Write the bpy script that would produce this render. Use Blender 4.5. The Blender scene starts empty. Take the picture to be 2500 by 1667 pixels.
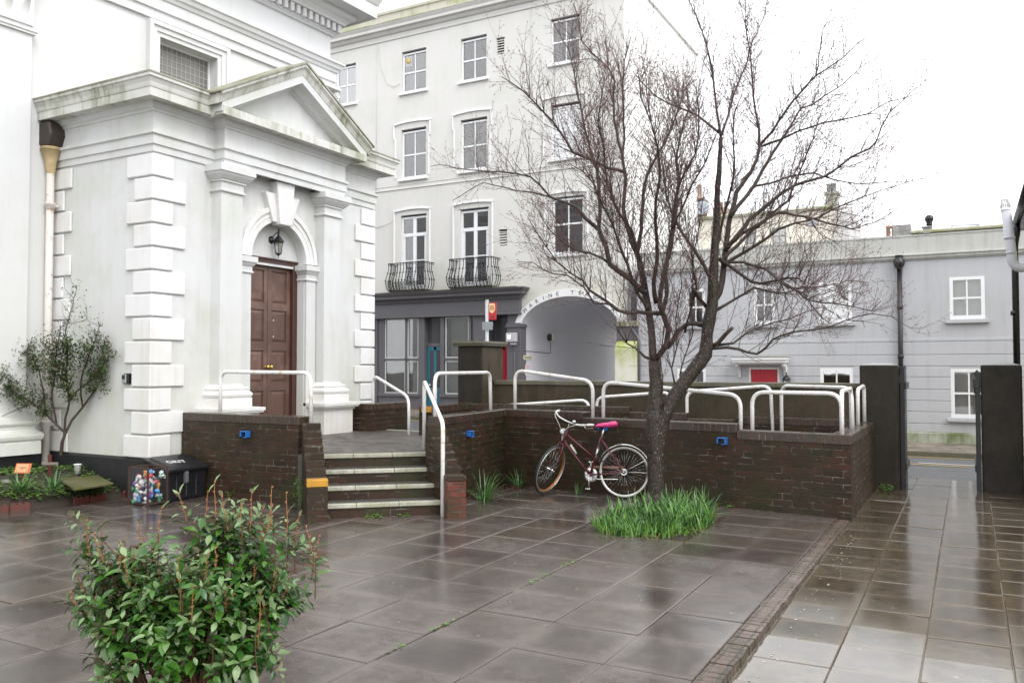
import bpy, bmesh, math, random
from mathutils import Vector, Matrix, noise
R=math.radians; S=math.sin; K=math.cos; PI=math.pi
scene=bpy.context.scene
# ---------------------------------------------------------------- camera
YAW=28.6; PITCH=1.8; EYE=1.65
cd=bpy.data.cameras.new('camera'); cam=bpy.data.objects.new('camera',cd); scene.collection.objects.link(cam)
cam.location=(0,0,EYE); cam.rotation_euler=(R(90+PITCH),0,R(YAW)); cd.lens=29.52; cd.sensor_width=36; cd.clip_end=600; cd.clip_start=.05
scene.camera=cam
# ---------------------------------------------------------------- sky, sun, exposure
w=bpy.data.worlds.new("World"); scene.world=w; w.use_nodes=True
nt=w.node_tree; nt.nodes.clear()
out=nt.nodes.new('ShaderNodeOutputWorld'); bg=nt.nodes.new('ShaderNodeBackground'); sky=nt.nodes.new('ShaderNodeTexSky')
sky.sky_type='NISHITA'; sky.sun_disc=False; sky.sun_elevation=R(46); sky.sun_rotation=R(118); sky.air_density=1; sky.dust_density=6; sky.ozone_density=1
hs=nt.nodes.new('ShaderNodeHueSaturation'); hs.inputs['Saturation'].default_value=.12
mx=nt.nodes.new('ShaderNodeMix'); mx.data_type='RGBA'; mx.inputs[0].default_value=.72; mx.inputs[7].default_value=(10.6,10.8,11.1,1)
nt.links.new(sky.outputs[0],hs.inputs['Color']); nt.links.new(hs.outputs[0],mx.inputs[6]); nt.links.new(mx.outputs[2],bg.inputs['Color'])
bg.inputs['Strength'].default_value=.15
nt.links.new(bg.outputs[0],out.inputs['Surface'])
sd=bpy.data.lights.new('sun','SUN'); sd.energy=.6; sd.angle=R(25); sd.color=(1,.97,.93)
so=bpy.data.objects.new('sun',sd); scene.collection.objects.link(so); so.rotation_euler=(R(44),0,R(62)); so.location=(0,0,30)
scene.view_settings.view_transform='Standard'; scene.view_settings.look='None'; scene.view_settings.exposure=.70; scene.view_settings.gamma=1
scene.render.engine='CYCLES'
# ---------------------------------------------------------------- helpers
COL=scene.collection
class Frame:
    """local (u along, v outward, z) -> world"""
    def __init__(s,x,y,ang): s.x=x; s.y=y; a=R(ang); s.c=K(a); s.s=S(a)
    def __call__(s,u,v,z): return (s.x+u*s.c+v*s.s, s.y+u*s.s-v*s.c, z)
W0=None
class MB:
    def __init__(s): s.v=[]; s.f=[]; s.sm=[]
    def add(s,vs,fs,smooth=False):
        n=len(s.v); s.v+= [tuple(p) for p in vs]
        for f in fs: s.f.append([n+i for i in f]); s.sm.append(smooth)
        return s
    def box(s,a0,a1,b0,b1,c0,c1,F=None):
        if a0>a1:a0,a1=a1,a0
        if b0>b1:b0,b1=b1,b0
        if c0>c1:c0,c1=c1,c0
        P=[(a,b,c) for a in (a0,a1) for b in (b0,b1) for c in (c0,c1)]
        if F: P=[F(*p) for p in P]
        return s.add(P,[(0,1,3,2),(4,6,7,5),(0,4,5,1),(2,3,7,6),(0,2,6,4),(1,5,7,3)])
    def quad(s,*p): return s.add(p,[tuple(range(len(p)))])
    def prism(s,poly,b0,b1,F=None,axis='v'):
        """poly in (u,z), extruded along v from b0 to b1 (axis v); axis z: poly (u,v) extruded in z"""
        n=len(poly)
        if axis=='v': A=[(u,b0,z) for u,z in poly]+[(u,b1,z) for u,z in poly]
        elif axis=='z': A=[(u,v,b0) for u,v in poly]+[(u,v,b1) for u,v in poly]
        else: A=[(b0,v,z) for v,z in poly]+[(b1,v,z) for v,z in poly]
        if F: A=[F(*p) for p in A]
        return s.add(A,[tuple(range(n)),tuple(range(2*n-1,n-1,-1))]+[(i,(i+1)%n,n+(i+1)%n,n+i) for i in range(n)])
    def tube(s,pts,r,n=8,cap=True,smooth=True):
        """pts list of 3D; r number or list"""
        pts=[Vector(p) for p in pts]; m=len(pts)
        rr=r if isinstance(r,(list,tuple)) else [r]*m
        t=(pts[1]-pts[0]).normalized(); a=Vector((0,0,1)) if abs(t.z)<.9 else Vector((1,0,0))
        nx=t.cross(a).normalized(); base=len(s.v)
        for i,p in enumerate(pts):
            if i==0: d=pts[1]-p
            elif i==m-1: d=p-pts[-2]
            else: d=(pts[i+1]-p).normalized()+(p-pts[i-1]).normalized()
            d=d.normalized() if d.length>1e-9 else t
            nx=(nx-d*nx.dot(d)); nx=nx.normalized() if nx.length>1e-6 else d.orthogonal().normalized()
            ny=d.cross(nx)
            for k in range(n):
                q=2*PI*k/n; s.v.append(tuple(p+(nx*K(q)+ny*S(q))*rr[i]))
        for i in range(m-1):
            for k in range(n):
                a0=base+i*n+k; a1=base+i*n+(k+1)%n
                s.f.append([a0,a1,a1+n,a0+n]); s.sm.append(smooth)
        if cap and n>2:
            s.f.append([base+k for k in range(n)][::-1]); s.sm.append(False)
            s.f.append([base+(m-1)*n+k for k in range(n)]); s.sm.append(False)
        return s
    def lathe(s,prof,c=(0,0,0),n=20,M=None,smooth=True):
        """prof list (r,z)"""
        P=[]
        for r,z in prof:
            for k in range(n):
                q=2*PI*k/n; P.append(Vector((r*K(q),r*S(q),z)))
        if M: P=[M@p for p in P]
        P=[p+Vector(c) for p in P]; m=len(prof)
        F=[(i*n+k,i*n+(k+1)%n,(i+1)*n+(k+1)%n,(i+1)*n+k) for i in range(m-1) for k in range(n)]
        s.add(P,F,smooth)
        if prof[0][0]>1e-4: s.add([P[k] for k in range(n)][::-1],[tuple(range(n))])
        if prof[-1][0]>1e-4: s.add([P[(m-1)*n+k] for k in range(n)],[tuple(range(n))])
        return s
    def mold(s,path,prof,ends=True):
        """sweep prof [(o,z)] along ground path [(x,y)], offset to the right hand side, mitred"""
        pts=[Vector(p) for p in path]; m=len(pts); n=len(prof); nrm=[]
        for i in range(m):
            ns=[]
            if i>0: d=(pts[i]-pts[i-1]).normalized(); ns.append(Vector((d.y,-d.x)))
            if i<m-1: d=(pts[i+1]-pts[i]).normalized(); ns.append(Vector((d.y,-d.x)))
            if len(ns)==1: nrm.append(ns[0])
            else:
                b=(ns[0]+ns[1]); b=b/(1+ns[0].dot(ns[1])); nrm.append(b)
        P=[]
        for i in range(m):
            for o,z in prof: q=pts[i]+nrm[i]*o; P.append((q.x,q.y,z))
        F=[(i*n+k,(i+1)*n+k,(i+1)*n+(k+1)%n,i*n+(k+1)%n) for i in range(m-1) for k in range(n)]
        if ends: F+=[tuple(range(n)),tuple(range((m-1)*n+n-1,(m-1)*n-1,-1))]
        return s.add(P,F)
def bend(pts,r,k=5):
    """round the inner corners of a polyline"""
    pts=[Vector(p) for p in pts]; o=[pts[0]]
    for i in range(1,len(pts)-1):
        a=(pts[i-1]-pts[i]); b=(pts[i+1]-pts[i]); rr=min(r,a.length*.49,b.length*.49)
        A=pts[i]+a.normalized()*rr; B=pts[i]+b.normalized()*rr
        for j in range(k+1):
            t=j/k; o.append(A*(1-t)**2+pts[i]*2*t*(1-t)+B*t*t)
    o.append(pts[-1]); return o
def setp(o,label=None,cat=None,group=None,kind=None):
    if label:o['label']=label
    if cat:o['category']=cat
    if group:o['group']=group
    if kind:o['kind']=kind
    return o
def thing(name,label,cat,loc=(0,0,0),group=None):
    o=bpy.data.objects.new(name,None); COL.objects.link(o); o.location=loc; o.empty_display_size=.1
    o['wl']=list(loc); return setp(o,label,cat,group)
def origin(p):
    v=Vector((0,0,0))
    while p is not None: v+=Vector(p.location); p=p.parent
    return v
def obj(name,mb,mat,parent=None,bevel=0,seg=1,recalc=True,loc=None):
    """mesh given in world coordinates, parented and re-based"""
    me=bpy.data.meshes.new(name); base=origin(parent)
    if loc is None: loc=(0,0,0) if parent is not None else None
    me.from_pydata([tuple(Vector(v)-base) for v in mb.v],[],mb.f); me.validate()
    o=bpy.data.objects.new(name,me); COL.objects.link(o)
    if parent is not None: o.parent=parent
    for p,smf in zip(me.polygons,mb.sm): p.use_smooth=smf
    if recalc or bevel:
        bm=bmesh.new(); bm.from_mesh(me)
        if recalc: bmesh.ops.recalc_face_normals(bm,faces=bm.faces)
        bm.to_mesh(me); bm.free()
    uv=me.uv_layers.new(name='UVMap')
    for p in me.polygons:
        n=p.normal
        if abs(n.z)>.75: f=lambda c:(c.x,c.y)
        else:
            t=Vector((-n.y,n.x)).normalized(); f=lambda c,t=t:(c.x*t.x+c.y*t.y,c.z)
        for li in p.loop_indices:
            c=me.vertices[me.loops[li].vertex_index].co+base; uv.data[li].uv=f(c)
    if mat: me.materials.append(mat)
    if bevel:
        b=o.modifiers.new('bevel','BEVEL'); b.width=bevel; b.segments=seg; b.limit_method='ANGLE'; b.angle_limit=R(40)
    return o
def tag(o,label,cat,group=None,kind=None): return setp(o,label,cat,group,kind)
def struct(name,mb,mat,**k): return setp(obj(name,mb,mat,**k),kind='structure')
# ---------------------------------------------------------------- materials
class Mat:
    def __init__(s,name):
        s.m=bpy.data.materials.new(name); s.m.use_nodes=True; s.n=s.m.node_tree.nodes; s.l=s.m.node_tree.links
        s.b=s.n['Principled BSDF']; s.tc=s.n.new('ShaderNodeTexCoord')
    def set(s,**k):
        for a,v in k.items():
            a={'col':'Base Color','rough':'Roughness','metal':'Metallic','spec':'Specular IOR Level','coat':'Coat Weight','ior':'IOR'}.get(a,a)
            s.b.inputs[a].default_value=v if not (isinstance(v,tuple) and len(v)==3) else v+(1,)
        return s
    def map(s,scale=(1,1,1),co='Object'):
        m=s.n.new('ShaderNodeMapping'); m.inputs['Scale'].default_value=scale if isinstance(scale,tuple) else (scale,)*3
        s.l.new(s.tc.outputs[co],m.inputs[0]); return m.outputs[0]
    def noise(s,scale,detail=5,rough=.6,vec=None,dist=0):
        t=s.n.new('ShaderNodeTexNoise'); t.inputs['Scale'].default_value=scale; t.inputs['Detail'].default_value=detail; t.inputs['Roughness'].default_value=rough; t.inputs['Distortion'].default_value=dist
        s.l.new(vec or s.map(),t.inputs['Vector']); return t.outputs['Fac']
    def ramp(s,fac,stops,ease=False):
        r=s.n.new('ShaderNodeValToRGB'); e=r.color_ramp.elements
        while len(e)<len(stops): e.new(.5)
        for i,(p,c) in enumerate(stops):
            e[i].position=p; e[i].color=(c,c,c,1) if isinstance(c,(int,float)) else tuple(c)+(1,)
        s.l.new(fac,r.inputs[0]); return r.outputs[0]
    def mix(s,fac,a,b,mode='MIX'):
        m=s.n.new('ShaderNodeMix'); m.data_type='RGBA'; m.blend_type=mode
        for i,v in ((0,fac),(6,a),(7,b)):
            if isinstance(v,(int,float)): m.inputs[i].default_value=v if i==0 else (v,v,v,1)
            elif isinstance(v,tuple): m.inputs[i].default_value=v+(1,)
            else: s.l.new(v,m.inputs[i])
        return m.outputs[2]
    def math(s,op,a,b=0,clamp=False):
        m=s.n.new('ShaderNodeMath'); m.operation=op; m.use_clamp=clamp
        for i,v in ((0,a),(1,b)):
            if isinstance(v,(int,float)): m.inputs[i].default_value=v
            else: s.l.new(v,m.inputs[i])
        return m.outputs[0]
    def sep(s,co='Object'):
        x=s.n.new('ShaderNodeSeparateXYZ'); s.l.new(s.tc.outputs[co],x.inputs[0]); return x.outputs
    def to(s,sock,inp): s.l.new(sock,s.b.inputs[inp]); return s
    def bump(s,h,strength=.3,dist=.01):
        b=s.n.new('ShaderNodeBump'); b.inputs['Strength'].default_value=strength; b.inputs['Distance'].default_value=dist
        s.l.new(h,b.inputs['Height']); s.l.new(b.outputs[0],s.b.inputs['Normal']); return s
def plain(name,col,rough=.5,metal=0,var=.12,scale=8,bump=0,spec=.5):
    m=Mat(name); n=m.noise(scale)
    lo=tuple(c*(1-var) for c in col); hi=tuple(min(1,c*(1+var)) for c in col)
    m.to(m.mix(n,lo,hi),'Base Color'); m.set(metal=metal,spec=spec)
    m.to(m.ramp(n,[(.3,max(0,rough-.08)),(.7,min(1,rough+.08))]),'Roughness')
    if bump: m.bump(m.noise(scale*6),bump,.004)
    return m.m
def stucco(name,col,stain=(.36,.37,.27),amt=.5,streak=.35,low=None,high=None,rough=.6):
    """painted render with blotchy weathering, vertical run marks and optional damp band at a height"""
    m=Mat(name); n1=m.noise(.9,8,.65); n2=m.noise(7,6,.7)
    sv=m.map((5,5,.35)); ns=m.noise(1.4,7,.7,sv)
    c=m.mix(m.ramp(n2,[(.3,0.),(.8,.35)]),col,tuple(x*.9 for x in col))
    f=m.ramp(n1,[(.47,0.),(.70,amt)]); c=m.mix(f,c,stain)
    f2=m.math('MULTIPLY',m.ramp(ns,[(.50,0.),(.68,streak)]),m.ramp(n1,[(.35,0.),(.55,1.)])); c=m.mix(f2,c,tuple(x*.8 for x in stain))
    z=m.sep()[2]
    for band in (low,high):
        if band:
            z0,z1,a,bc=band
            mr=m.n.new('ShaderNodeMapRange'); mr.inputs[1].default_value=z0; mr.inputs[2].default_value=z1; m.l.new(z,mr.inputs[0])
            g=m.math('MULTIPLY',m.math('MULTIPLY',mr.outputs[0],a),m.ramp(m.noise(1.8,8,.7,m.map((1.6,1.6,.8))),[(.3,.25),(.65,1.)]))
            c=m.mix(g,c,bc)
    m.to(c,'Base Color'); m.set(rough=rough,spec=.35); m.bump(m.mix(.5,m.noise(55,6),m.noise(5,4)),.22,.006)
    return m.m
def brick(name,c1,c2,mortar,soldier=False,light=.3,bw=.225,bh=.075,wet=0):
    m=Mat(name); b=m.n.new('ShaderNodeTexBrick')
    uv=m.map((1,1,1),'UV'); 
    nz=m.noise(9,4,.6); 
    wob=m.n.new('ShaderNodeVectorMath'); wob.operation='ADD'; sc=m.n.new('ShaderNodeVectorMath'); sc.operation='SCALE'; sc.inputs['Scale'].default_value=.006
    nn=m.n.new('ShaderNodeTexNoise'); nn.inputs['Scale'].default_value=14; m.l.new(uv,nn.inputs['Vector']); m.l.new(nn.outputs['Color'],sc.inputs[0]); m.l.new(uv,wob.inputs[0]); m.l.new(sc.outputs[0],wob.inputs[1])
    m.l.new(wob.outputs[0],b.inputs['Vector'])
    b.inputs['Scale'].default_value=1; b.inputs['Brick Width'].default_value=.075 if soldier else bw; b.inputs['Row Height'].default_value=5. if soldier else bh
    b.inputs['Mortar Size'].default_value=.006; b.inputs['Mortar Smooth'].default_value=.3; b.inputs['Bias'].default_value=0; b.offset=0 if soldier else .5
    b.inputs['Color1'].default_value=c1+(1,); b.inputs['Color2'].default_value=c2+(1,)
    mo=m.mix(m.ramp(m.noise(6,5,.7),[(.5,0.),(.68,light)]),mortar,(.5,.47,.42))
    m.l.new(mo,b.inputs['Mortar'])
    c=m.mix(m.ramp(m.noise(1.7,6,.7),[(.4,0.),(.7,.75)]),b.outputs['Color'],(.028,.026,.016))
    c=m.mix(m.ramp(m.noise(2.3,6,.65),[(.50,0.),(.68,.7)]),c,(.034,.038,.014))
    c=m.mix(m.ramp(m.noise(38,2,.5),[(.76,0.),(.80,.7)]),c,(.4,.4,.36))
    m.to(c,'Base Color'); m.to(m.ramp(m.noise(4,4),[(.35,.32-wet),(.7,.62-wet)]),'Roughness'); m.set(spec=.5 if soldier else .22)
    h=m.math('SUBTRACT',m.mix(.35,m.ramp(b.outputs['Fac'],[(0,1.),(1,0.)]),m.noise(60,4)),0); m.bump(h,.7,.012)
    return m.m
def glassmat(name,tint=.9,rough=.02,boost=.0):
    m=Mat(name); n=m.n; l=m.l; n.remove(m.b)
    o=[x for x in n if x.type=='OUTPUT_MATERIAL'][0]
    g=n.new('ShaderNodeBsdfGlossy'); g.inputs['Roughness'].default_value=rough; g.inputs['Color'].default_value=(1,1,1,1)
    t=n.new('ShaderNodeBsdfTransparent'); t.inputs['Color'].default_value=(tint,tint,tint,1)
    f=n.new('ShaderNodeFresnel'); f.inputs['IOR'].default_value=1.5
    nz=m.noise(1.2,2); bp=n.new('ShaderNodeBump'); bp.inputs['Strength'].default_value=.05; bp.inputs['Distance'].default_value=.02; l.new(nz,bp.inputs['Height']); l.new(bp.outputs[0],g.inputs['Normal'])
    add=m.math('ADD',f.outputs[0],boost,True)
    mx=n.new('ShaderNodeMixShader'); l.new(add,mx.inputs[0]); l.new(t.outputs[0],mx.inputs[1]); l.new(g.outputs[0],mx.inputs[2]); l.new(mx.outputs[0],o.inputs['Surface'])
    return m.m
M={}
M['church']=stucco('painted_render_white',(.62,.625,.625),(.42,.44,.34),.45,.24,low=(2.6,.3,.55,(.44,.44,.30)))
M['church_main']=stucco('painted_render_main',(.64,.645,.65),(.50,.52,.44),.35,.2,low=(4.5,.3,.45,(.56,.56,.44)))
M['quoin']=stucco('painted_quoin',(.72,.72,.725),(.50,.46,.34),.3,.3,low=(2.4,.3,.4,(.54,.50,.37)))
M['quoin_dirty']=stucco('weathered_cornice',(.60,.60,.56),(.21,.22,.12),.8,.95)
M['moss']=stucco('mossy_lead',(.34,.33,.27),(.12,.13,.045),1.,.6,rough=.8)
M['plinth']=plain('black_plinth_paint',(.02,.02,.022),.45,bump=.3)
M['tall']=stucco('cream_render',(.60,.59,.57),(.42,.43,.35),.3,.13,low=(4.6,3.4,.5,(.50,.50,.36)))
M['tall_moss']=stucco('mossy_parapet',(.50,.48,.41),(.25,.30,.10),.95,.7,rough=.8)
M['tall_side']=stucco('glare_white_gable',(.90,.90,.89),(.8,.8,.77),.15,.1)  # overexposed glare on the gable is put into this near-white colour
M['grey']=stucco('pale_lilac_render',(.445,.448,.468),(.385,.39,.395),.6,.5,low=(1.5,.2,.2,(.42,.43,.40)))
M['grey_par']=stucco('parapet_render',(.45,.45,.43),(.29,.30,.23),.5,.6)
M['grey_plinth']=stucco('mossy_plinth',(.42,.43,.36),(.12,.15,.05),1.,1.,rough=.85)
M['white']=plain('white_gloss_paint',(.72,.72,.72),.35,var=.04,scale=3)
M['white2']=plain('white_upvc',(.74,.75,.77),.3,var=.03)
M['shop']=plain('dark_grey_paint',(.105,.10,.11),.45,var=.1,scale=3,bump=.1)
M['teal']=plain('teal_door_paint',(.025,.16,.23),.35,var=.15,scale=4)
M['red']=plain('red_door_paint',(.45,.012,.03),.4,var=.12,scale=5)
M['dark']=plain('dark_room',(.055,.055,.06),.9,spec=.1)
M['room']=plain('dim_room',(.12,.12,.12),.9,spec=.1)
M['black']=plain('black_iron_paint',(.012,.012,.014),.3,var=.3)
M['gateblack']=plain('black_gate_paint',(.008,.008,.010),.35,var=.3)
M['glass']=glassmat('window_glass',.82,.02,.05)
M['glass_shop']=glassmat('shop_glass',.85,.02,.06)
M['glass_sky']=glassmat('window_glass_reflecting',.8,.02,.30)
M['archpaint']=plain('lilac_white_paint',(.60,.60,.63),.6,var=.07,scale=1.2,bump=.2)
M['rail']=None
def railmat():
    m=Mat('chipped_white_paint'); n=m.noise(28,6,.75)
    c=m.mix(m.ramp(n,[(.585,0.),(.62,1.)]),(.74,.73,.71),(.36,.36,.38)); c=m.mix(m.ramp(m.noise(9,5),[(.56,0.),(.68,.6)]),c,(.46,.33,.22))
    m.to(c,'Base Color'); m.to(m.ramp(n,[(.5,.28),(.7,.6)]),'Roughness'); m.bump(m.ramp(n,[(.60,1.),(.66,0.)]),.25,.002); return m.m
M['rail']=railmat()
M['brick']=brick('wet_dark_brick',(.050,.024,.015),(.024,.016,.010),(.030,.026,.016),light=.4)
M['brick_top']=brick('wet_brick_on_edge',(.065,.034,.026),(.038,.024,.019),(.05,.04,.03),True,wet=.2)
M['brick_red']=brick('wet_red_brick',(.17,.045,.03),(.10,.032,.024),(.05,.04,.035))
def concrete(name,c,stain,rough=.5,amt=.7):
    m=Mat(name); n=m.noise(2.2,8,.7); n2=m.noise(14,6,.7); v=m.noise(1.2,7,.7,m.map((4,4,.4)))
    k=m.mix(m.ramp(n2,[(.3,0.),(.75,1.)]),c,tuple(x*.72 for x in c)); k=m.mix(m.ramp(n,[(.42,0.),(.7,amt)]),k,stain); k=m.mix(m.ramp(v,[(.5,0.),(.72,.6)]),k,tuple(x*.6 for x in stain))
    m.to(k,'Base Color'); m.to(m.ramp(n,[(.35,rough-.12),(.7,rough+.15)]),'Roughness'); m.set(spec=.22 if sum(c)<.3 and rough>=.5 else .5); m.bump(m.noise(60,6),.4,.005); return m.m
M['darkrender']=concrete('black_mouldy_render',(.036,.029,.023),(.014,.014,.009),amt=.9)
M['wallrender']=concrete('brown_mouldy_render',(.075,.058,.038),(.028,.027,.014))
M['coping']=concrete('mossy_coping',(.13,.12,.085),(.07,.075,.03))
M['capstone']=concrete('pale_capstone',(.34,.34,.34),(.18,.18,.16))
M['nosing']=concrete('worn_cream_nosing',(.46,.45,.37),(.20,.20,.12),.5,.95)
M['tread']=concrete('wet_tread',(.10,.095,.09),(.06,.06,.045),.3,.6)
M['yellow']=concrete('worn_yellow_paint',(.55,.27,.02),(.22,.11,.03),.5,.6)
def wood():
    m=Mat('brown_varnished_wood'); g=m.noise(3,7,.65,m.map((14,14,.9))); b=m.noise(1.3,6,.65)
    c=m.mix(g,(.065,.031,.023),(.135,.076,.058)); c=m.mix(m.ramp(b,[(.48,0.),(.66,.6)]),c,(.25,.155,.125))
    m.to(c,'Base Color'); m.to(m.ramp(b,[(.3,.35),(.7,.6)]),'Roughness'); m.bump(g,.15,.003); return m.m
M['wood']=wood()
M['wood_dark']=plain('dark_door_frame',(.060,.024,.018),.4,var=.25,scale=6)
M['brass']=plain('brass',(.75,.48,.14),.25,metal=1)
M['rust']=plain('rusty_iron',(.16,.055,.02),.7,var=.5,scale=14,bump=.4)
def pipepaint():
    m=Mat('cream_pipe_paint'); n=m.noise(7,6,.7); c=m.mix(m.ramp(n,[(.58,0.),(.7,.8)]),(.64,.60,.56),(.35,.20,.10)); m.to(c,'Base Color'); m.set(rough=.45); return m.m
M['pipe']=pipepaint()
# ================================================================ GROUND, STREET
rnd=random.Random(7)
def wetmat(name,c1,c2,rough_lo,rough_hi,stain,edge=None,spec=.5,rip=.16):
    m=Mat(name); a=m.n.new('ShaderNodeAttribute'); a.attribute_name='slab'
    n=m.noise(1.1,6,.65); n2=m.noise(9,6,.7)
    c=m.mix(a.outputs['Fac'],c1,c2); c=m.mix(m.ramp(n2,[(.42,0.),(.62,.6)]),c,tuple(x*.6 for x in c1)); c=m.mix(m.ramp(n,[(.5,0.),(.75,.55)]),c,stain)
    sp=m.n.new('ShaderNodeTexVoronoi'); sp.inputs['Scale'].default_value=5.5; m.l.new(m.map(),sp.inputs['Vector'])
    c=m.mix(m.ramp(sp.outputs['Distance'],[(.045,.45),(.075,0.)]),c,(.30,.29,.25))
    m.to(c,'Base Color')
    u=m.n.new('ShaderNodeUVMap'); u.uv_map='SlabUV'; su=m.n.new('ShaderNodeSeparateXYZ'); m.l.new(u.outputs[0],su.inputs[0])
    ex=m.math('ABSOLUTE',m.math('SUBTRACT',su.outputs[0],.5)); ey=m.math('ABSOLUTE',m.math('SUBTRACT',su.outputs[1],.5)); ed=m.math('ADD',m.math('MAXIMUM',ex,ey),m.math('MULTIPLY',m.math('SUBTRACT',m.noise(3.2,5,.65),.5),.45))
    edge_f=m.ramp(ed,[(.33,0.),(.50,1.)])       # rims lighter: silt and water, with their sky reflection partly painted into the colour
    c=m.mix(m.math('MULTIPLY',edge_f,.60),c,tuple(x*2.3 for x in c1)); m.to(c,'Base Color')
    r=m.mix(.35,m.ramp(m.noise(1.6,5,.6),[(.40,rough_lo),(.66,rough_hi)]),m.ramp(a.outputs['Fac'],[(0,rough_lo),(1,rough_hi)]))
    r=m.mix(m.math('MULTIPLY',edge_f,.6),r,rough_lo)
    m.to(r,'Roughness'); m.set(spec=spec,ior=1.5)
    m.bump(m.mix(.35,m.noise(3.5,4),m.noise(70,4,.7)),rip,.01); return m.m
M['slab']=wetmat('wet_concrete_slab',(.054,.044,.039),(.105,.087,.077),.09,.34,(.115,.086,.052),spec=.55)
M['pathslab']=wetmat('wet_path_slab',(.052,.040,.027),(.100,.084,.064),.012,.085,(.11,.074,.034),spec=1.0,rip=.10)
M['joint']=plain('slab_joint',(.055,.043,.035),.15,var=.4,scale=20)
M['soil']=plain('wet_soil',(.03,.021,.014),.85,var=.5,scale=12,bump=.8)
M['asphalt']=Mat('wet_asphalt'); a=M['asphalt']; a.to(a.mix(a.noise(150,3),(.075,.075,.08),(.13,.13,.14)),'Base Color'); a.to(a.ramp(a.noise(.8,5),[(.35,.25),(.7,.5)]),'Roughness'); a.bump(a.noise(200,2),.3,.004); M['asphalt']=a.m
M['kerbbrick']=brick('wet_kerb_brick',(.17,.12,.10),(.10,.07,.06),(.05,.045,.035),True,wet=.15)
M['paver']=brick('pavement_paver',(.30,.25,.21),(.24,.20,.17),(.14,.12,.10),False,bw=.1,bh=.2)
M['line_y']=plain('yellow_road_paint',(.62,.40,.07),.5,var=.2,scale=20)
M['line_w']=plain('white_road_paint',(.62,.62,.60),.5,var=.15,scale=20)
M['pale_joint']=plain('watery_joint',(.20,.18,.15),.12,var=.3,scale=20)  # paleness of the water-filled joints is put into the base colour
def slabs(name,mat,cells,gap=.0025,bev=.005,thick=.04,tilt=.0035,zf=lambda x,y:0):
    """flagstones, each slightly out of level; a 'slab' value per face drives tone and wetness"""
    vs=[];fs=[];val=[]
    for (x0,x1,y0,y1) in cells:
        x0+=gap;x1-=gap;y0+=gap;y1-=gap
        if x1-x0<.05 or y1-y0<.05: continue
        dz=rnd.uniform(-.002,.002); tx=rnd.uniform(-1,1)*tilt; ty=rnd.uniform(-1,1)*tilt; q=rnd.random()
        def P(x,y,d): return (x,y,zf(x,y)+dz+tx*(x-x0)/(x1-x0)+ty*(y-y0)/(y1-y0)-d)
        b=len(vs)
        vs+= [P(x0+bev,y0+bev,0),P(x1-bev,y0+bev,0),P(x1-bev,y1-bev,0),P(x0+bev,y1-bev,0),P(x0,y0,bev*.8),P(x1,y0,bev*.8),P(x1,y1,bev*.8),P(x0,y1,bev*.8),P(x0,y0,thick),P(x1,y0,thick),P(x1,y1,thick),P(x0,y1,thick)]
        F=[(0,1,2,3)]+[(4+i,4+(i+1)%4,(i+1)%4,i) for i in range(4)]+[(8+i,8+(i+1)%4,4+(i+1)%4,4+i) for i in range(4)]
        for f in F: fs.append([b+i for i in f]); val.append(q)
    mb=MB(); mb.v=vs; mb.f=fs; mb.sm=[False]*len(fs)
    o=struct(name,mb,mat,recalc=False); at=o.data.attributes.new('slab','FLOAT','FACE')
    for i,q in enumerate(val): at.data[i].value=q
    uv=o.data.uv_layers.new(name='SlabUV'); k=0
    for p in o.data.polygons:
        for j,li in enumerate(p.loop_indices): uv.data[li].uv=((0,0),(1,0),(1,1),(0,1))[j] if p.index%9==0 else (0,0)
    return o
def zs(x,y=20): return 0 if x>-1.5 else min(.42,.031*(-1.5-x))
# far ground sheet
g=MB(); xs=[-300,-40,-14,-8,-1.5,20,300]; ys=[-200,12.75,14,18.4,60,300]
for i in range(len(xs)-1):
    for j in range(len(ys)-1):
        P=[]
        for x,y in ((xs[i],ys[j]),(xs[i+1],ys[j]),(xs[i+1],ys[j+1]),(xs[i],ys[j+1])): P.append((x,y,-.16+(zs(x) if y>12.8 else 0)))
        g.quad(*P)
struct('ground',g,M['soil'])
g=MB(); g.quad((-12,-3,-.012),(-1.2,-3,-.012),(-1.2,12.6,-.012),(-12,12.6,-.012)); struct('paving_bed',g,M['joint'])
cells=[]; xl=[-1.315,-1.83,-2.405,-2.985]+[-2.985-.585*k-.02 for k in range(1,13)]
for i in range(len(xl)-1):
    off=[0,0,.0,.05,.06,.16,.22,.05,.3,.1,.0,.2,.1,.25,.0][i]; y=.42-off
    while y<11.2:
        x0,x1=xl[i+1],xl[i]; c=((x0+x1)/2,y+.285)
        if c[0]<-9.66 and c[1]<7.4: pass
        elif -3.6<c[0]<-2.4 and 7.8<c[1]<9.5: pass
        elif c[0]<-6.2 and c[1]>8.6: pass
        else: cells.append((x0,x1,y,y+.571))
        y+=.571
cells=[(x0,x1-.012 if abs(x1+2.985)<.01 else x1,y0,y1) for (x0,x1,y0,y1) in cells]
slabs('courtyard_paving',M['slab'],cells)
g=MB(); g.quad((-3.0,.3,-.008),(-2.983,.3,-.008),(-2.983,7.83,-.008),(-3.0,7.83,-.008)); struct('open_joint',g,M['soil'])
pz=lambda x,y:-.048*min(1.3,max(0,(12-y)/8))
cells=[]; xs=[-1.16,-.715,-.265,.19,.65,1.11,1.57,2.03]
for i in range(len(xs)-1):
    y=-.5+[.0,.04,.02,.09,.05,0,.03][i]
    while y<13.9:
        y1=min(y+.428,14.02); cells.append((xs[i],xs[i+1],y,y1)); y+=.428
slabs('path_paving',M['pathslab'],cells,gap=.002,bev=.005,tilt=.004,zf=pz)
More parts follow.
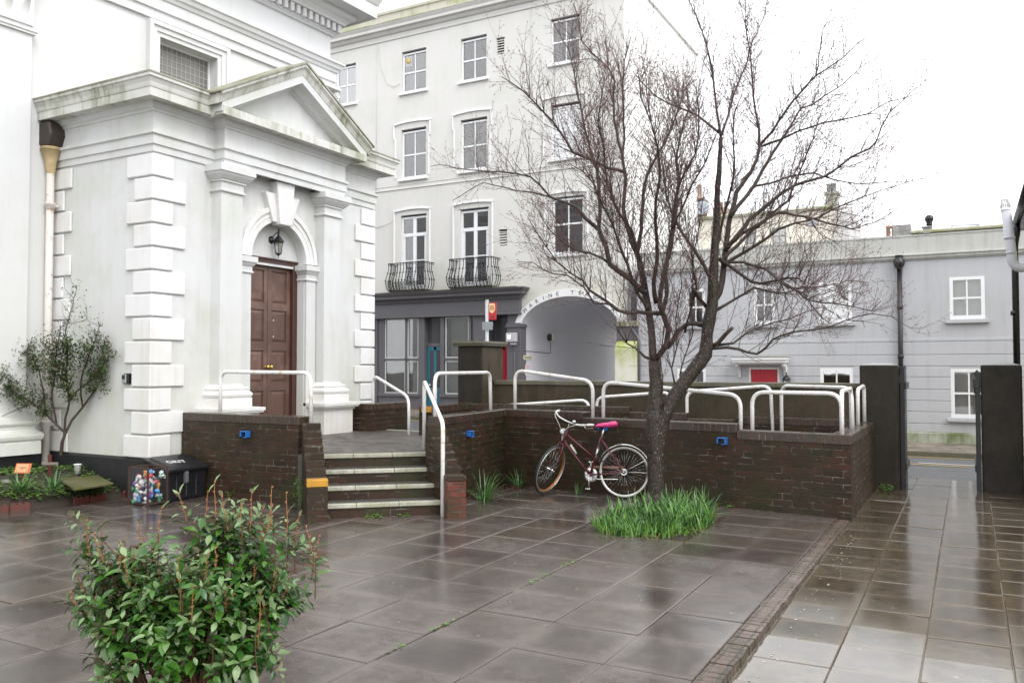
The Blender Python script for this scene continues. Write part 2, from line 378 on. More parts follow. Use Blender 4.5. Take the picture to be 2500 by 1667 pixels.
g=MB(); g.quad((-1.18,1.6,-.074),(3,1.6,-.074),(3,12,-.012),(-1.18,12,-.012)); g.quad((-1.18,12,-.012),(3,12,-.012),(3,14.05,-.012),(-1.18,14.05,-.012)); g.quad((-1.18,-1,-.074),(3,-1,-.074),(3,1.6,-.074),(-1.18,1.6,-.074)); struct('path_bed',g,M['pale_joint'])
# brick-on-edge kerb of the court
g=MB(); y=-.5; k=0
while y<9.78:
    dz=rnd.uniform(-.003,.003); dx=rnd.uniform(-.004,.004); g.box(-1.305+dx,-1.172+dx,y+.003,y+.0715,-.12,.004+dz); y+=.0745
struct('kerb_edging',g,M['kerbbrick'],bevel=.003)
# road, kerb, far pavement, markings
def strip(y0,y1,z0,z1,x0=-60,x1=40,t=None):
    g=MB(); X=[x0]+[x for x in (-15,-10,-6,-3,-1.5,3) if x0<x<x1]+[x1]
    for a,b in zip(X[:-1],X[1:]): g.quad((a,y0,z0+zs(a)),(b,y0,z0+zs(b)),(b,y1,z1+zs(b)),(a,y1,z1+zs(a)))
    return g
struct('road',strip(14.02,18.45,-.005,-.09),M['asphalt'])
struct('near_pavement',strip(12.85,14.02,-.02,-.012,x1=-1.2),M['asphalt'])
g=strip(18.56,20.7,0,.02); struct('far_pavement',g,M['paver'])
g=MB()
X=[-60,-15,-10,-6,-3,-1.5,3,40]
for a,b in zip(X[:-1],X[1:]):
    P=[(a,18.42,-.14+zs(a)),(a,18.56,-.14+zs(a)),(a,18.56,.004+zs(a)),(a,18.43,.0+zs(a)),(b,18.42,-.14+zs(b)),(b,18.56,-.14+zs(b)),(b,18.56,.004+zs(b)),(b,18.43,.0+zs(b))]
    g.add(P,[(0,4,7,3),(3,7,6,2),(1,2,6,5),(0,3,2,1),(4,5,6,7)])
struct('far_kerb',g,M['coping'])
struct('kerb_yellow_line',strip(18.17,18.24,-.08,-.081),M['line_y'])
g=MB(); g.quad((-1.4,16.43,-.040),(-.02,16.33,-.039),(-.02,16.41,-.040),(-1.4,16.51,-.041)); struct('yellow_road_dash',g,M['line_y'])
g=MB(); g.quad((-.85,16.70,-.044),(1.9,16.52,-.040),(1.9,16.60,-.041),(-.85,16.78,-.045)); struct('white_road_dash',g,M['line_w'])
# ================================================================ BUILDING HELPERS
def facade(mb,F,u0,u1,z0,z1,ops,rev=.18,v=0):
    """wall face with rectangular holes (u0,u1,z0,z1) and their reveals"""
    U=sorted(set([u0,u1]+[x for o in ops for x in o[:2]])); Z=sorted(set([z0,z1]+[x for o in ops for x in o[2:4]]))
    for a,b in zip(U[:-1],U[1:]):
        for c,d in zip(Z[:-1],Z[1:]):
            if any(o[0]<=a+1e-6 and b<=o[1]+1e-6 and o[2]<=c+1e-6 and d<=o[3]+1e-6 for o in ops): continue
            mb.quad(F(a,v,c),F(b,v,c),F(b,v,d),F(a,v,d))
    for o in ops:
        a,b,c,d=o[:4]; r=o[4] if len(o)>4 else rev
        for p,q in (((a,c),(b,c)),((b,c),(b,d)),((b,d),(a,d)),((a,d),(a,c))):
            mb.quad(F(p[0],v,p[1]),F(q[0],v,q[1]),F(q[0],v-r,q[1]),F(p[0],v-r,p[1]))
def ell(cu,sp,a,b,n=24,t0=PI,t1=0):
    return [(cu+a*K(t0+(t1-t0)*i/n),sp+b*S(t0+(t1-t0)*i/n)) for i in range(n+1)]
def arch_wall(mb,F,u0,u1,zb,z1,cu,sp,a,b,d,v=0,n=24,soffit=True):
    E=ell(cu,sp,a,b,n)
    if u0<cu-a-1e-6: mb.quad(F(u0,v,zb),F(cu-a,v,zb),F(cu-a,v,z1),F(u0,v,z1))
    if u1>cu+a+1e-6: mb.quad(F(cu+a,v,zb),F(u1,v,zb),F(u1,v,z1),F(cu+a,v,z1))
    for p,q in zip(E[:-1],E[1:]): mb.quad(F(p[0],v,p[1]),F(q[0],v,q[1]),F(q[0],v,z1),F(p[0],v,z1))
    if soffit: arch_soffit(mb,F,zb,cu,sp,a,b,v,v-d,n)
def arch_soffit(mb,F,zb,cu,sp,a,b,v0,v1,n=24):
    E=[(cu-a,zb)]+ell(cu,sp,a,b,n)+[(cu+a,zb)]
    for p,q in zip(E[:-1],E[1:]): mb.add([F(p[0],v0,p[1]),F(q[0],v0,q[1]),F(q[0],v1,q[1]),F(p[0],v1,p[1])],[(0,1,2,3)],True)
def arch_band(mb,F,cu,sp,ai,bi,ao,bo,v0,v1,n=28,t0=PI,t1=0):
    A=ell(cu,sp,ai,bi,n,t0,t1); B=ell(cu,sp,ao,bo,n,t0,t1)
    vs=[]
    for (p,q) in zip(A,B): vs+=[F(p[0],v0,p[1]),F(q[0],v0,q[1]),F(q[0],v1,q[1]),F(p[0],v1,p[1])]
    fs=[(4*i+k,4*i+4+k,4*i+4+(k+1)%4,4*i+(k+1)%4) for i in range(n) for k in range(4)]+[(0,1,2,3),(4*n+3,4*n+2,4*n+1,4*n)]
    mb.add(vs,fs)
def frame_rect(mb,F,a,b,c,d,w,v0,v1):
    mb.box(a,a+w,v0,v1,c,d,F); mb.box(b-w,b,v0,v1,c,d,F); mb.box(a+w,b-w,v0,v1,c,c+w*1.2,F); mb.box(a+w,b-w,v0,v1,d-w,d,F)
def curtain(par,F,a,b,c,d,v,mat,name='curtain',folds=6,amp=.02):
    mb=MB(); n=folds*8; vs=[]
    for i in range(n+1):
        u=a+(b-a)*i/n; o=amp*S(i/8*2*PI+.6*S(i*.21)); vs+=[F(u,v+o,c),F(u,v+o*.6,d)]
    mb.add(vs,[(2*i,2*i+2,2*i+3,2*i+1) for i in range(n)],True); return obj(name,mb,mat,par,recalc=False)
M['net']=plain('net_curtain',(.42,.43,.42),.9,var=.08,scale=4)
M['blind']=plain('pale_blind',(.82,.82,.78),.9,var=.05,scale=2)
M['tan']=plain('tan_curtain',(.30,.23,.16),.9,var=.15,scale=4)
M['blue']=plain('blue_blind',(.22,.24,.30),.9,var=.05)
M['olive']=plain('sallow_blind',(.24,.22,.16),.9,var=.15,scale=3)
def sash(par,F,a,b,c,d,rev=.16,fw=.055,inside='dark',cols=2,mid=True,sill=True,glass=None,mat=None,sillm=None,hi=None,silld=.08,extra=None,bar=.016):
    """sliding sash window: frame with meeting rail and glazing bar, pane, sill, what hangs behind the glass"""
    mat=mat or M['white2']; v=-rev
    mb=MB(); frame_rect(mb,F,a,b,c,d,fw,v,v+.05)
    zm=(c+d)/2 if hi is None else hi
    if mid: mb.box(a+fw,b-fw,v+.005,v+.045,zm-.022,zm+.022,F)
    for k in range(1,cols):
        u=a+fw+(b-a-2*fw)*k/cols; mb.box(u-bar,u+bar,v+.012,v+.038,c+fw,d-fw,F)
    win=obj('window',mb,mat,par)
    p=MB(); p.box(a+fw*.6,b-fw*.6,v+.018,v+.024,c+fw*.6,d-fw*.6,F); obj('pane',p,glass or M['glass'],win)
    if sill:
        s=MB(); s.prism([(v+.0,c),(silld,c-.018),(silld,c-.075),(v,c-.075)],a-.06,b+.06,lambda u,vv,z:F(u,vv,z),axis='w') if False else None
        s=MB(); s.box(a-.08,b+.08,-.02,silld,c-.085,c-.012,F); obj('sill',s,sillm or M['white'],win,bevel=.006)
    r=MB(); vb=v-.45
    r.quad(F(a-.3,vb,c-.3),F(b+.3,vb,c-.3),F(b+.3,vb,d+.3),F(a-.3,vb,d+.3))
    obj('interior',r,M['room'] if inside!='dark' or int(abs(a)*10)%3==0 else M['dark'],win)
    i0,i1,z0,z1=a+fw,b-fw,c+fw,d-fw
    if inside=='net': curtain(win,F,i0,i1,z0,z1,v-.08,M['net'])
    elif inside=='blind': 
        q=MB(); q.box(i0-.04,i1+.04,v-.09,v-.085,z0-.05,z1+.05,F); obj('blind',q,M['blind'],win)
    elif inside in('blue','olive'):
        q=MB(); q.box(i0-.04,i1+.04,v-.09,v-.085,z0-.05,z1+.05,F); obj('blind',q,M[inside],win)
    elif inside=='halfblind':
        q=MB(); q.box(i0-.04,i1+.04,v-.09,v-.085,z0+(z1-z0)*.75,z1+.05,F); obj('blind',q,M['blind'],win)
    elif inside=='curtains':
        wd=(i1-i0)*.3; curtain(win,F,i0-.05,i0+wd,z0-.05,z1,v-.1,M['tan'],folds=4); curtain(win,F,i1-wd*.6,i1+.05,z0-.05,z1,v-.1,M['tan'],folds=3)
    elif inside=='leftnet': curtain(win,F,i0-.05,i0+(i1-i0)*.42,z0-.05,z0+(z1-z0)*.5,v-.1,M['net'],folds=4)
    return win
# ================================================================ CHURCH
ch=thing('church','white stuccoed church with pedimented side porch, quoins and tall brown door','church',(-9.2,9.45,0))
X0=-9.2; Y0=7.22; Y1=11.75; YB0=8.21; YB1=10.70; XF=-9.0
G=Frame(X0,0,90)      # door face: u = world y, outward +x
GS=Frame(0,Y0,0)      # porch side facing the garden: u = world x
CU=9.45; SP=3.28; AI=.57; AO=.80
# porch body
mb=MB()
arch_wall(mb,G,Y0,Y1,.5,4.5,CU,SP,AI,AI,.0,0,30,False)
arch_soffit(mb,G,.5,CU,SP,AI,AI,0,-.14,30)
facade(mb,GS,-11.4,X0,.5,4.5,[])
mb.quad((X0,Y1,.5),(X0-2.2,Y1,.5),(X0-2.2,Y1,4.5),(X0,Y1,4.5))
mb.quad(G(CU-.7,-.14,3.2),G(CU+.7,-.14,3.2),G(CU+.7,-.14,4.2),G(CU-.7,-.14,4.2))   # lunette over the door
obj('porch_wall',mb,M['church'],ch,recalc=False)
mb=MB(); mb.mold([(-11.4,Y0),(X0,Y0),(X0,8.0)],[(-.05,-.1),(.035,-.1),(.035,.47),(.0,.5),(-.05,.5)]); obj('plinth',mb,M['plinth'],ch)
mb=MB(); mb.mold([(X0,10.9),(X0,Y1),(X0-2,Y1)],[(-.05,-.1),(.035,-.1),(.035,.47),(.0,.5),(-.05,.5)]); obj('plinth',mb,M['plinth'],ch)
# quoins
def quoins(path_fn,n,z0,pitch,a,b): pass
mb=MB(); t=.035; pit=3.93/13
for i in range(13):
    z0=.5+i*pit; z1=z0+pit-.022; longf=(i%2==1)
    fu=.50 if longf else .30; su=.33 if longf else .48
    mb.prism([(X0-su,Y0),(X0-su,Y0-t),(X0+t,Y0-t),(X0+t,Y0+fu),(X0,Y0+fu),(X0,Y0)],z0,z1,axis='z')
obj('corner_quoins',mb,M['quoin'],ch,bevel=.012)
mb=MB()
for i in range(13):
    z0=.5+i*pit; z1=z0+pit-.022; fu=.50 if i%2==1 else .34
    mb.prism([(X0,Y1-fu),(X0+t,Y1-fu),(X0+t,Y1+t),(X0-.3,Y1+t),(X0-.3,Y1),(X0,Y1)],z0,z1,axis='z')
obj('far_quoins',mb,M['quoin'],ch,bevel=.012)
mb=MB()
for i in range(13):
    z0=.5+i*pit; z1=z0+pit-.022; su=.30 if i%2==1 else .46
    mb.box(-11.30,-11.30+su,Y0-t,Y0+.0,z0,z1)
obj('inner_quoins',mb,M['quoin'],ch,bevel=.012)
# entablature
path=[(-11.35,Y0),(X0,Y0),(X0,YB0),(XF,YB0),(XF,YB1),(X0,YB1),(X0,Y1),(X0-2.1,Y1)]
mb=MB(); mb.mold(path,[(-.02,4.44),(.022,4.44),(.022,4.525),(.045,4.535),(.045,4.65),(.075,4.665),(.075,4.70),(.03,4.715),(.03,4.955),(-.02,4.955)])
obj('architrave',mb,M['church'],ch)
mb=MB(); mb.mold(path,[(-.02,4.94),(.045,4.955),(.055,4.985),(.08,5.0),(.12,5.05),(.125,5.07),(-.02,5.07)])
obj('bed_moulding',mb,M['church'],ch)
mb=MB(); mb.mold(path,[(-.02,5.06),(.255,5.06),(.255,5.055),(.275,5.055),(.275,5.17),(-.02,5.19)])
obj('corona',mb,M['quoin_dirty'],ch)
cy=[(-.02,5.165),(.283,5.165),(.29,5.19),(.295,5.225),(.315,5.27),(.335,5.285),(.335,5.325),(.2,5.35),(-.02,5.36)]
mb=MB(); mb.mold([(-11.35,Y0),(X0,Y0),(X0,8.1)],cy); obj('cornice',mb,M['quoin_dirty'],ch)
mb=MB(); mb.mold([(X0,10.8),(X0,Y1),(X0-2.1,Y1)],cy); obj('cornice',mb,M['quoin_dirty'],ch)
mb=MB(); mb.mold([(-11.35,Y0),(X0,Y0),(X0,8.1)],[(.0,5.345),(.345,5.325),(.345,5.345),(.0,5.42)]); obj('lead_flashing',mb,M['moss'],ch); mb=MB(); mb.mold([(X0,10.8),(X0,Y1),(X0-2.1,Y1)],[(.0,5.345),(.345,5.325),(.345,5.345),(.0,5.42)])
obj('lead_flashing',mb,M['moss'],ch)
# pediment
def rake(mb,xa,xb,lo,hi,ext,prof=None):
    """pair of sloping members between two offsets above the cornice line"""
    ap=(CU,6.02); sl=(6.02-5.19)/(CU-7.92)
    for sg in (-1,1):
        yE=CU+sg*(1.53+ext); zE=6.02-sl*(1.53+ext)
        poly=[(yE,zE+lo),(CU,6.02+lo),(CU,6.02+hi),(yE,zE+hi)]
        if prof is None: mb.prism(poly,xa,xb,axis='x')
        else:
            n=len(prof); P=[]
            for (y,z) in ((yE,zE),(CU,6.02)):
                for (o,h) in prof: P.append((XF+o,y,z+h))
            mb.add(P,[(i,(i+1)%n,n+(i+1)%n,n+i) for i in range(n)]+[tuple(range(n)),tuple(range(2*n-1,n-1,-1))])
mb=MB(); mb.prism([(7.98,5.17),(CU,5.98),(10.92,5.17)],XF-.3,XF+.0,axis='x'); obj('tympanum',mb,M['church'],ch)
mb=MB(); rake(mb,0,0,0,0,0,[(-.02,-.16),(.10,-.16),(.10,-.145),(.14,-.10),(.265,-.10),(.265,.02),(-.02,.02)]); obj('raking_corona',mb,M['church'],ch)
mb=MB(); rake(mb,0,0,0,0,.07,[(-.02,.02),(.272,.02),(.285,.06),(.30,.10),(.335,.14),(.335,.175),(.2,.19),(-.02,.19)]); obj('raking_cornice',mb,M['quoin_dirty'],ch)
mb=MB(); sl=(6.02-5.19)/1.53
for sg in (-1,1):
    yE=CU+sg*1.64; zE=6.02-sl*1.64
    P=[(XF+.35,yE,zE+.18),(XF+.35,CU,6.20),(-9.25,CU,6.20),(-9.25,yE,zE+.18),(XF+.35,yE,zE+.205),(XF+.35,CU,6.235),(-9.25,CU,6.235),(-9.25,yE,zE+.205)]
    mb.add(P,[(0,1,2,3),(4,5,6,7),(0,1,5,4),(1,2,6,5),(2,3,7,6),(3,0,4,7)])
obj('pediment_roof',mb,M['moss'],ch)
mb=MB(); mb.quad((-11.3,Y0+.02,5.40),(X0+.05,Y0+.02,5.40),(X0+.05,Y1,5.40),(-11.3,Y1,5.40)); obj('flat_roof',mb,M['moss'],ch)
mb=MB(); n=44
for i in range(n):   # carved leaf row at the foot of the tympanum
    y=8.3+i*2.3/n; h=min(.085,(min(y-8.0,10.9-y))*.5-.03)
    if h>.02: mb.box(XF,XF+.028,y,y+.026,5.20,5.20+h); 
mb.box(XF,XF+.02,8.15,10.75,5.18,5.205); obj('carved_band',mb,M['church'],ch,bevel=.006)
mb=MB()
for sg in (-1,1):
    mb=MB(); mb.prism([(CU+sg*1.1,5.30),(CU,5.86),(CU,5.82),(CU+sg*1.02,5.30)],XF,XF+.03,axis='x'); obj('tympanum_beading',mb,M['church'],ch)
# pilasters with pedestals
def rect_mold(mb,x0,x1,y0,y1,prof):
    mb.mold([(x0,y0),(x1,y0),(x1,y1),(x0,y1)],prof,ends=False)
for yc in (8.36,10.46):
    pil=MB(); pil.box(X0-.02,XF,yc-.195,yc+.195,1.3,4.2); o=obj('pilaster',pil,M['church'],ch,bevel=.004)
    cap=MB(); rect_mold(cap,X0,XF,yc-.195,yc+.195,[(-.02,4.075),(.012,4.075),(.03,4.085),(.03,4.105),(.012,4.115),(.004,4.125),(.004,4.22),(.03,4.225),(.03,4.245),(.05,4.26),(.095,4.31),(.105,4.33),(.105,4.345),(.125,4.345),(.125,4.44),(-.02,4.44)])
    obj('capital',cap,M['church'],o)
    b=MB(); rect_mold(b,X0,XF,yc-.195,yc+.195,[(-.02,1.10),(.105,1.10),(.105,1.235),(.085,1.235),(.10,1.25),(.112,1.28),(.10,1.31),(.075,1.325),(.06,1.33),(.06,1.345),(.072,1.36),(.06,1.38),(.03,1.385),(.004,1.42),(-.02,1.42)])
    obj('pilaster_base',b,M['quoin'],o)
    pd=MB(); rect_mold(pd,X0,XF+.15,yc-.345,yc+.345,[(-.9,.2),(.0,.2),(.0,.98),(.02,.99),(.03,1.02),(.07,1.03),(.07,1.055),(.085,1.055),(.085,1.10),(-.345,1.112)])
    pd.box(X0-.1,XF+.14,yc-.34,yc+.34,.2,1.10)
    obj('pedestal',pd,M['quoin'],ch)
# archivolt, imposts, keystone
mb=MB(); arch_band(mb,G,CU,SP,AI,AI,AO-.07,AO-.07,-.02,.05,36); arch_band(mb,G,CU,SP,AO-.07,AO-.07,AO,AO,-.02,.075,36); arch_band(mb,G,CU,SP,AI+.085,AI+.085,AI+.10,AI+.10,.03,.058,36)
obj('archivolt',mb,M['quoin'],ch)
for sg in (-1,1):
    mb=MB(); a,b=sorted((CU+sg*AI,CU+sg*AO)); 
    rect=[(-.02,3.02),(.012,3.02),(.02,3.035),(.012,3.05),(.004,3.055),(.004,3.12),(.02,3.13),(.045,3.17),(.06,3.18),(.06,3.26),(-.02,3.265)]
    mb.mold([(X0-.14,a),(X0+.05,a),(X0+.05,b),(X0-.02,b)],rect,ends=False); mb.box(X0-.13,X0+.045,a+.01,b-.01,.6,3.05)
    mb.box(X0-.13,X0+.05,a+.005,b-.005,3.05,3.262)
    obj('impost',mb,M['church'],ch)
def wedge(mb,ct,cb,z0,z1,v0,v1): mb.prism([(cb[0],z0),(cb[1],z0),(ct[1],z1),(ct[0],z1)],v0,v1,G)
mb=MB(); wedge(mb,(CU-.19,CU+.19),(CU-.115,CU+.115),3.80,4.44,-.02,.16); wedge(mb,(CU-.36,CU-.17),(CU-.20,CU-.10),3.83,4.26,-.02,.10); wedge(mb,(CU+.17,CU+.36),(CU+.10,CU+.20),3.83,4.26,-.02,.10)
obj('keystone',mb,M['quoin'],ch,bevel=.008)
# door
dr=MB(); D0,D1=8.97,9.93; zb,zt=.61,3.235; dv=-.20
fr=MB(); fr.box(CU-AI-.03,D0,dv-.05,-.135,zb,zt+.06,G); fr.box(D1,CU+AI+.03,dv-.05,-.135,zb,zt+.06,G); fr.box(D0,D1,dv-.05,-.135,zt,zt+.06,G)
fr.box(CU-.62,CU+.62,-.16,-.115,zt+.055,zt+.085,G)
door=obj('door_frame',fr,M['wood_dark'],ch,bevel=.006)
for (a,b) in ((D0,CU-.004),(CU+.004,D1)):
    lf=MB(); lf.box(a,b,dv-.045,dv-.02,zb+.01,zt-.005,G)
    rows=[(.78,1.30),(1.43,1.91),(2.04,2.53),(2.64,3.13)]; s=.075
    zz=[zb+.01]+[x for r in rows for x in r]+[zt-.005]
    for i in range(0,len(zz),2): lf.box(a+s,b-s,dv-.02,dv,zz[i],zz[i+1],G)
    lf.box(a,a+s,dv-.02,dv,zb+.01,zt-.005,G); lf.box(b-s,b,dv-.02,dv,zb+.01,zt-.005,G)
    for (z0,z1) in rows:
        A=(a+s,b-s,z0,z1); i=.05
        P=[G(A[0]+.012,dv-.02,A[2]+.012),G(A[1]-.012,dv-.02,A[2]+.012),G(A[1]-.012,dv-.02,A[3]-.012),G(A[0]+.012,dv-.02,A[3]-.012),G(A[0]+i,dv-.004,A[2]+i),G(A[1]-i,dv-.004,A[2]+i),G(A[1]-i,dv-.004,A[3]-i),G(A[0]+i,dv-.004,A[3]-i)]
        lf.add(P,[(0,1,5,4),(1,2,6,5),(2,3,7,6),(3,0,4,7),(4,5,6,7)])
    L=obj('door',lf,M['wood'],ch,bevel=.003)
    hb=MB(); hu=CU+(.035 if a>9.4 else -.035)
    Mx=Matrix.Rotation(R(90),3,'Y'); hb.lathe([(.022,0),(.024,.006),(.010,.010),(.010,.03),(.024,.042),(.030,.058),(.024,.072),(0,.076)],G(hu,dv,1.665),14,Mx); obj('door_knob',hb,M['brass'],L)
    if a>9.4:
        lb=MB(); lb.box(CU+.12,CU+.135,dv-.02,dv-.002,2.37,2.39,G); obj('keyhole_plate',lb,M['white'],L); lb=MB(); lb.box(CU+.12,CU+.135,dv-.02,dv-.002,2.12,2.14,G); obj('keyhole_plate',lb,M['white'],L)
# main body, slightly skewed to the porch
A=Frame(-11.23,7.23,87)
mb=MB(); uL=5.40
facade(mb,A,-9,uL,.5,8.25,[(1.58,2.68,4.9,6.85,.20)])
mb.quad(A(uL,0,.5),A(uL,-9,.5),A(uL,-9,8.25),A(uL,0,8.25)); mb.quad(A(uL,-9,.5),A(-9,-9,.5),A(-9,-9,9),A(uL,-9,9))
mb.quad(A(-9,0,9.0),A(uL,0,9.0),A(uL,-9,9.0),A(-9,-9,9.0))
obj('main_wall',mb,M['church_main'],ch,recalc=False)
p0=A(-9,0,0)[:2]; p1=A(uL,0,0)[:2]; p2=A(uL,-6,0)[:2]
mb=MB(); mb.mold([p0,p1,p2],[(-.05,-.1),(.035,-.1),(.035,.47),(.0,.5),(-.05,.5)]); obj('main_plinth',mb,M['plinth'],ch)
mb=MB(); mb.mold([p0,p1,p2],[(-.02,7.10),(.05,7.10),(.05,7.24),(.085,7.25),(.085,7.42),(.11,7.43),(.13,7.48),(.16,7.50),(.18,7.56),(.21,7.58),(.21,7.62),(.06,7.68),(-.02,7.69)])
obj('main_architrave',mb,M['church_main'],ch)
mb=MB(); mb.mold([p0,p1,p2],[(-.02,8.16),(.05,8.16),(.07,8.19),(.10,8.20),(.10,8.22),(-.02,8.22)]); mb.mold([p0,p1,p2],[(-.02,8.38),(.20,8.38),(.22,8.42),(.27,8.47),(.33,8.50),(.36,8.56),(.36,8.60),(.62,8.62),(.62,8.60),(.64,8.60),(.64,8.84),(.66,8.86),(.72,8.98),(.76,9.05),(.76,9.10),(-.3,9.14)])
obj('main_cornice',mb,M['church_main'],ch)
mb=MB(); mb.mold([p0,p1,p2],[(.5,9.11),(.80,9.085),(.80,9.12),(.5,9.16),(-2,9.5),(-2,9.1)]); obj('main_roof_edge',mb,plain('slate_edge',(.12,.13,.15),.5),ch)
mb=MB(); u=-2.0
while u<uL+.1: mb.box(u,u+.085,-.01,.17,8.225,8.375,A); u+=.155
obj('dentils',mb,M['church_main'],ch)
mb=MB(); mb.box(-2.2,uL,-.01,.06,8.22,8.38,A); obj('dentil_band',mb,M['church_main'],ch)
# window with stepped architrave and leaded lights
mb=MB()
for (w0,w1,pv) in ((0,.07,.05),(.07,.15,.075),(.15,.215,.105)):
    a,b,d=1.58-w0,2.68+w0,6.85+w0; A1,B1,D1_=1.58-w1,2.68+w1,6.85+w1
    mb.box(A1,a,-.01,pv,4.9,d,A); mb.box(b,B1,-.01,pv,4.9,d,A); mb.box(A1,B1,-.01,pv,d,D1_,A)
obj('window_architrave',mb,M['church_main'],ch)
wn=MB(); frame_rect(wn,A,1.58,2.68,4.9,6.85,.03,-.19,-.15); wn=obj('window',wn,M['white'],ch)
mb=MB(); mb.box(1.6,2.66,-.182,-.176,4.92,6.83,A); 
lg=Mat('obscured_brown_glass'); lg.to(lg.mix(lg.noise(2.5,4),(.13,.125,.115),(.19,.18,.16)),'Base Color'); lg.set(rough=.22); obj('pane',mb,lg.m,wn)
mb=MB()
for i in range(1,12): u=1.6+i*1.06/12; mb.box(u-.006,u+.006,-.176,-.170,4.92,6.83,A)
for i in range(1,18): z=4.92+i*1.91/18; mb.box(1.6,2.66,-.174,-.168,z-.006,z+.006,A)
obj('leading',mb,plain('grey_lead',(.33,.33,.32),.5),wn)
# giant pilasters of the main body
def acanthus(mb,Fm,u0,u1,z0,z1,v):
    """rows of curled leaves and corner volutes"""
    for row,(h,n) in enumerate(((0,5),(.34,4))):
        for i in range(n):
            u=u0+(u1-u0)*(i+.5)/n; zb_=z0+h*(z1-z0); hh=(z1-z0)*.42; wd=(u1-u0)/n*.55
            prof=[(0,0,1),(.02,.35,1.1),(.04,.65,.95),(.09,.9,.7),(.13,1.0,.4),(.14,.93,.2)]
            P=[]
            for (o,t,ww) in prof:
                for s_ in (-1,-.4,0,.4,1): P.append(Fm(u+s_*wd*ww*.5,v+o-.02*abs(s_)+.012*(abs(s_)==.4),zb_+t*hh))
            mb.add(P,[(r*5+c,r*5+c+1,r*5+5+c+1,r*5+5+c) for r in range(5) for c in range(4)],True)
    for ue,sg in ((u0,-1),(u1,1)):
        pts=[]; 
        for k in range(16):
            q=k/15*3.6*PI/1.6; r_=.075*(1-k/17); pts.append(Fm(ue+sg*.03+sg*.0-sg*r_*S(q),v+.10,z1-.13+r_*K(q)))
        mb.tube(pts,[.022-.001*k for k in range(16)],6)
    mb.box(u0-.05,u1+.05,v-.1,v+.16,z1-.045,z1,Fm)
    mb.box(u0+.0,u1-.0,v-.1,v+.02,z0,z1-.04,Fm)
for (ua,ub) in ((-1.55,-.42),(4.58,5.39)):
    s_=MB(); s_.box(ua,ub,-.02,.09,.9,6.3,A); o=obj('giant_pilaster',s_,M['church_main'],ch,bevel=.004)
    c=MB(); c.box(ua-.035,ub+.035,-.02,.125,6.18,6.215,A); c.box(ua-.055,ub+.055,-.02,.145,6.215,6.235,A); acanthus(c,A,ua,ub,6.3,7.08,.10); obj('capital',c,M['quoin'],o)
    b=MB(); pr=[(0,.5),(.14,.5),(.14,.66),(.13,.67),(.155,.70),(.165,.74),(.155,.78),(.12,.80),(.085,.83),(.085,.87),(.10,.88),(.12,.91),(.11,.95),(.07,.96),(.03,.99),(.0,1.06)]
    q0=A(ua,-.02,0)[:2]; q1=A(ua,.09,0)[:2]; q2=A(ub,.09,0)[:2]; q3=A(ub,-.02,0)[:2]
    b.mold([q0,q1,q2,q3],[(-.02,.5)]+pr[1:]+[(-.02,1.06)],ends=False); obj('pilaster_base',b,M['church'],o)
# downpipe in the corner
pp=MB(); px,py=-11.16,Y0-.085-.04
pp.tube([(px,py,.12),(px,py,4.35)],.05,14)
for z in (1.9,3.9,.9): pp.lathe([(.05,-.06),(.064,-.055),(.064,.0),(.07,.005),(.07,.03),(.05,.035)],(px,py,z),14); pp.box(px-.10,px+.10,py+.03,py+.06,z-.03,z-.0)
dp=obj('downpipe',pp,M['pipe'],ch)
pp=MB(); pp.lathe([(.052,4.34),(.06,4.36),(.075,4.5),(.125,4.66),(.135,4.66),(.135,4.70)],(px,py,0),14); obj('hopper',pp,plain('rust_stained_hopper',(.52,.40,.22),.6,var=.5,scale=9),dp)
pp=MB(); pp.prism([(px-.17,4.72),(px+.10,4.70),(px+.17,4.86),(px+.13,5.04),(px-.17,5.05)],py-.12,py+.14,axis='v'); obj('lead_chute',pp,plain('dark_stained_lead',(.045,.035,.028),.6,var=.5,scale=9),dp,bevel=.02)
# ================================================================ TALL CREAM BUILDING
T=Frame(0,20.6,0); TX0,TX1=-19.5,-7.87
tb=thing('terrace_building','tall cream stuccoed four-storey building with grey shopfront, two iron balconies and an archway','building',(-12,20.6,0))
top=[(-17.63,-16.83),(-15.05,-14.16),(-12.94,-12.06),(-10.02,-9.14)]
ops=[(a,b,9.99,11.25) for a,b in top]+[(-15.06,-14.15,7.36,8.86),(-12.94,-12.04,7.36,8.86),(-10.02,-9.12,7.36,8.86)]
ops+=[(-15.07,-14.13,3.95,6.25),(-12.95,-11.99,3.95,6.25),(-9.99,-9.05,4.74,6.30)]
ops+=[(-11.74,-11.47,10.55,11.05,.12),(-11.66,-11.38,5.07,5.56,.12)]
ops+=[(-10.95,-8.05,-.2,3.9,0),(-16.6,-11.0,-.2,3.2,0)]
mb=MB(); facade(mb,T,TX0,TX1,0,11.75,ops,.15)
AC,AS,AA,AB=-9.5,2.70,1.45,.88
arch_wall(mb,T,-10.95,-8.05,-.1,3.9,AC,AS,AA,AB,.0,0,30,False)
obj('wall',mb,M['tall'],tb,recalc=False)
mb=MB(); mb.quad((TX1,20.6,0),(TX1,27.3,0),(TX1,27.3,12.1),(TX1,20.6,12.1)); mb.quad((TX1,27.3,4),(-19.5,27.3,4),(-19.5,27.3,12.1),(TX1,27.3,12.1)); mb.quad((-11.2,27.3,0),(-19.5,27.3,0),(-19.5,27.3,4),(-11.2,27.3,4)); mb.quad((TX0,20.6,0),(TX0,27.3,0),(TX0,27.3,12.1),(TX0,20.6,12.1))
obj('gable_wall',mb,M['tall_side'],tb,recalc=False)
mb=MB(); mb.box(TX1-.25,TX1+.07,20.8,27.4,12.08,12.2); obj('gable_coping',mb,M['tall_side'],tb)  # coping shares the gable's painted glare
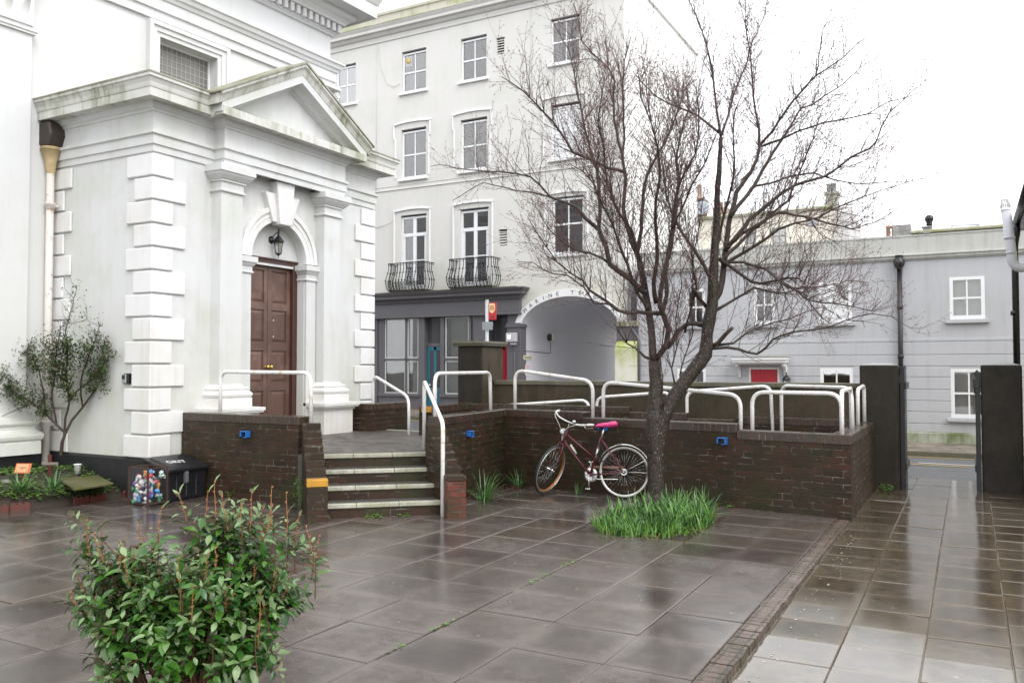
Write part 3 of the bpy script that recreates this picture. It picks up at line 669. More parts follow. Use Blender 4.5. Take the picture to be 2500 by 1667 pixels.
mb=MB(); mb.quad((TX0,20.6,12.0),(TX1,20.6,12.0),(TX1,27.3,12.0),(TX0,27.3,12.0)); obj('roof',mb,M['moss'],tb)
e=[(TX0,20.6),(TX1,20.6)]
mb=MB(); mb.mold(e,[(-.02,11.69),(.025,11.69),(.035,11.71),(.025,11.73),(-.02,11.73)]); mb.mold(e,[(-.1,11.735),(.006,11.735),(.006,11.86),(.06,11.88),(.10,11.93),(.10,11.96),(.20,11.98),(.20,12.06),(.25,12.13),(.25,12.16),(-.1,12.2)]); obj('cornice',mb,M['tall'],tb)
mb=MB(); mb.mold(e,[(.0,12.16),(.27,12.16),(.27,12.19),(.02,12.24),(.02,12.52),(.06,12.53),(.06,12.61),(-.22,12.62),(-.22,12.1)]); obj('parapet',mb,M['tall_moss'],tb)
mb=MB(); mb.mold(e,[(-.02,7.04),(.02,7.04),(.03,7.06),(.02,7.08),(-.02,7.08)]); mb.mold(e,[(-.02,7.17),(.012,7.17),(.012,7.19),(-.02,7.19)]); obj('string_course',mb,M['tall'],tb)
def hood(par,a,b,zt,zb,ears,w=.035,pr=.05,seg=False):
    mb=MB(); n=10; 
    for i in range(n):
        u0=a+(b-a)*i/n; u1=a+(b-a)*(i+1)/n; h=lambda u: zt+.05*(1-((u-(a+b)/2)/((b-a)/2))**2)
        P=[T(u0,-.01,h(u0)-w*1.3),T(u1,-.01,h(u1)-w*1.3),T(u1,pr,h(u1)-w*1.3),T(u0,pr,h(u0)-w*1.3),T(u0,-.01,h(u0)+.01),T(u1,-.01,h(u1)+.01),T(u1,pr,h(u1)+.01),T(u0,pr,h(u0)+.01)]
        mb.add(P,[(0,1,2,3),(4,5,6,7),(0,1,5,4),(3,2,6,7),(0,3,7,4),(1,2,6,5)])
    if ears:
        for sg,u in ((1,a),(-1,b)):
            u1=u+sg*w; mb.box(u,u1,-.01,pr,zt-.44,zt-.02,T); mb.box(u+sg*.0,u+sg*(w+.045),-.01,pr-.01,zt-.475,zt-.44,T); mb.box(u+sg*.045,u+sg*(w+.045),-.01,pr-.012,zb,zt-.475,T)
    else:
        for sg,u in ((1,a),(-1,b)): mb.box(u,u+sg*w,-.01,pr,zb,zt-.02,T)
    return obj('window_surround',mb,M['white'],par,bevel=.004)
for i,(a,b) in enumerate(top): sash(tb,T,a,b,9.99,11.20,.12,.05,inside=['blue','leftnet','dark','curtains'][i],glass=M['glass_sky'] if i==0 else None)
for i,(a,b) in enumerate(((-15.06,-14.15),(-12.94,-12.04),(-10.02,-9.12))):
    sash(tb,T,a,b,7.36,8.80,.12,.055,inside=['dark','olive','blue'][i],glass=M['glass_sky'] if i==2 else None); hood(tb,a-.27,b+.17,9.05,7.40,True)
mb=MB(); mb.lathe([(0,0),(.09,0),(.09,.006),(0,.007)],T(-14.88,-.100,10.98),20,Matrix.Rotation(R(90),3,'X')); w_=obj('round_sticker',mb,plain('sticker_ochre',(.55,.42,.14),.6,var=.3,scale=30),tb)
mb=MB(); mb.box(-15.0,-14.75,-.108,-.104,10.82,11.12,T); obj('notice',mb,M['white'],tb)
sash(tb,T,-9.99,-9.05,4.74,6.26,.12,.055,inside='dark',hi=5.56); hood(tb,-10.20,-8.90,6.40,4.66,False)
for (a,b) in ((-15.07,-14.13),(-12.95,-11.99)):
    mb=MB(); v=-.12; frame_rect(mb,T,a,b,3.95,6.2,.06,v,v+.05); c=(a+b)/2
    mb.box(a+.06,b-.06,v,v+.055,5.60,5.70,T); mb.box(c-.055,c+.055,v+.005,v+.05,4.0,6.15,T)
    for q in (a+.06,b-.12): mb.box(q,q+.06,v+.005,v+.045,4.0,5.6,T)
    mb.box(a+.1,b-.1,v+.01,v+.04,4.86,4.89,T); mb.box(a+.1,b-.1,v+.01,v+.045,3.95,4.14,T)
    fw=obj('french_window',mb,M['white2'],tb)
    p=MB(); p.box(a+.05,b-.05,v+.018,v+.024,4.0,6.15,T); obj('pane',p,M['glass'],fw)
    r=MB(); r.quad(T(a-.3,-.6,3.7),T(b+.3,-.6,3.7),T(b+.3,-.6,6.5),T(a-.3,-.6,6.5)); obj('interior',r,M['dark'],fw)
    hood(tb,a-.24,b+.15,6.40,3.96,False)
for (a,b,c,d) in ((-11.74,-11.47,10.55,11.05),(-11.66,-11.38,5.07,5.56)):
    mb=MB(); frame_rect(mb,T,a,b,c,d-.06,.02,-.06,-.01); 
    for k in range(5): z=c+.05+k*.075; mb.prism([(0,0),(0,0)],0,0) if False else mb.add([T(a,-.02,z),T(b,-.02,z),T(b,-.07,z+.045),T(a,-.07,z+.045),T(a,-.02,z+.012),T(b,-.02,z+.012),T(b,-.07,z+.057),T(a,-.07,z+.057)],[(0,1,2,3),(4,5,6,7),(0,1,5,4),(3,2,6,7),(0,3,7,4),(1,2,6,5)])
    o=obj('louvre_vent',mb,M['tall'],tb); r=MB(); r.quad(T(a,-.11,c),T(b,-.11,c),T(b,-.11,d),T(a,-.11,d)); obj('interior',r,M['dark'],o)
# balconies
def balcony(cx,hw):
    z0,z1=3.93,4.74; D_=.46
    def bow(t): return .075*S(min(1,max(0,(t))) *PI)*(1 if t<.75 else .6)   # belly low down
    base=MB(); rail=MB()
    pth=[(-hw,0),(-hw,D_),(hw,D_),(hw,0)]
    rail.tube([T(cx+u,v,z1) for u,v in pth],.016,6,smooth=False); base.tube([T(cx+u,v,z0) for u,v in pth],.014,6,smooth=False)
    rail.tube([T(cx+u,v,z1-.045) for u,v in pth],.007,5)
    br=obj('balcony',rail,M['black'],tb); obj('base_ring',base,M['black'],br)
    bars=MB(); scr=MB()
    spots=[]
    n=13
    for i in range(n): spots.append((-hw+2*hw*i/(n-1),D_,0,1))
    for sg in (-1,1):
        for k in range(1,4): spots.append((sg*hw,D_*(k/4.0),sg,0))
    for (u,v,du,dv_) in spots:
        if abs(abs(u)-hw)<1e-6 and dv_==1: du=math.copysign(.7,u); dv_=.7
        P=[]
        for t in (0,.08,.2,.32,.45,.58,.72,.86,1):
            o=[.0,.045,.075,.085,.07,.035,.0,-.012,0][[0,.08,.2,.32,.45,.58,.72,.86,1].index(t)]
            P.append(T(cx+u+du*o,v+dv_*o,z0+(z1-z0)*t))
        bars.tube(P,.0115,5)
        tx,ty=(-dv_,du) 
        for zz,o in ((z0+.30,.083),(z0+.53,.02)): 
            c=Vector(T(cx+u+du*o,v+dv_*o,zz)); bars.box(c.x-.02,c.x+.02,c.y-.015,c.y+.015,c.z-.016,c.z+.016)
        # lattice of rings along the belly
    m_=26
    for i in range(m_):
        u=-hw+2*hw*(i+.5)/m_
        for j in range(3):
            z=z0+.05+j*.085; o=[.03,.065,.083][j]; c=Vector(T(cx+u,D_+o,z)); r_=.034
            scr.tube([c+Vector((r_*K(q*PI/4),0,r_*S(q*PI/4))) for q in range(9)],.0085,4,cap=False)
    obj('bars',bars,M['black'],br); obj('scrollwork',scr,M['black'],br)
    b=MB(); b.box(cx-hw+.02,cx+hw-.02,0,D_-.02,z0-.035,z0-.005,T); obj('deck',b,M['coping'],br)
    for sg in (-1,1):
        b=MB(); b.tube([T(cx+sg*hw*.8,.02,z0-.2),T(cx+sg*hw*.8,.2,z0-.12),T(cx+sg*hw*.8,D_-.05,z0-.02)],.012,5); obj('bracket',b,M['black'],br)
balcony(-14.52,.66); balcony(-12.32,.70)
# shopfront
sh=MB(); sh.mold([(-16.9,20.6),(-11.05,20.6),(-11.05,20.75)],[(-.02,3.14),(.16,3.14),(.16,3.17),(.13,3.19),(.13,3.56),(.15,3.58),(.17,3.64),(.20,3.68),(.30,3.70),(.30,3.76),(.36,3.82),(.38,3.85),(.38,3.88),(-.02,3.92)])
shop=obj('shopfront',sh,M['shop'],tb)
mb=MB(); u=-16.8
while u<-10.9: mb.box(u,u+.035,.14,.20,3.575,3.62,T); u+=.065
obj('dentils',mb,M['shop'],shop)
mb=MB(); mb.box(-16.9,-10.9,.0,.40,3.885,3.90,T); obj('lead_flashing',mb,M['moss'],shop)
mb=MB()
def rb(a,b,v0,v1,c,d): mb.box(a,b,v0,v1,c,d,T)
rb(-16.2,-15.86,-.2,.12,0,3.14); rb(-15.86,-15.70,-.2,.06,0,3.14)               # left pier
rb(-15.70,-14.36,-.1,.06,0,.80); rb(-15.80,-14.30,-.1,.12,.80,.88)               # stall riser and sill
rb(-15.70,-15.64,-.1,.05,.88,3.14); rb(-14.86,-14.80,-.1,.05,.88,3.14); rb(-14.36,-14.16,-.45,.05,0,3.14)
rb(-15.64,-14.36,-.1,.05,1.87,1.93)
rb(-14.16,-13.47,-.18,-.09,2.27,2.38); rb(-13.60,-13.47,-.45,.05,0,3.14)
rb(-13.47,-12.40,-.1,.06,0,.80); rb(-13.60,-12.40,-.1,.12,.80,.88); rb(-12.62,-12.56,-.1,.05,.88,3.14); rb(-13.47,-12.40,-.1,.05,1.87,1.93)
rb(-12.46,-12.10,-.45,.05,0,3.14)
rb(-12.10,-11.36,-.5,-.42,2.27,2.38)
rb(-11.36,-10.94,-.3,.06,0,2.78); rb(-11.40,-10.90,-.3,.10,2.78,2.82); rb(-11.38,-10.92,-.3,.08,2.82,2.90); rb(-11.36,-10.98,-.3,.03,2.90,3.14)
obj('shop_frame',mb,M['shop'],shop,bevel=.006)
mb=MB()
M['bead']=plain('pale_window_bead',(.46,.49,.48),.4,var=.05)
for (a,b) in ((-15.64,-14.86),(-14.80,-14.38),(-13.45,-12.62),(-12.56,-12.46)):
    for c,d in ((.88,1.87),(1.93,3.14)):
        if b-a>.2: mb=MB(); frame_rect(mb,T,a+.02,b-.005,c+.01,d-.02,.026,-.02,.03); obj('sash_beading',mb,M['bead'],shop)
mb=MB(); mb.box(-15.66,-14.38,-.01,-.004,.88,3.12,T); mb.box(-13.47,-12.46,-.01,-.004,.88,3.12,T); obj('pane',mb,M['glass_shop'],shop)
frost=glassmat('frosted_lower_glass',.55,.25,.06)
def front_curtains():
    curtain(shop,T,-15.15,-14.86,1.9,3.1,-.12,M['net'],folds=5); curtain(shop,T,-14.8,-14.4,1.9,3.1,-.12,M['net'],folds=6); curtain(shop,T,-12.85,-12.6,.9,3.1,-.12,M['net'],folds=4)
    for a,b in ((-15.68,-14.36),(-13.5,-12.44)):
        q=MB(); q.box(a,b,-.16,-.155,.85,1.9,T); obj('frosted_film',q,plain('frosted_film',(.52,.58,.56),.7,var=.1,scale=2),shop)
        q=MB(); q.box(a,b,-.34,-.335,1.9,3.2,T); obj('interior',q,plain('shop_interior',(.46,.48,.47),.9,var=.25,scale=1.2),shop)
front_curtains()
def panel_door(par,a,b,c,d,v,mat,glz=True):
    m_=MB(); m_.box(a,b,v-.045,v-.012,c,d,T)
    s=.09; mid=(a+b)/2; zz=c+(d-c)*.42
    for (p,q,r_,t_) in ((a,a+s,c,d),(b-s,b,c,d),(mid-.045,mid+.045,c,d),(a+s,b-s,c,c+.12),(a+s,b-s,d-.1,d),(a+s,b-s,zz-.09,zz+.05)): m_.box(p,q,v-.012,v,r_,t_,T)
    o=obj('front_door',m_,mat,par,bevel=.003)
    if glz:
        g_=MB(); g_.box(a+s,mid-.045,v-.012,v-.008,zz+.05,d-.1,T); g_.box(mid+.045,b-s,v-.012,v-.008,zz+.05,d-.1,T); obj('door_glass',g_,plain('dark_door_glass',(.06,.06,.065),.15,var=.1),o)
        g_=MB(); g_.box(mid-.1,mid+.1,v,v+.012,zz-.05,zz-.0,T); obj('letterbox',g_,M['brass'],o)
        g_=MB(); g_.lathe([(.0,0),(.03,.0),(.03,.03),(0,.04)],T(mid-.18,v,zz+.12),10,Matrix.Rotation(R(90),3,'X')); obj('door_knob',g_,M['white'],o)
    return o
M['fan']=plain('fanlight_glass',(.065,.065,.07),.08,var=.1)
panel_door(shop,-14.15,-13.60,.12,2.27,-.10,M['teal']); panel_door(shop,-12.10,-11.37,.12,2.27,-.43,M['red'],False)
mb=MB(); mb.quad(T(-14.16,-.15,2.38),T(-13.47,-.15,2.38),T(-13.47,-.15,3.14),T(-14.16,-.15,3.14)); obj('fanlight',mb,M['fan'],shop); mb=MB(); mb.quad(T(-12.10,-.46,2.38),T(-11.36,-.46,2.38),T(-11.36,-.46,3.14),T(-12.10,-.46,3.14)); obj('fanlight',mb,M['fan'],shop)
mb=MB(); mb.quad(T(-14.2,0.13,3.14),T(-13.4,.13,3.14),T(-13.4,-.5,3.14),T(-14.2,-.5,3.14)); obj('lobby_soffit',mb,M['shop'],shop); mb=MB(); mb.quad(T(-12.2,0.13,3.14),T(-11.3,.13,3.14),T(-11.3,-.5,3.14),T(-12.2,-.5,3.14)); obj('lobby_soffit',mb,M['shop'],shop)
mb=MB(); mb.box(-14.15,-13.5,-.1,.2,.0,.14,T); obj('doorstep',mb,plain('red_step',(.34,.08,.05),.5),shop)
# scroll console on the left pier
mb=MB(); mb.prism([(.12,2.95),(.30,3.12),(.12,3.14)],-16.15,-15.93,lambda a,b,c:T(b,a,c)); 
cs=[]; 
for k in range(22): q=k/21*3.4*PI; r_=.12-.004*k; cs.append(T(-16.04,.16+r_*K(q)*.8,2.82+r_*S(q)))
mb.tube(cs,[.05-.0012*k for k in range(22)],8); mb.tube([T(-16.04,.16,2.75),T(-16.04,.19,2.6),T(-16.04,.15,2.45),T(-16.04,.16,2.36)],[.07,.06,.05,.06],10); mb.lathe([(0,-.05),(.07,-.03),(.085,0),(.06,.04),(0,.05)],T(-16.04,.16,2.33),10)
obj('scroll_console',mb,M['shop'],shop)
mb=MB(); mb.tube([T(-16.12,.14,2.3),T(-16.12,.14,.35)],.012,6); obj('cable',mb,M['black'],shop)
# archway
mb=MB(); arch_band(mb,T,AC,AS,AA,AB,AA+.19,AB+.19,-.02,.04,34); obj('arch_band',mb,M['white'],tb)
mb=MB(); arch_soffit(mb,T,.0,AC,AS,AA,AB,0.0,-7.5,34); mb.quad(T(-10.95,0,.16),T(-8.05,0,.16),T(-8.05,-7.5,.2),T(-10.95,-7.5,.2)); obj('passage',mb,M['archpaint'],tb,recalc=False)
mb=MB()   # corner of the vault where the passage narrows
mb.prism([(-8.35,2.0),(-8.02,2.0),(-8.02,3.3),(-8.62,3.3),(-8.35,2.75)],-.9,-1.3,T); obj('passage_corbel',mb,M['archpaint'],tb)
mb=MB(); mb.prism([(-8.09,0),(-8.05,0),(-8.05,2.72),(-8.09,2.72)],-.3,.06,T); mb.box(-8.05,-7.50,.0,.07,2.37,2.72,T); obj('right_pilaster',mb,M['shop'],tb)
mb=MB(); mb.box(-8.08,-7.48,.0,.12,2.72,2.86,T); obj('pilaster_cap',mb,M['moss'],tb,bevel=.01)
mb=MB(); mb.box(-8.06,-7.50,.0,.26,0,2.12,T); mb.prism([(.0,2.36),(.0,2.12),(.26,2.12),(.24,2.2),(.10,2.34)],-8.06,-7.50,lambda a,b,c:T(b,a,c)); obj('buttress',mb,stucco('mossy_buttress',(.66,.65,.56),(.34,.40,.10),.6,.6,high=(1.6,2.3,1.0,(.30,.34,.08))),tb)
def text(body,size,loc,rotz,mat,par,name='lettering',tilt=0,ext=.004,align='CENTER',font=None,M4=None,sx=1):
    c=bpy.data.curves.new(name,'FONT'); c.body=body; c.size=size; c.extrude=ext; c.align_x=align; c.align_y='CENTER'; c.resolution_u=2
    tmp=bpy.data.objects.new('tmp',c); COL.objects.link(tmp)
    m=M4 if M4 is not None else (Matrix.Translation(loc)@Matrix.Rotation(R(rotz),4,'Z')@Matrix.Rotation(R(90),4,'X')@Matrix.Rotation(R(tilt),4,'Z')@Matrix.Diagonal((sx,1,1,1)))
    dg=bpy.context.evaluated_depsgraph_get(); me=bpy.data.meshes.new_from_object(tmp.evaluated_get(dg)); bpy.data.objects.remove(tmp)
    me.transform(m); me.transform(Matrix.Translation(-origin(par))); o=bpy.data.objects.new(name,me); COL.objects.link(o); o.parent=par; me.materials.clear(); me.materials.append(mat); return o
letm=plain('dark_painted_lettering',(.10,.10,.11),.6,var=.1)
word='MARINE TERRACE'
lets=[]; n=len(word)
# arc-length placement between two angles
t0,t1=R(152),R(24); pos=[]
arc=[(AC+(AA+.095)*K(t0+(t1-t0)*i/200),AS+(AB+.095)*S(t0+(t1-t0)*i/200)) for i in range(201)]
L_=[0]
for i in range(200): L_.append(L_[-1]+math.dist(arc[i],arc[i+1]))
for i,chh in enumerate(word):
    if chh==' ': continue
    s_=L_[-1]*(i+.5)/n; k=min(199,next(j for j in range(200) if L_[j+1]>=s_)); p,q=arc[max(0,k-2)],arc[min(200,k+3)]
    lets.append(text(chh,.155,Vector(T(arc[k][0],.042,arc[k][1])),0,letm,tb,tilt=math.degrees(math.atan2(q[1]-p[1],q[0]-p[0]))))
# join the letters into one part
me=bmesh.new()
for l in lets: me.from_mesh(l.data)
for l in lets[1:]: bpy.data.objects.remove(l)
me.to_mesh(lets[0].data); me.free(); lets[0].name='arch_lettering'
# drain pipes
mb=MB(); mb.tube(bend([(-7.72,20.53,3.95),(-7.72,20.53,2.75),(-7.46,20.50,2.40),(-7.46,20.50,.3)],.1),.033,10); obj('downpipe',mb,M['shop'],tb)
mb=MB()
for (x0,z0,x1,z1) in ((-16.0,7.1,-16.0,12.0),(-10.6,9.2,-10.62,11.7)): mb.tube([T(x0,.012,z0),T((x0+x1)/2,.012,(z0+z1)/2),T(x1,.012,z1)],.008,5)
mb.tube([T(-15.95,.012,11.75),T(-15.85,.012,10.9),T(-15.6,.014,10.35),T(-15.3,.014,10.22),T(-15.1,.012,10.3)],.006,5)
mb.tube([T(-16.1,.02,5.95),T(-15.7,.02,6.0),T(-15.35,.02,6.1)],.006,5); obj('wall_cables',mb,M['tall'],tb)
mb=MB()
for k in range(3): mb.tube([(-16.6+.42*k,20.3,12.6),(-16.4+.42*k,20.3,12.95)],.012,5)
mb.tube([(-16.7,20.3,12.7),(-15.6,20.3,12.98),(-15.2,20.3,12.6)],.012,5); obj('roof_wire',mb,M['capstone'],tb)
# things fixed on the arch
wl=thing('wall_light','black bulkhead light with pale cover inside the archway','light',T(-10.9,-1.8,2.55))
F=Frame(-10.95,0,90)   # left wall of the passage, faces +x
mb=MB(); mb.lathe([(.11,0),(.11,.05),(.09,.08)],(-10.95,22.35,2.55),16,Matrix.Rotation(R(90),3,'Y')); obj('back_plate',mb,M['black'],wl)
mb=MB(); mb.box(-10.9,-10.80,22.40,22.56,2.43,2.66); obj('cover',mb,M['tall'],wl,bevel=.02)
mb=MB(); mb.tube(bend([(-10.935,22.45,2.42),(-10.935,22.45,2.08),(-10.935,20.75,2.13)],.03),.008,6); obj('cable',mb,M['shop'],wl)
ab=thing('floodlight_box','grey meter box with a glowing white lamp beside the archway pier','lamp',T(-11.15,.1,2.45))
mb=MB(); mb.box(-11.31,-10.99,.10,.24,2.36,2.62,T); mb.box(-11.20,-11.04,.06,.2,2.28,2.36,T); obj('box',mb,plain('grey_plastic',(.40,.40,.43),.5),ab,bevel=.02)
lm=Mat('lit_lamp'); lm.set(col=(1,1,.97)); lm.b.inputs['Emission Color'].default_value=(1,1,.96,1); lm.b.inputs['Emission Strength'].default_value=1.6
mb=MB(); mb.box(-11.24,-11.15,.24,.25,2.46,2.56,T); obj('lens',mb,lm.m,ab)
mb=MB(); mb.tube(bend([T(-11.1,.09,2.3),T(-11.1,.09,.4)],.02),.012,6); obj('cable',mb,M['shop'],ab)
# signs on the passage wall
M['paper']=plain('sign_white',(.66,.64,.64),.5,var=.04); M['ink']=plain('sign_dark_ink',(.10,.09,.09),.6); M['redink']=plain('sign_red_ink',(.55,.04,.04),.6); M['creamp']=plain('sign_cream',(.55,.53,.36),.5,var=.1,scale=12)
def rotF(px,py,z): return Matrix.Translation((px,py,z))@Matrix.Rotation(R(90),4,'Z')@Matrix.Rotation(R(90),4,'X')
s1=thing('street_nameplate','long cream nameplate with dark lettering on the lilac passage wall','sign',(-10.94,20.95,1.95))
mb=MB(); mb.box(-10.945,-10.93,20.72,21.22,1.88,2.0); obj('plate',mb,M['creamp'],s1,bevel=.003)
text('MARINE TERRACE MEWS',.062,None,0,M['ink'],s1,M4=rotF(-10.929,20.97,1.94)@Matrix.Diagonal((.62,1,1,1)),ext=.001)
s2=thing('parking_notice','small white notice with red heading below the cream nameplate','sign',(-10.94,20.95,1.6))
mb=MB(); mb.box(-10.945,-10.93,20.83,21.10,1.44,1.74); obj('plate',mb,M['paper'],s2,bevel=.003)
text('PRIVATE\nROAD',.06,None,0,M['redink'],s2,M4=rotF(-10.929,20.965,1.66),ext=.001); text('NO PARKING\nAT ANY TIME',.038,None,0,M['ink'],s2,M4=rotF(-10.929,20.965,1.52),ext=.001)
# ================================================================ GREY HOUSES
gh=thing('grey_terrace_house','low pale lilac-grey two-storey house with white sash windows and red front door','house',(-2,20.6,0))
gx0,gx1=-7.55,8.0
wins=[(-6.24,-5.76,2.70,3.62),(-4.56,-4.08,2.70,3.62),(-3.08,-2.36,2.70,3.64),(-.37,.30,2.70,3.62),(-6.48,-5.75,.55,1.63),(-3.06,-2.35,.55,1.65),(-.37,.32,.57,1.63),(3.0,3.7,2.7,3.62),(3.0,3.7,.57,1.63)]
ops=[w_+(.06,) for w_ in wins]+[(-4.70,-3.98,-.2,1.66,.08)]
mb=MB(); facade(mb,T,gx0,gx1,0,4.4,ops,.06); mb.quad((gx1,20.6,0),(gx1,27,0),(gx1,27,4.4),(gx1,20.6,4.4)); mb.quad((gx0,27,0),(gx1,27,0),(gx1,27,4.4),(gx0,27,4.4)); obj('wall',mb,M['grey'],gh,recalc=False)
mb=MB(); zc=[2.22,1.94,1.69,1.45,1.18,.93,.69,.43,.24]
for z1,z0 in zip(zc[:-1],zc[1:]):
    cuts=sorted([(o[0]-.0,o[1]+.0) for o in ops if o[2]<z1-.02 and o[3]>z0+.02]); u=gx0
    for a,b in cuts+[(gx1,gx1)]:
        if a>u: mb.box(u,a,-.01,.014,z0+.006,z1-.006,T)
        u=b
mb.box(gx0,gx1,-.01,.014,2.232,2.30,T)
obj('rusticated_courses',mb,M['grey'],gh,bevel=.006)
e=[(gx0,20.6),(gx1,20.6)]
mb=MB(); mb.mold(e,[(-.02,4.04),(.03,4.04),(.05,4.07),(.07,4.08),(.07,4.12),(.10,4.14),(.10,4.165),(.006,4.19),(.006,4.56),(.02,4.57),(.02,4.61),(-.25,4.63),(-.25,4.0)]); obj('parapet',mb,M['grey_par'],gh)
mb=MB(); mb.mold([(-1.12,20.6),(gx1,20.6)],[(-.28,4.635),(.04,4.625),(.05,4.66),(.03,4.70),(-.28,4.71)]); obj('mossy_coping',mb,stucco('yellow_moss_coping',(.35,.35,.27),(.22,.20,.03),1.,1.,rough=.9),gh,bevel=.01)
mb=MB(); mb.mold(e,[(-.02,.0),(.05,.0),(.05,.22),(.02,.245),(-.02,.245)]); obj('plinth',mb,M['grey_plinth'],gh)
mb=MB(); mb.quad((gx0,20.8,4.4),(gx1,20.8,4.4),(gx1,27,4.4),(gx0,27,4.4)); obj('roof',mb,M['moss'],gh)
ins=['dark','dark','blind','blind','net','dark','blind','dark','dark']
for i,(a,b,c,d) in enumerate(wins): sash(gh,T,a,b,c,d,.045,.07,inside=ins[i],sillm=M['grey'],silld=.09,glass=M['glass_sky'] if i in(2,5) else None,mat=M['white'])
mb=MB(); frame_rect(mb,T,-4.70,-3.98,-.02,1.66,.045,-.07,.02); fd=obj('door_frame',mb,M['white'],gh)
mb=MB(); mb.box(-4.66,-4.02,-.075,-.045,0,1.62,T)
for k in range(6): mb.box(-4.655+k*.106,-4.655+k*.106+.100,-.05,-.038,.0,1.61,T)
obj('front_door',mb,M['red'],fd,bevel=.002)
mb=MB(); mb.box(-5.02,-3.74,0,.46,1.83,1.90,T); mb.box(-5.0,-3.76,0,.43,1.77,1.83,T); mb.box(-4.97,-3.79,0,.38,1.74,1.77,T); cn=obj('door_canopy',mb,M['white'],gh,bevel=.008)
mb=MB(); mb.box(-5.03,-3.73,0,.47,1.90,1.915,T); obj('canopy_lead',mb,M['moss'],cn)
for u in (-4.95,-3.87):
    mb=MB(); mb.prism([(0,1.74),(.34,1.74),(.34,1.69),(.24,1.66),(.14,1.60),(.08,1.50),(.05,1.42),(0,1.40)],u,u+.07,lambda a,b,c:T(b,a,c)); obj('canopy_bracket',mb,M['white'],cn,bevel=.006)
mb=MB(); mb.tube([T(-1.35,.075,3.86),T(-1.35,.075,.05)],.05,12); 
for z in (3.0,1.9,1.0,.3): mb.lathe([(.05,-.04),(.062,-.04),(.062,.04),(.05,.04)],T(-1.35,.075,z),12)
dp=obj('downpipe',mb,M['black'],gh)
mb=MB(); mb.lathe([(.05,3.84),(.075,3.88),(.11,3.92),(.12,4.0),(.11,4.03),(.08,4.06),(.075,4.14),(.085,4.15),(.0,4.15)],T(-1.35,.13,0),16); obj('hopper',mb,M['black'],dp)
mb=MB(); mb.box(-1.52,-1.14,-.9,-.5,4.5,4.93,T); st=obj('chimney',mb,M['capstone'],gh,bevel=.01)
for u in (-1.62,-1.50):
    mb=MB(); mb.lathe([(.05,4.7),(.05,4.98),(.06,4.99),(.06,5.04),(.045,5.05)],T(u-.05,-1.3,0),12); obj('chimney_pot',mb,plain('terracotta',(.34,.20,.15),.8),gh)
mb=MB(); mb.box(-.87,-.72,-.12,.04,4.6,4.74,T); mb.box(-.90,-.70,-.14,.06,4.74,4.77,T); obj('coping_block',mb,M['capstone'],gh,bevel=.01)
mb=MB(); mb.tube([T(-.76,-.5,4.6),T(-.76,-.5,4.93)],.055,12); 
for z in (4.84,4.89,4.94): mb.lathe([(.055,-.02),(.07,-.01),(.07,.01),(.055,.02)],T(-.76,-.5,z),12)
mb.lathe([(.055,4.94),(.085,4.97),(.095,5.02),(.08,5.07),(.04,5.10),(0,5.105)],T(-.76,-.5,0),14); obj('flue_cowl',mb,M['black'],gh)
mb=MB(); mb.box(-.30,.22,-2.2,-1.2,4.4,4.80,T); mb.tube([T(-.32,-1.2,4.8),T(-.32,-1.2,4.93),T(.24,-1.2,4.90)],.018,6); obj('roof_lantern',mb,plain('slate_grey_box',(.20,.22,.26),.5),gh)
ln=thing('wall_lantern','small black wall lantern beside the red front door','lantern',T(-3.80,.1,1.3))
def lantern(par,c,s=1,armdir=None,glass=None):
    c=Vector(c); n=6
    def ring(r,z): return [c+Vector((r*s*K(2*PI*k/n+.3),r*s*S(2*PI*k/n+.3),z*s)) for k in range(n)]
    mb=MB(); A_,B_,C_=ring(.115,.0),ring(.045,.085),ring(.0,.12)
    mb.add(A_+B_,[(k,(k+1)%n,n+(k+1)%n,n+k) for k in range(n)]+[tuple(range(n))]); mb.lathe([(.045*s,.085*s),(.02*s,.11*s),(.014*s,.13*s),(.022*s,.145*s),(.012*s,.165*s),(0,.19*s)],c,10)
    obj('lantern_cap',mb,M['black'],par)
    mb=MB(); T_,U_=ring(.088,-.01),ring(.055,-.21)
    for p,q in zip(T_,U_): mb.tube([p,q],.006*s,4)
    for rg,rr in ((T_,.008),(U_,.008)): mb.tube(rg+[rg[0]],rr*s,4,cap=False)
    mb.lathe([(.0,-.255*s),(.015*s,-.25*s),(.02*s,-.235*s),(.058*s,-.215*s),(.058*s,-.205*s),(0,-.2*s)],c,10); mb.lathe([(0,-.29*s),(.012*s,-.275*s),(0,-.255*s)],c,8)
    obj('lantern_cage',mb,M['black'],par)
    mb=MB(); T_,U_=ring(.082,-.012),ring(.05,-.205); mb.add(T_+U_,[(k,(k+1)%n,n+(k+1)%n,n+k) for k in range(n)]); obj('lantern_glass',mb,glass or M['glass_sky'],par)
lantern(ln,T(-3.80,.13,1.38),.95); mb=MB(); mb.box(-3.83,-3.77,.0,.1,1.36,1.42,T); obj('wall_bracket',mb,M['black'],ln)
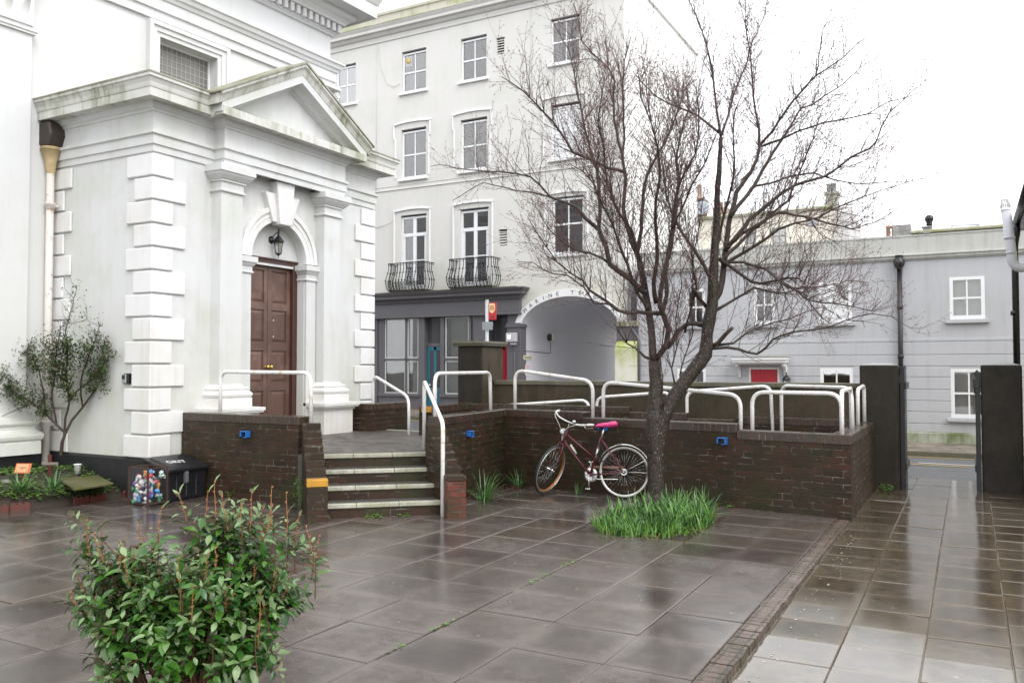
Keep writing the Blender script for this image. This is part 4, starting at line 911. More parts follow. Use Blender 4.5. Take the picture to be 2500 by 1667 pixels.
# ================================================================ FAR CREAM BUILDING
cb=thing('far_cream_building','distant cream building with chimneys and slate hipped roof beyond the grey house','building',(-7,32,0))
F=Frame(0,32,0)
mb=MB(); ops=[(-8.7,-8.3,6.5,7.1),(-7.4,-7.0,6.3,6.9),(-6.4,-5.9,6.25,6.85),(-5.2,-4.75,6.8,7.1)]
facade(mb,F,-9.35,-4.22,0,7.42,ops,.1); mb.quad((-4.22,32,0),(-4.22,38,0),(-4.22,38,7.42),(-4.22,32,7.42)); obj('wall',mb,stucco('hazy_cream_render',(.80,.76,.67),(.6,.55,.42),.3,.2),cb,recalc=False)  # distance haze and sky glare are painted in as a paler cream
for (a,b,c,d) in ops: sash(cb,F,a,b,c,d,.08,.05,inside='dark',sill=False,glass=M['glass_sky'],mat=M['capstone'])
mb=MB(); mb.mold([(-9.35,32),(-4.22,32)],[(-.02,7.35),(.12,7.37),(.15,7.45),(.1,7.50),(-.2,7.52)]); obj('cornice',mb,M['tall_moss'],cb)
mb=MB(); mb.add([(-6.8,33,7.45),(-4.6,33,7.45),(-4.6,37,7.45),(-6.8,37,7.45),(-5.7,34.6,8.15)],[(0,1,4),(1,2,4),(2,3,4),(3,0,4)]); obj('hipped_roof',mb,plain('hazy_slate',(.35,.38,.42),.6),cb)
mb=MB(); mb.box(-4.22,-3.75,31.9,36,0,7.25); mb.prism([(31.9,7.25),(33,7.6),(36,7.25)],-4.22,-3.75,axis='x'); obj('side_wall',mb,stucco('hazy_grey_gable',(.55,.53,.52),(.4,.38,.36),.3,.3),cb)  # grey lightened to carry the same painted haze
mb=MB(); mb.box(-4.55,-4.15,32.3,32.9,7.3,8.0); mb.box(-4.60,-4.10,32.25,32.95,7.98,8.08); obj('chimney',mb,concrete('mossy_grey_stack',(.42,.42,.38),(.26,.28,.18)),cb)
for x in (-4.47,-4.3):
    mb=MB(); mb.lathe([(.09,8.05),(.08,8.35),(.10,8.37),(.10,8.42),(.07,8.43)],(x,32.6,0),12); obj('chimney_pot',mb,M['capstone'],cb)
mb=MB(); mb.box(-9.4,-9.0,31.95,32.6,7.4,8.15); mb.box(-9.45,-8.95,31.9,32.65,8.13,8.22); obj('chimney',mb,brick('far_brown_stack',(.28,.17,.12),(.20,.13,.10),(.3,.27,.22)),cb)
mb=MB(); mb.lathe([(.13,8.2),(.12,8.75),(.14,8.78),(.1,8.8)],(-9.22,32.2,0),12); obj('chimney_pot',mb,plain('faded_terracotta',(.45,.33,.27),.8),cb)  # terracotta washed out by haze put into the colour
mb=MB(); mb.box(-8.9,-8.35,33,33.5,7.3,8.0); 
for x in (-8.8,-8.6,-8.45): mb.lathe([(.06,8.0),(.055,8.22),(.07,8.25),(.04,8.26)],(x,33.25,0),10)
obj('pot_row',mb,plain('hazy_terracotta_b',(.38,.27,.22),.8),cb)  # pots paled with painted haze too
sdh=thing('satellite_dish','grey satellite dish on the left chimney of the cream building','satellite dish',(-8.95,31.8,7.7))
mb=MB(); mb.lathe([(0,0),(.12,.012),(.22,.04),(.30,.085),(.30,.095),(.22,.05),(0,.012)],(-8.95,31.7,7.75),22,Matrix.Rotation(R(70),3,'X')@Matrix.Rotation(R(15),3,'Z')); obj('dish',mb,plain('dish_grey',(.42,.45,.50),.5),sdh)
mb=MB(); mb.tube([(-8.95,31.72,7.75),(-9.0,31.95,7.65)],.02,6); mb.tube([(-8.95,31.7,7.5),(-8.95,31.35,7.68)],.012,6); mb.box(-8.98,-8.92,31.3,31.4,7.64,7.70); obj('dish_arm',mb,M['shop'],sdh)
# ================================================================ HALL ON THE RIGHT
rb_=thing('right_hall','cream rendered hall at the right edge with black gutter and downpipe','building',(.7,14.4,0))
mb=MB(); mb.quad((.74,11.5,-.1),(.74,14.5,-.1),(.74,14.5,3.8),(.74,11.5,3.8)); mb.quad((.74,14.5,-.1),(8,14.5,-.1),(8,14.5,4.0),(.74,14.5,3.8)); mb.add([(.74,14.5,3.8),(8,14.5,4.0),(4.3,14.5,6.3)],[(0,1,2)]); mb.quad((.74,11.5,-.1),(8,11.5,-.1),(8,11.5,4),(.74,11.5,3.8)); mb.add([(.74,11.5,3.8),(8,11.5,4.0),(4.3,11.5,6.3)],[(0,1,2)])
obj('wall',mb,stucco('ochre_cream_render',(.56,.53,.40),(.34,.34,.22),.5,.4),rb_,recalc=False)
mb=MB(); P=[(.64,11.4,3.80),(.64,14.62,3.80),(4.3,14.62,6.35),(4.3,11.4,6.35)]; mb.add(P+[(a,b,c+.05) for a,b,c in P],[(0,1,2,3),(4,5,6,7),(0,1,5,4),(1,2,6,5),(2,3,7,6),(3,0,4,7)]); obj('roof',mb,plain('dark_slate_roof',(.07,.07,.085),.4),rb_)
mb=MB(); mb.tube([(.63,11.3,3.78),(.63,14.6,3.78)],.055,10); mb.box(.66,.80,11.4,14.5,3.68,3.74); obj('gutter',mb,M['black'],rb_)
for i in range(3):
    mb=MB(); y=13.3-i*.7; mb.prism([(.64,3.74),(.76,3.74),(.76,3.52)],y,y+.04,axis='v'); obj('gutter_bracket',mb,M['black'],rb_)
mb=MB(); mb.tube(bend([(.63,14.2,3.76),(.63,14.2,3.62),(.60,14.25,3.45),(.60,14.25,.02)],.08),.045,12)
for z in (3.3,2.45,1.6,.7): mb.lathe([(.045,-.03),(.056,-.03),(.056,.03),(.045,.03)],(.585,14.25,z),12)
obj('downpipe',mb,M['black'],rb_)
fl=thing('boiler_flue','pale grey plastic boiler flue elbow with slotted cap on the hall wall','flue',(.5,13.25,3.0))
mb=MB(); mb.tube(bend([(.78,13.25,3.00),(.54,13.25,3.00),(.46,13.25,3.83)],.13,8),.061,16); 
mb.lathe([(.061,0),(.069,.0),(.069,.04),(.061,.04)],(.50,13.25,3.40),16); mb.lathe([(.061,0),(.067,.0),(.067,.03),(.061,.03)],(.518,13.25,3.20),16)
obj('pipe',mb,plain('pale_grey_upvc',(.52,.53,.57),.4,var=.04),fl)
mb=MB(); mb.lathe([(.066,0),(.066,.03),(.062,.03)],(.46,13.25,3.80),16)
for k in range(16): q=2*PI*k/16; mb.tube([(.46+.061*K(q),13.25+.061*S(q),3.82),(.455+.048*K(q),13.25+.048*S(q),3.95)],.006,4)
mb.lathe([(.052,0),(.052,.012),(0,.016)],(.455,13.25,3.94),16); obj('slotted_cap',mb,M['white'],fl)
# ================================================================ BRICK WALLS, STEPS, RAMP
def V2(a): return Vector(a)
def wall_run(par,pts,th,z0,z1,mat='brick',name='brickwork',top=True,side=1,topmat='brick_top'):
    """wall following pts (visible face), thickness to the left (side=1) of the run; coping course of bricks on edge"""
    tc=.108
    def strip_(mb,za,zb_,grow):
        n=len(pts); P=[V2(p) for p in pts]; out=[];inn=[]
        for i in range(n):
            ns=[]
            if i>0: d=(P[i]-P[i-1]).normalized(); ns.append(Vector((-d.y,d.x))*side)
            if i<n-1: d=(P[i+1]-P[i]).normalized(); ns.append(Vector((-d.y,d.x))*side)
            b=ns[0] if len(ns)==1 else (ns[0]+ns[1])/(1+ns[0].dot(ns[1]))
            out.append(P[i]-b*grow); inn.append(P[i]+b*(th+grow))
        V=[(p.x,p.y,za) for p in out]+[(p.x,p.y,zb_) for p in out]+[(p.x,p.y,za) for p in inn]+[(p.x,p.y,zb_) for p in inn]
        F=[]
        for i in range(n-1): F+=[(i,i+1,n+i+1,n+i),(2*n+i,3*n+i,3*n+i+1,2*n+i+1),(n+i,n+i+1,3*n+i+1,3*n+i),(i,2*n+i,2*n+i+1,i+1)]
        F+=[(0,n,3*n,2*n),(n-1,3*n-1,4*n-1,2*n-1)]
        mb.add(V,F)
    b=MB(); strip_(b,z0,z1-(tc if top else 0),0); o=obj(name,b,M[mat],par)
    if top:
        c=MB(); strip_(c,z1-tc,z1,.003); obj('brick_coping',c,M[topmat],par,bevel=.008)
    return o
def step_bricks(par,a,b,n,ztop,mat='brick',wd=.215,name='stepped_brickwork',lefts=1,z0=-.05,first=0):
    """raking cheek wall built of whole courses, each one a brick lower; a=high end, b=low end (centre line)"""
    A_,B_=V2(a),V2(b); d=(B_-A_)/n; nrm=Vector((-d.y,d.x)).normalized()*wd/2
    mb=MB()
    for k in range(n):
        p=A_+d*k-d.normalized()*.0; q=A_+d*(k+1); zt=ztop-.075*(k+1)
        e=.0015*(k%2); P=[p-nrm*(1+e),q-nrm*(1+e),q+nrm*(1+e),p+nrm*(1+e)]
        mb.prism([(v.x,v.y) for v in P],z0,zt,axis='z')
    return obj(name,mb,M[mat],par,bevel=.006)
M['wettop']=plain('wet_brick_top',(.07,.06,.055),.2,var=.3,scale=10)
# street wall, piers and gates
sw=thing('street_wall','brown mouldy rendered boundary wall with flat coping between the pier and gatepost','wall',(-4,12.7,0))
mb=MB(); mb.box(-7.24,-1.34,12.60,12.84,-.1,1.37); obj('rendered_wall',mb,M['wallrender'],sw)
mb=MB(); x=-7.24
while x<-1.4: mb.box(x+.004,min(x+.95,-1.34),12.575,12.865,1.365,1.435+rnd.uniform(-.003,.003)); x+=.95
obj('coping',mb,M['coping'],sw,bevel=.006)
mb=MB(); mb.box(-3.0,-1.36,12.30,12.60,0,.84); mb.box(-3.6,-3.0,12.32,12.60,0,.78)
o=obj('brick_lining',mb,M['brick'],sw); mb=MB(); mb.box(-3.0,-1.36,12.295,12.60,.84,.945); mb.box(-3.6,-3.0,12.315,12.60,.78,.885); obj('brick_coping',mb,M['brick_top'],sw,bevel=.006)
pr=thing('street_pier','cracked brown rendered pier with flat cap beside the street opening','pier',(-7.4,12.4,0))
mb=MB(); mb.box(-7.68,-7.20,12.15,12.86,0,2.02); obj('pier_body',mb,M['darkrender'],pr,bevel=.01)
mb=MB(); mb.box(-7.74,-7.14,12.08,12.92,2.02,2.05); mb.box(-7.75,-7.13,12.07,12.93,2.05,2.10); obj('pier_cap',mb,M['coping'],pr,bevel=.008)
mb=MB(); pts=[(-7.196,12.36,1.86),(-7.196,12.40,1.72),(-7.196,12.37,1.60),(-7.196,12.46,1.47),(-7.196,12.52,1.38),(-7.196,12.50,1.26)]; mb.tube(pts,[.006,.012,.015,.02,.026,.008],5); obj('crack',mb,M['gateblack'],pr)
mb=MB(); mb.box(-7.199,-7.192,12.16,12.85,.9,2.0); obj('side_face',mb,M['wallrender'],pr)  # thin sheet makes this side a lighter brown than the front
for (x0,x1,y0,y1,lab) in ((-1.345,-.865,12.50,12.96,'dark rendered gatepost at the end of the brick ramp wall'),(.125,.60,12.86,13.32,'dark rendered gatepost beside the hall downpipe at the right edge')):
    t=thing('gatepost',lab,'gatepost',((x0+x1)/2,y0,0),'pair of gateposts on the path')
    mb=MB(); mb.box(x0,x1,y0,y1,-.1,1.69); obj('post_body',mb,M['darkrender'],t,bevel=.025,seg=2)
    mb=MB(); cx,cy=(x0+x1)/2,(y0+y1)/2; P=[(x0+.01,y0+.01,1.688),(x1-.01,y0+.01,1.688),(x1-.01,y1-.01,1.688),(x0+.01,y1-.01,1.688),(cx-.1,cy-.05,1.722),(cx+.1,cy-.05,1.722),(cx+.1,cy+.05,1.722),(cx-.1,cy+.05,1.722)]
    mb.add(P,[(0,1,5,4),(1,2,6,5),(2,3,7,6),(3,0,4,7),(4,5,6,7)]); obj('post_cap',mb,M['capstone'],t)
    if x0<-1:
        mb=MB(); mb.box(-.866,-.862,12.56,12.94,-.05,1.66); obj('pale_edge',mb,M['wallrender'],t)
for (x,y0,y1,z1,lab) in ((-.825,12.74,13.42,1.66,'black boarded gate leaf folded open behind the left gatepost'),(.085,12.95,14.25,1.60,'black boarded gate leaf open beside the right gatepost')):
    t=thing('gate_leaf',lab,'gate',(x,y0,0),'pair of black gate leaves')
    mb=MB(); n=max(4,int((y1-y0)/.11)); 
    for i in range(n): a=y0+(y1-y0)*i/n; mb.box(x-.014,x+.014,a+.002,a+(y1-y0)/n-.002,-.0,z1-.02*S(i))
    obj('boards',mb,M['gateblack'],t,bevel=.003)
    mb=MB(); 
    for z in (.25,z1-.3): mb.box(x+.014 if x<0 else x-.045,x+.045 if x<0 else x-.014,y0,y1,z,z+.09)
    mb.box(x-.03,x+.03,y0-.02,y0+.04,-.02,z1+.0); obj('ledges',mb,M['gateblack'],t,bevel=.004)
    mb=MB(); mb.box(x-.05,x+.02,y0-.06,y0+.02,z1-.22,z1-.10); mb.lathe([(.02,-.06),(.02,.06)],(x-.035,y0-.03,z1-.16),10); obj('hinge',mb,M['black'],t)
# front wall of the ramp
PA=(-5.60,8.55); PB=(-5.84,10.50); PC=(-1.155,9.845); PD=(-1.155,12.50)
def on(a,b,t): return (a[0]+(b[0]-a[0])*t,a[1]+(b[1]-a[1])*t)
fw=thing('ramp_wall','long dark wet brick wall stepping down behind the bicycle and tree to the right gate path','wall',(-3.5,10.2,0))
t1=(-4.56+5.84)/(PC[0]-PB[0]); t2=(-2.44+5.84)/(PC[0]-PB[0])
Q1=on(PB,PC,t1); Q2=on(PB,PC,t2)
wall_run(fw,[PA,PB,Q1],.22,-.1,1.06,side=1)
wall_run(fw,[Q1,Q2],.22,-.1,.985); wall_run(fw,[Q2,PC,PD],.22,-.1,.912)
# back face of the inner wall between the two ramp flights
iw=thing('inner_ramp_wall','low dark brick wall stepping down between the two ramp flights','wall',(-5,12,0))
I0,I1,I2=(-7.28,10.74),(-7.40,11.98),(-4.55,12.03)
wall_run(iw,[I0,I1,I2],.20,0,1.06,side=1); wall_run(iw,[I2,(-3.66,12.05)],.20,0,.985); wall_run(iw,[(-3.66,12.05),(-2.98,12.06)],.20,0,.91)
mb=MB(); mb.box(-7.40,-7.27,10.66,10.76,.97,1.05); obj('yellow_end_brick',mb,M['yellow'],iw,bevel=.005)
bw=thing('exit_wall','short mossy brick wall behind the rail by the church','wall',(-8.6,11.3,.2))
wall_run(bw,[(-9.1,10.95),(-8.62,11.0),(-8.64,12.05)],.2,.1,1.06,side=1)
# left wall beside the steps
lw=thing('step_side_wall','dark wet brick wall between the church porch and the steps, behind the grit bin','wall',(-8,7.7,0))
LA,LB=(-9.18,7.70),(-7.14,7.70)
wall_run(lw,[LA,LB],.22,-.1,1.06)
step_bricks(lw,(-7.03,7.80),(-6.24,7.02),8,1.06); 
mb=MB(); d=Vector((.79,-.78)).normalized(); n_=Vector((-d.y,d.x)); c=Vector((-6.19,6.97)); P=[c-n_*.109-d*.075,c-n_*.109+d*.075,c+n_*.109+d*.075,c+n_*.109-d*.075]
mb.prism([(v.x,v.y) for v in P],-.05,.375,axis='z'); obj('end_pier',mb,M['brick'],lw,bevel=.006)
mb=MB(); c2=Vector((-6.19,6.97)); P=[c2-n_*.112-d*.078,c2-n_*.112+d*.079,c2+n_*.112+d*.079,c2+n_*.112-d*.078]; mb.prism([(v.x,v.y) for v in P],.378,.455,axis='z'); obj('yellow_brick',mb,M['yellow'],lw,bevel=.006)
# right cheek
rc=thing('step_cheek','stepped brick cheek wall with red end pier on the right of the steps','wall',(-5.2,8,0))
step_bricks(rc,(-5.71,8.50),(-5.10,8.00),8,1.06)
mb=MB(); d=(Vector((-4.98,7.78))-Vector((-5.71,8.50))).normalized(); n_=Vector((-d.y,d.x)); c=Vector((-5.02,7.90)); P=[c-n_*.11-d*.09,c-n_*.11+d*.06,c+n_*.11+d*.06,c+n_*.11-d*.09]
mb.prism([(v.x,v.y) for v in P],-.03,.40,axis='z'); obj('red_end_pier',mb,M['brick_red'],rc,bevel=.008)
mb=MB(); P=[c-n_*.112-d*.092,c-n_*.112+d*.062,c+n_*.112+d*.062,c+n_*.112-d*.092]; mb.prism([(v.x,v.y) for v in P],.402,.46,axis='z'); obj('cap_brick',mb,M['brick'],rc,bevel=.006)
# steps
st=thing('entrance_steps','four dark brick steps with worn cream nosings up to the church landing','steps',(-5.9,7.7,0))
e0,e1=Vector((-6.235,7.13)),Vector((-5.23,8.02)); ex=(e1-e0).normalized(); back=Vector((-ex.y,ex.x))
w_=(e1-e0).length; 
Fm=Frame(e0.x,e0.y,math.degrees(math.atan2(ex.y,ex.x)))   # outward = toward the court
u0s=[-.14,-.08,-.03,.0]; gos=[0,.30,.60,.90]
for k in range(4):
    z0=.152*k; v=-gos[k]; z1=z0+.152; ua=-.12; ub=w_+.12
    mb=MB(); mb.box(ua,ub,v-.32,v-.02,z0-.05,z1-.045,Fm); obj('riser',mb,M['brick'],st)
    if k<3:
        mb=MB(); mb.box(ua,ub,v-.34,v-.075,z1-.045,z1-.002,Fm); obj('tread',mb,M['tread'],st)
    mb=MB(); u=ua
    while u<ub: mb.box(u+.003,min(u+.47,ub),v-.08,v+.0,z1-.048,z1+rnd.uniform(-.002,.002),Fm); u+=.47
    obj('nosing',mb,M['nosing'],st,bevel=.006)
ld=thing('landing','grey brick-paved landing in front of the church door','landing',(-7.8,9.5,.6))
f0=Fm(-.3,-.98,0); f1=Fm(w_+.15,-.98,0)
mb=MB(); poly=[(f0[0],f0[1]),(f1[0],f1[1]),(-5.70,8.75),(-6.06,10.7),(-7.4,10.72),(-7.45,11.45),(-9.4,11.45),(-9.4,7.8),(-7.15,7.8)]
mb.prism(poly,.0,.604,axis='z'); obj('slab',mb,M['tread'],ld)
pv=brick('landing_paver',(.150,.130,.118),(.115,.10,.092),(.055,.05,.045),bw=.2,bh=.1)
mb=MB(); mb.prism(poly,.604,.610,axis='z'); obj('pavers',mb,pv,ld)
mb=MB(); mb.box(-9.3,-7.45,11.40,11.50,.56,.614); obj('street_nosing',mb,M['nosing'],ld,bevel=.006)
rf=thing('ramp_floor','wet paved ramp floor descending between the brick walls','ramp',(-3.5,11,0))
mb=MB(); mb.add([(-6.05,10.69,.60),(-6.05,11.95,.60),(-1.38,12.3,.38),(-1.38,10.1,.38)],[(0,1,2,3)]); mb.add([(-1.38,12.0,.38),(-1.38,12.6,.38),(-7.2,12.6,.24),(-7.2,12.15,.24)],[(0,1,2,3)]); mb.add([(-7.42,10.70,.602),(-6.05,10.69,.60),(-6.05,11.95,.60),(-7.42,11.95,.602)],[(0,1,2,3)])
obj('paving',mb,M['tread'],rf)
# ================================================================ HANDRAILS
RG='white tubular handrails round the steps and ramp'
def rail(label,pts,fil=.13,r=.024,name='handrail'):
    mb=MB(); mb.tube(bend(pts,fil,7),r,14); o=obj(name,mb,M['rail'],None)
    # rebase to the foot of the first post
    b=Vector(pts[0]); o.data.transform(Matrix.Translation(-b)); o.location=b
    return tag(o,label,'handrail',RG)
rail('white tubular handrail on the brick wall in front of the church door',[(-8.60,7.82,1.0),(-8.60,7.82,1.60),(-7.06,7.82,1.59),(-7.03,7.80,.98)])
rail('chipped handrail sloping down by the street exit next to the porch',[(-8.72,11.17,.55),(-8.72,11.17,1.53),(-7.66,10.70,1.20),(-7.64,10.68,.55)],.16)
rail('bent handrail running down the right side of the steps to the paving',[(-6.13,8.90,.58),(-6.13,8.90,1.49),(-5.20,7.92,1.03),(-5.17,7.87,-.02)],.10)
rail('level handrail on the diagonal brick wall right of the steps',[(-5.78,8.62,.95),(-5.78,8.62,1.58),(-5.97,10.30,1.585),(-5.97,10.32,1.02)])
def fwp(x): t=(x-PB[0])/(PC[0]-PB[0]); return (x,PB[1]+(PC[1]-PB[1])*t+.10)
def fr_(l,xa,za,ba,xb,zb_,bb): a=fwp(xa); b=fwp(xb); rail(l,[(a[0],a[1],ba),(a[0],a[1],za),(b[0],b[1],zb_),(b[0],b[1],bb)],.16)
fr_('sloping handrail on the wall above the front wheel of the bicycle',-5.72,1.62,1.0,-4.44,1.475,.95)
fr_('long sloping handrail passing behind the tree trunk',-4.28,1.465,.95,-2.41,1.325,.88)
fr_('level arched handrail on the front wall right of the tree',-2.27,1.365,.88,-1.26,1.365,.88)
rail('short handrail at the front right corner of the ramp wall',[(-1.265,10.02,.88),(-1.265,10.02,1.39),(-1.285,11.02,1.40),(-1.285,11.04,.88)],.09)
rail('level handrail across the top turn of the ramp, behind the arched one',[(-2.34,12.22,.4),(-2.34,12.22,1.40),(-1.29,11.75,1.385),(-1.275,11.22,.88)],.15) if False else rail('level handrail across the turn of the ramp, behind the arched one',[(-2.34,12.22,.4),(-2.34,12.22,1.40),(-1.31,11.30,1.40),(-1.30,11.28,.88)],.15)
rail('small handrail nearest the left gatepost on the ramp wall',[(-1.30,11.86,.88),(-1.30,11.86,1.37),(-1.28,12.42,1.41),(-1.28,12.44,.88)],.10)
rail('low handrail sloping up behind the inner wall, left of the bicycle saddle',[(-6.9,12.28,.3),(-6.9,12.28,1.02),(-5.31,12.28,1.145),(-5.27,12.28,.4)],.16)
rail('low handrail behind the tree trunk on the back ramp flight',[(-5.19,12.28,.4),(-5.17,12.28,1.185),(-3.98,12.28,1.285),(-3.94,12.28,.4)],.13)
rail('back handrail rising to the right beyond the tree',[(-3.72,12.28,.4),(-3.72,12.28,1.295),(-2.50,12.28,1.395),(-2.46,12.28,.4)],.13)
# blue hooks on the walls
HK='blue lock boxes on the brick walls'
M['blue_plastic']=plain('blue_plastic',(.02,.12,.38),.4,var=.2,scale=20)
def hook(lab,c,ang):
    F=Frame(c[0],c[1],ang); t=thing('blue_wall_block',lab,'bracket',c,HK)
    mb=MB(); z=c[2]
    mb.box(-.055,.055,.0,.085,z+.028,z+.042,F); mb.box(-.055,-.041,.0,.085,z-.03,z+.028,F); mb.box(.041,.055,.0,.085,z-.042,z+.028,F); mb.box(-.055,.055,.0,.014,z-.042,z+.028,F); mb.box(-.0,.055,.0,.085,z-.042,z-.03,F)
    obj('block',mb,M['blue_plastic'],t,bevel=.006); 
    mb=MB(); mb.box(-.038,.038,.014,.03,z-.04,z+.02,F); obj('recess',mb,M['gateblack'],t)
hook('blue block on the brick wall below the church door rail',(-7.98,7.70,.82),0)
hook('blue block on the diagonal wall right of the steps',(-5.71,9.25,.80),97)
hook('blue block on the brick wall right of the tree trunk',(-2.60,10.05,.78),-8)
hook('blue block on the brick wall under the bicycle saddle',(-4.22,10.28,.87),-8)
# lock box and lamp on the church
lk=thing('key_safe','small grey key safe with black cover on the church wall','key safe',(-9.62,7.22,1.5))
mb=MB(); mb.box(-9.66,-9.56,7.16,7.22,1.44,1.58); obj('black_cover',mb,M['gateblack'],lk,bevel=.012,seg=2)
mb=MB(); mb.box(-9.665,-9.585,7.145,7.165,1.45,1.57); obj('body',mb,plain('zinc_grey',(.35,.38,.38),.35,metal=.6),lk,bevel=.008); mb=MB(); mb.box(-9.65,-9.60,7.138,7.147,1.505,1.555); obj('window',mb,M['gateblack'],lk)
cl=thing('porch_lantern','black hexagonal wall lantern hanging above the brown church door','lantern',(-9.3,9.42,3.6))
lantern(cl,(-9.20,9.46,3.56),.85)
mb=MB(); mb.lathe([(.06,0),(.055,.02),(.03,.035)],(-9.34,9.45,3.60),12,Matrix.Rotation(R(90),3,'Y')); mb.tube([(-9.33,9.45,3.60),(-9.27,9.455,3.57),(-9.22,9.46,3.62),(-9.20,9.46,3.70),(-9.20,9.46,3.74)],.012,6); mb.tube([(-9.20,9.46,3.66),(-9.20,9.46,3.76)],.010,6)
mb.tube([(-9.32,9.45,3.64),(-9.26,9.455,3.69),(-9.20,9.46,3.71)],.007,5); obj('bracket_arm',mb,M['black'],cl)
# bus stop flag beyond the pier
bs=thing('bus_stop_sign','red and yellow sign on a grey pole behind the brown pier','sign',(-8.5,15.3,.1))
bx=-7.95; by=13.6
mb=MB(); mb.tube([(bx,by,.1),(bx,by,2.90)],.034,12); mb.lathe([(.034,2.90),(.038,2.905),(.036,2.92),(0,2.93)],(bx,by,0),12); obj('pole',mb,plain('galvanised_grey',(.40,.43,.45),.45),bs)
mb=MB(); mb.box(bx+.036,bx+.20,by-.006,by+.006,2.55,2.87); fl_=obj('flag',mb,plain('sign_red',(.55,.03,.04),.45,var=.05),bs)
mb=MB(); mb.prism([(bx+.05,2.855),(bx+.05,2.74),(bx+.075,2.69),(bx+.115,2.67),(bx+.155,2.69),(bx+.18,2.74),(bx+.18,2.80),(bx+.16,2.855)],by-.012,by-.007); o=obj('yellow_disc',mb,plain('sign_cream_yellow',(.75,.62,.32),.5,var=.05),bs)
text('BUS\nSTOP',.045,(bx+.115,by-.014,2.775),0,M['redink'],bs); text('STOP',.04,(bx+.12,by-.009,2.60),0,M['ink'],bs)
mb=MB(); mb.box(bx-.075,bx+.15,by-.05,by-.04,2.36,2.51); mb.box(bx-.04,bx+.04,by-.045,by+.045,2.385,2.41); mb.box(bx-.04,bx+.04,by-.045,by+.045,2.45,2.475); obj('bracket_plate',mb,plain('dull_aluminium',(.33,.35,.36),.5,metal=.3),bs)
# ================================================================ VEGETATION
FOC=2050.; FWv=Vector((-S(R(YAW))*K(R(PITCH)),K(R(YAW))*K(R(PITCH)),S(R(PITCH)))); RTv=Vector((K(R(YAW)),S(R(YAW)),0)); UPv=RTv.cross(FWv)
def at(px,py,d): return Vector((0,0,EYE))+(FWv+RTv*((px-1250)/FOC)-UPv*((py-833.5)/FOC))*d   # measured point at distance d
def atz(px,py,z=0):
    r=FWv+RTv*((px-1250)/FOC)-UPv*((py-833.5)/FOC); return Vector((0,0,EYE))+r*((z-EYE)/r.z)
def barkmat(name,c1,c2,moss,spec=.0):
    m=Mat(name); n=m.noise(6,7,.7); s=m.noise(30,4,.6,m.map((1,1,.35)))
    c=m.mix(s,c1,c2); c=m.mix(m.ramp(n,[(.52,0.),(.7,.75)]),c,moss)
    if spec: c=m.mix(m.ramp(m.noise(70,4,.6),[(.62,0.),(.66,.8)]),c,(.36,.36,.33))
    m.to(c,'Base Color'); m.to(m.ramp(s,[(.3,.25),(.7,.6)]),'Roughness'); m.set(spec=.3); m.bump(m.mix(.5,s,m.noise(13,6,.7)),1.0,.03); return m.m
M['bark']=barkmat('wet_lichened_bark',(.012,.009,.007),(.048,.033,.025),(.042,.046,.022),1)
M['branch']=barkmat('dark_branch_bark',(.030,.021,.018),(.070,.050,.042),(.062,.064,.040))
M['twig']=plain('reddish_twig',(.088,.054,.048),.5,var=.35,scale=5)
M['bud']=plain('dark_red_bud',(.16,.05,.055),.5,var=.4,scale=20)
rt=random.Random(11)
tree=thing('bare_tree','leafless twin-stemmed tree with red buds growing from the clump of green leaves','tree',(-3.15,9.12,0))
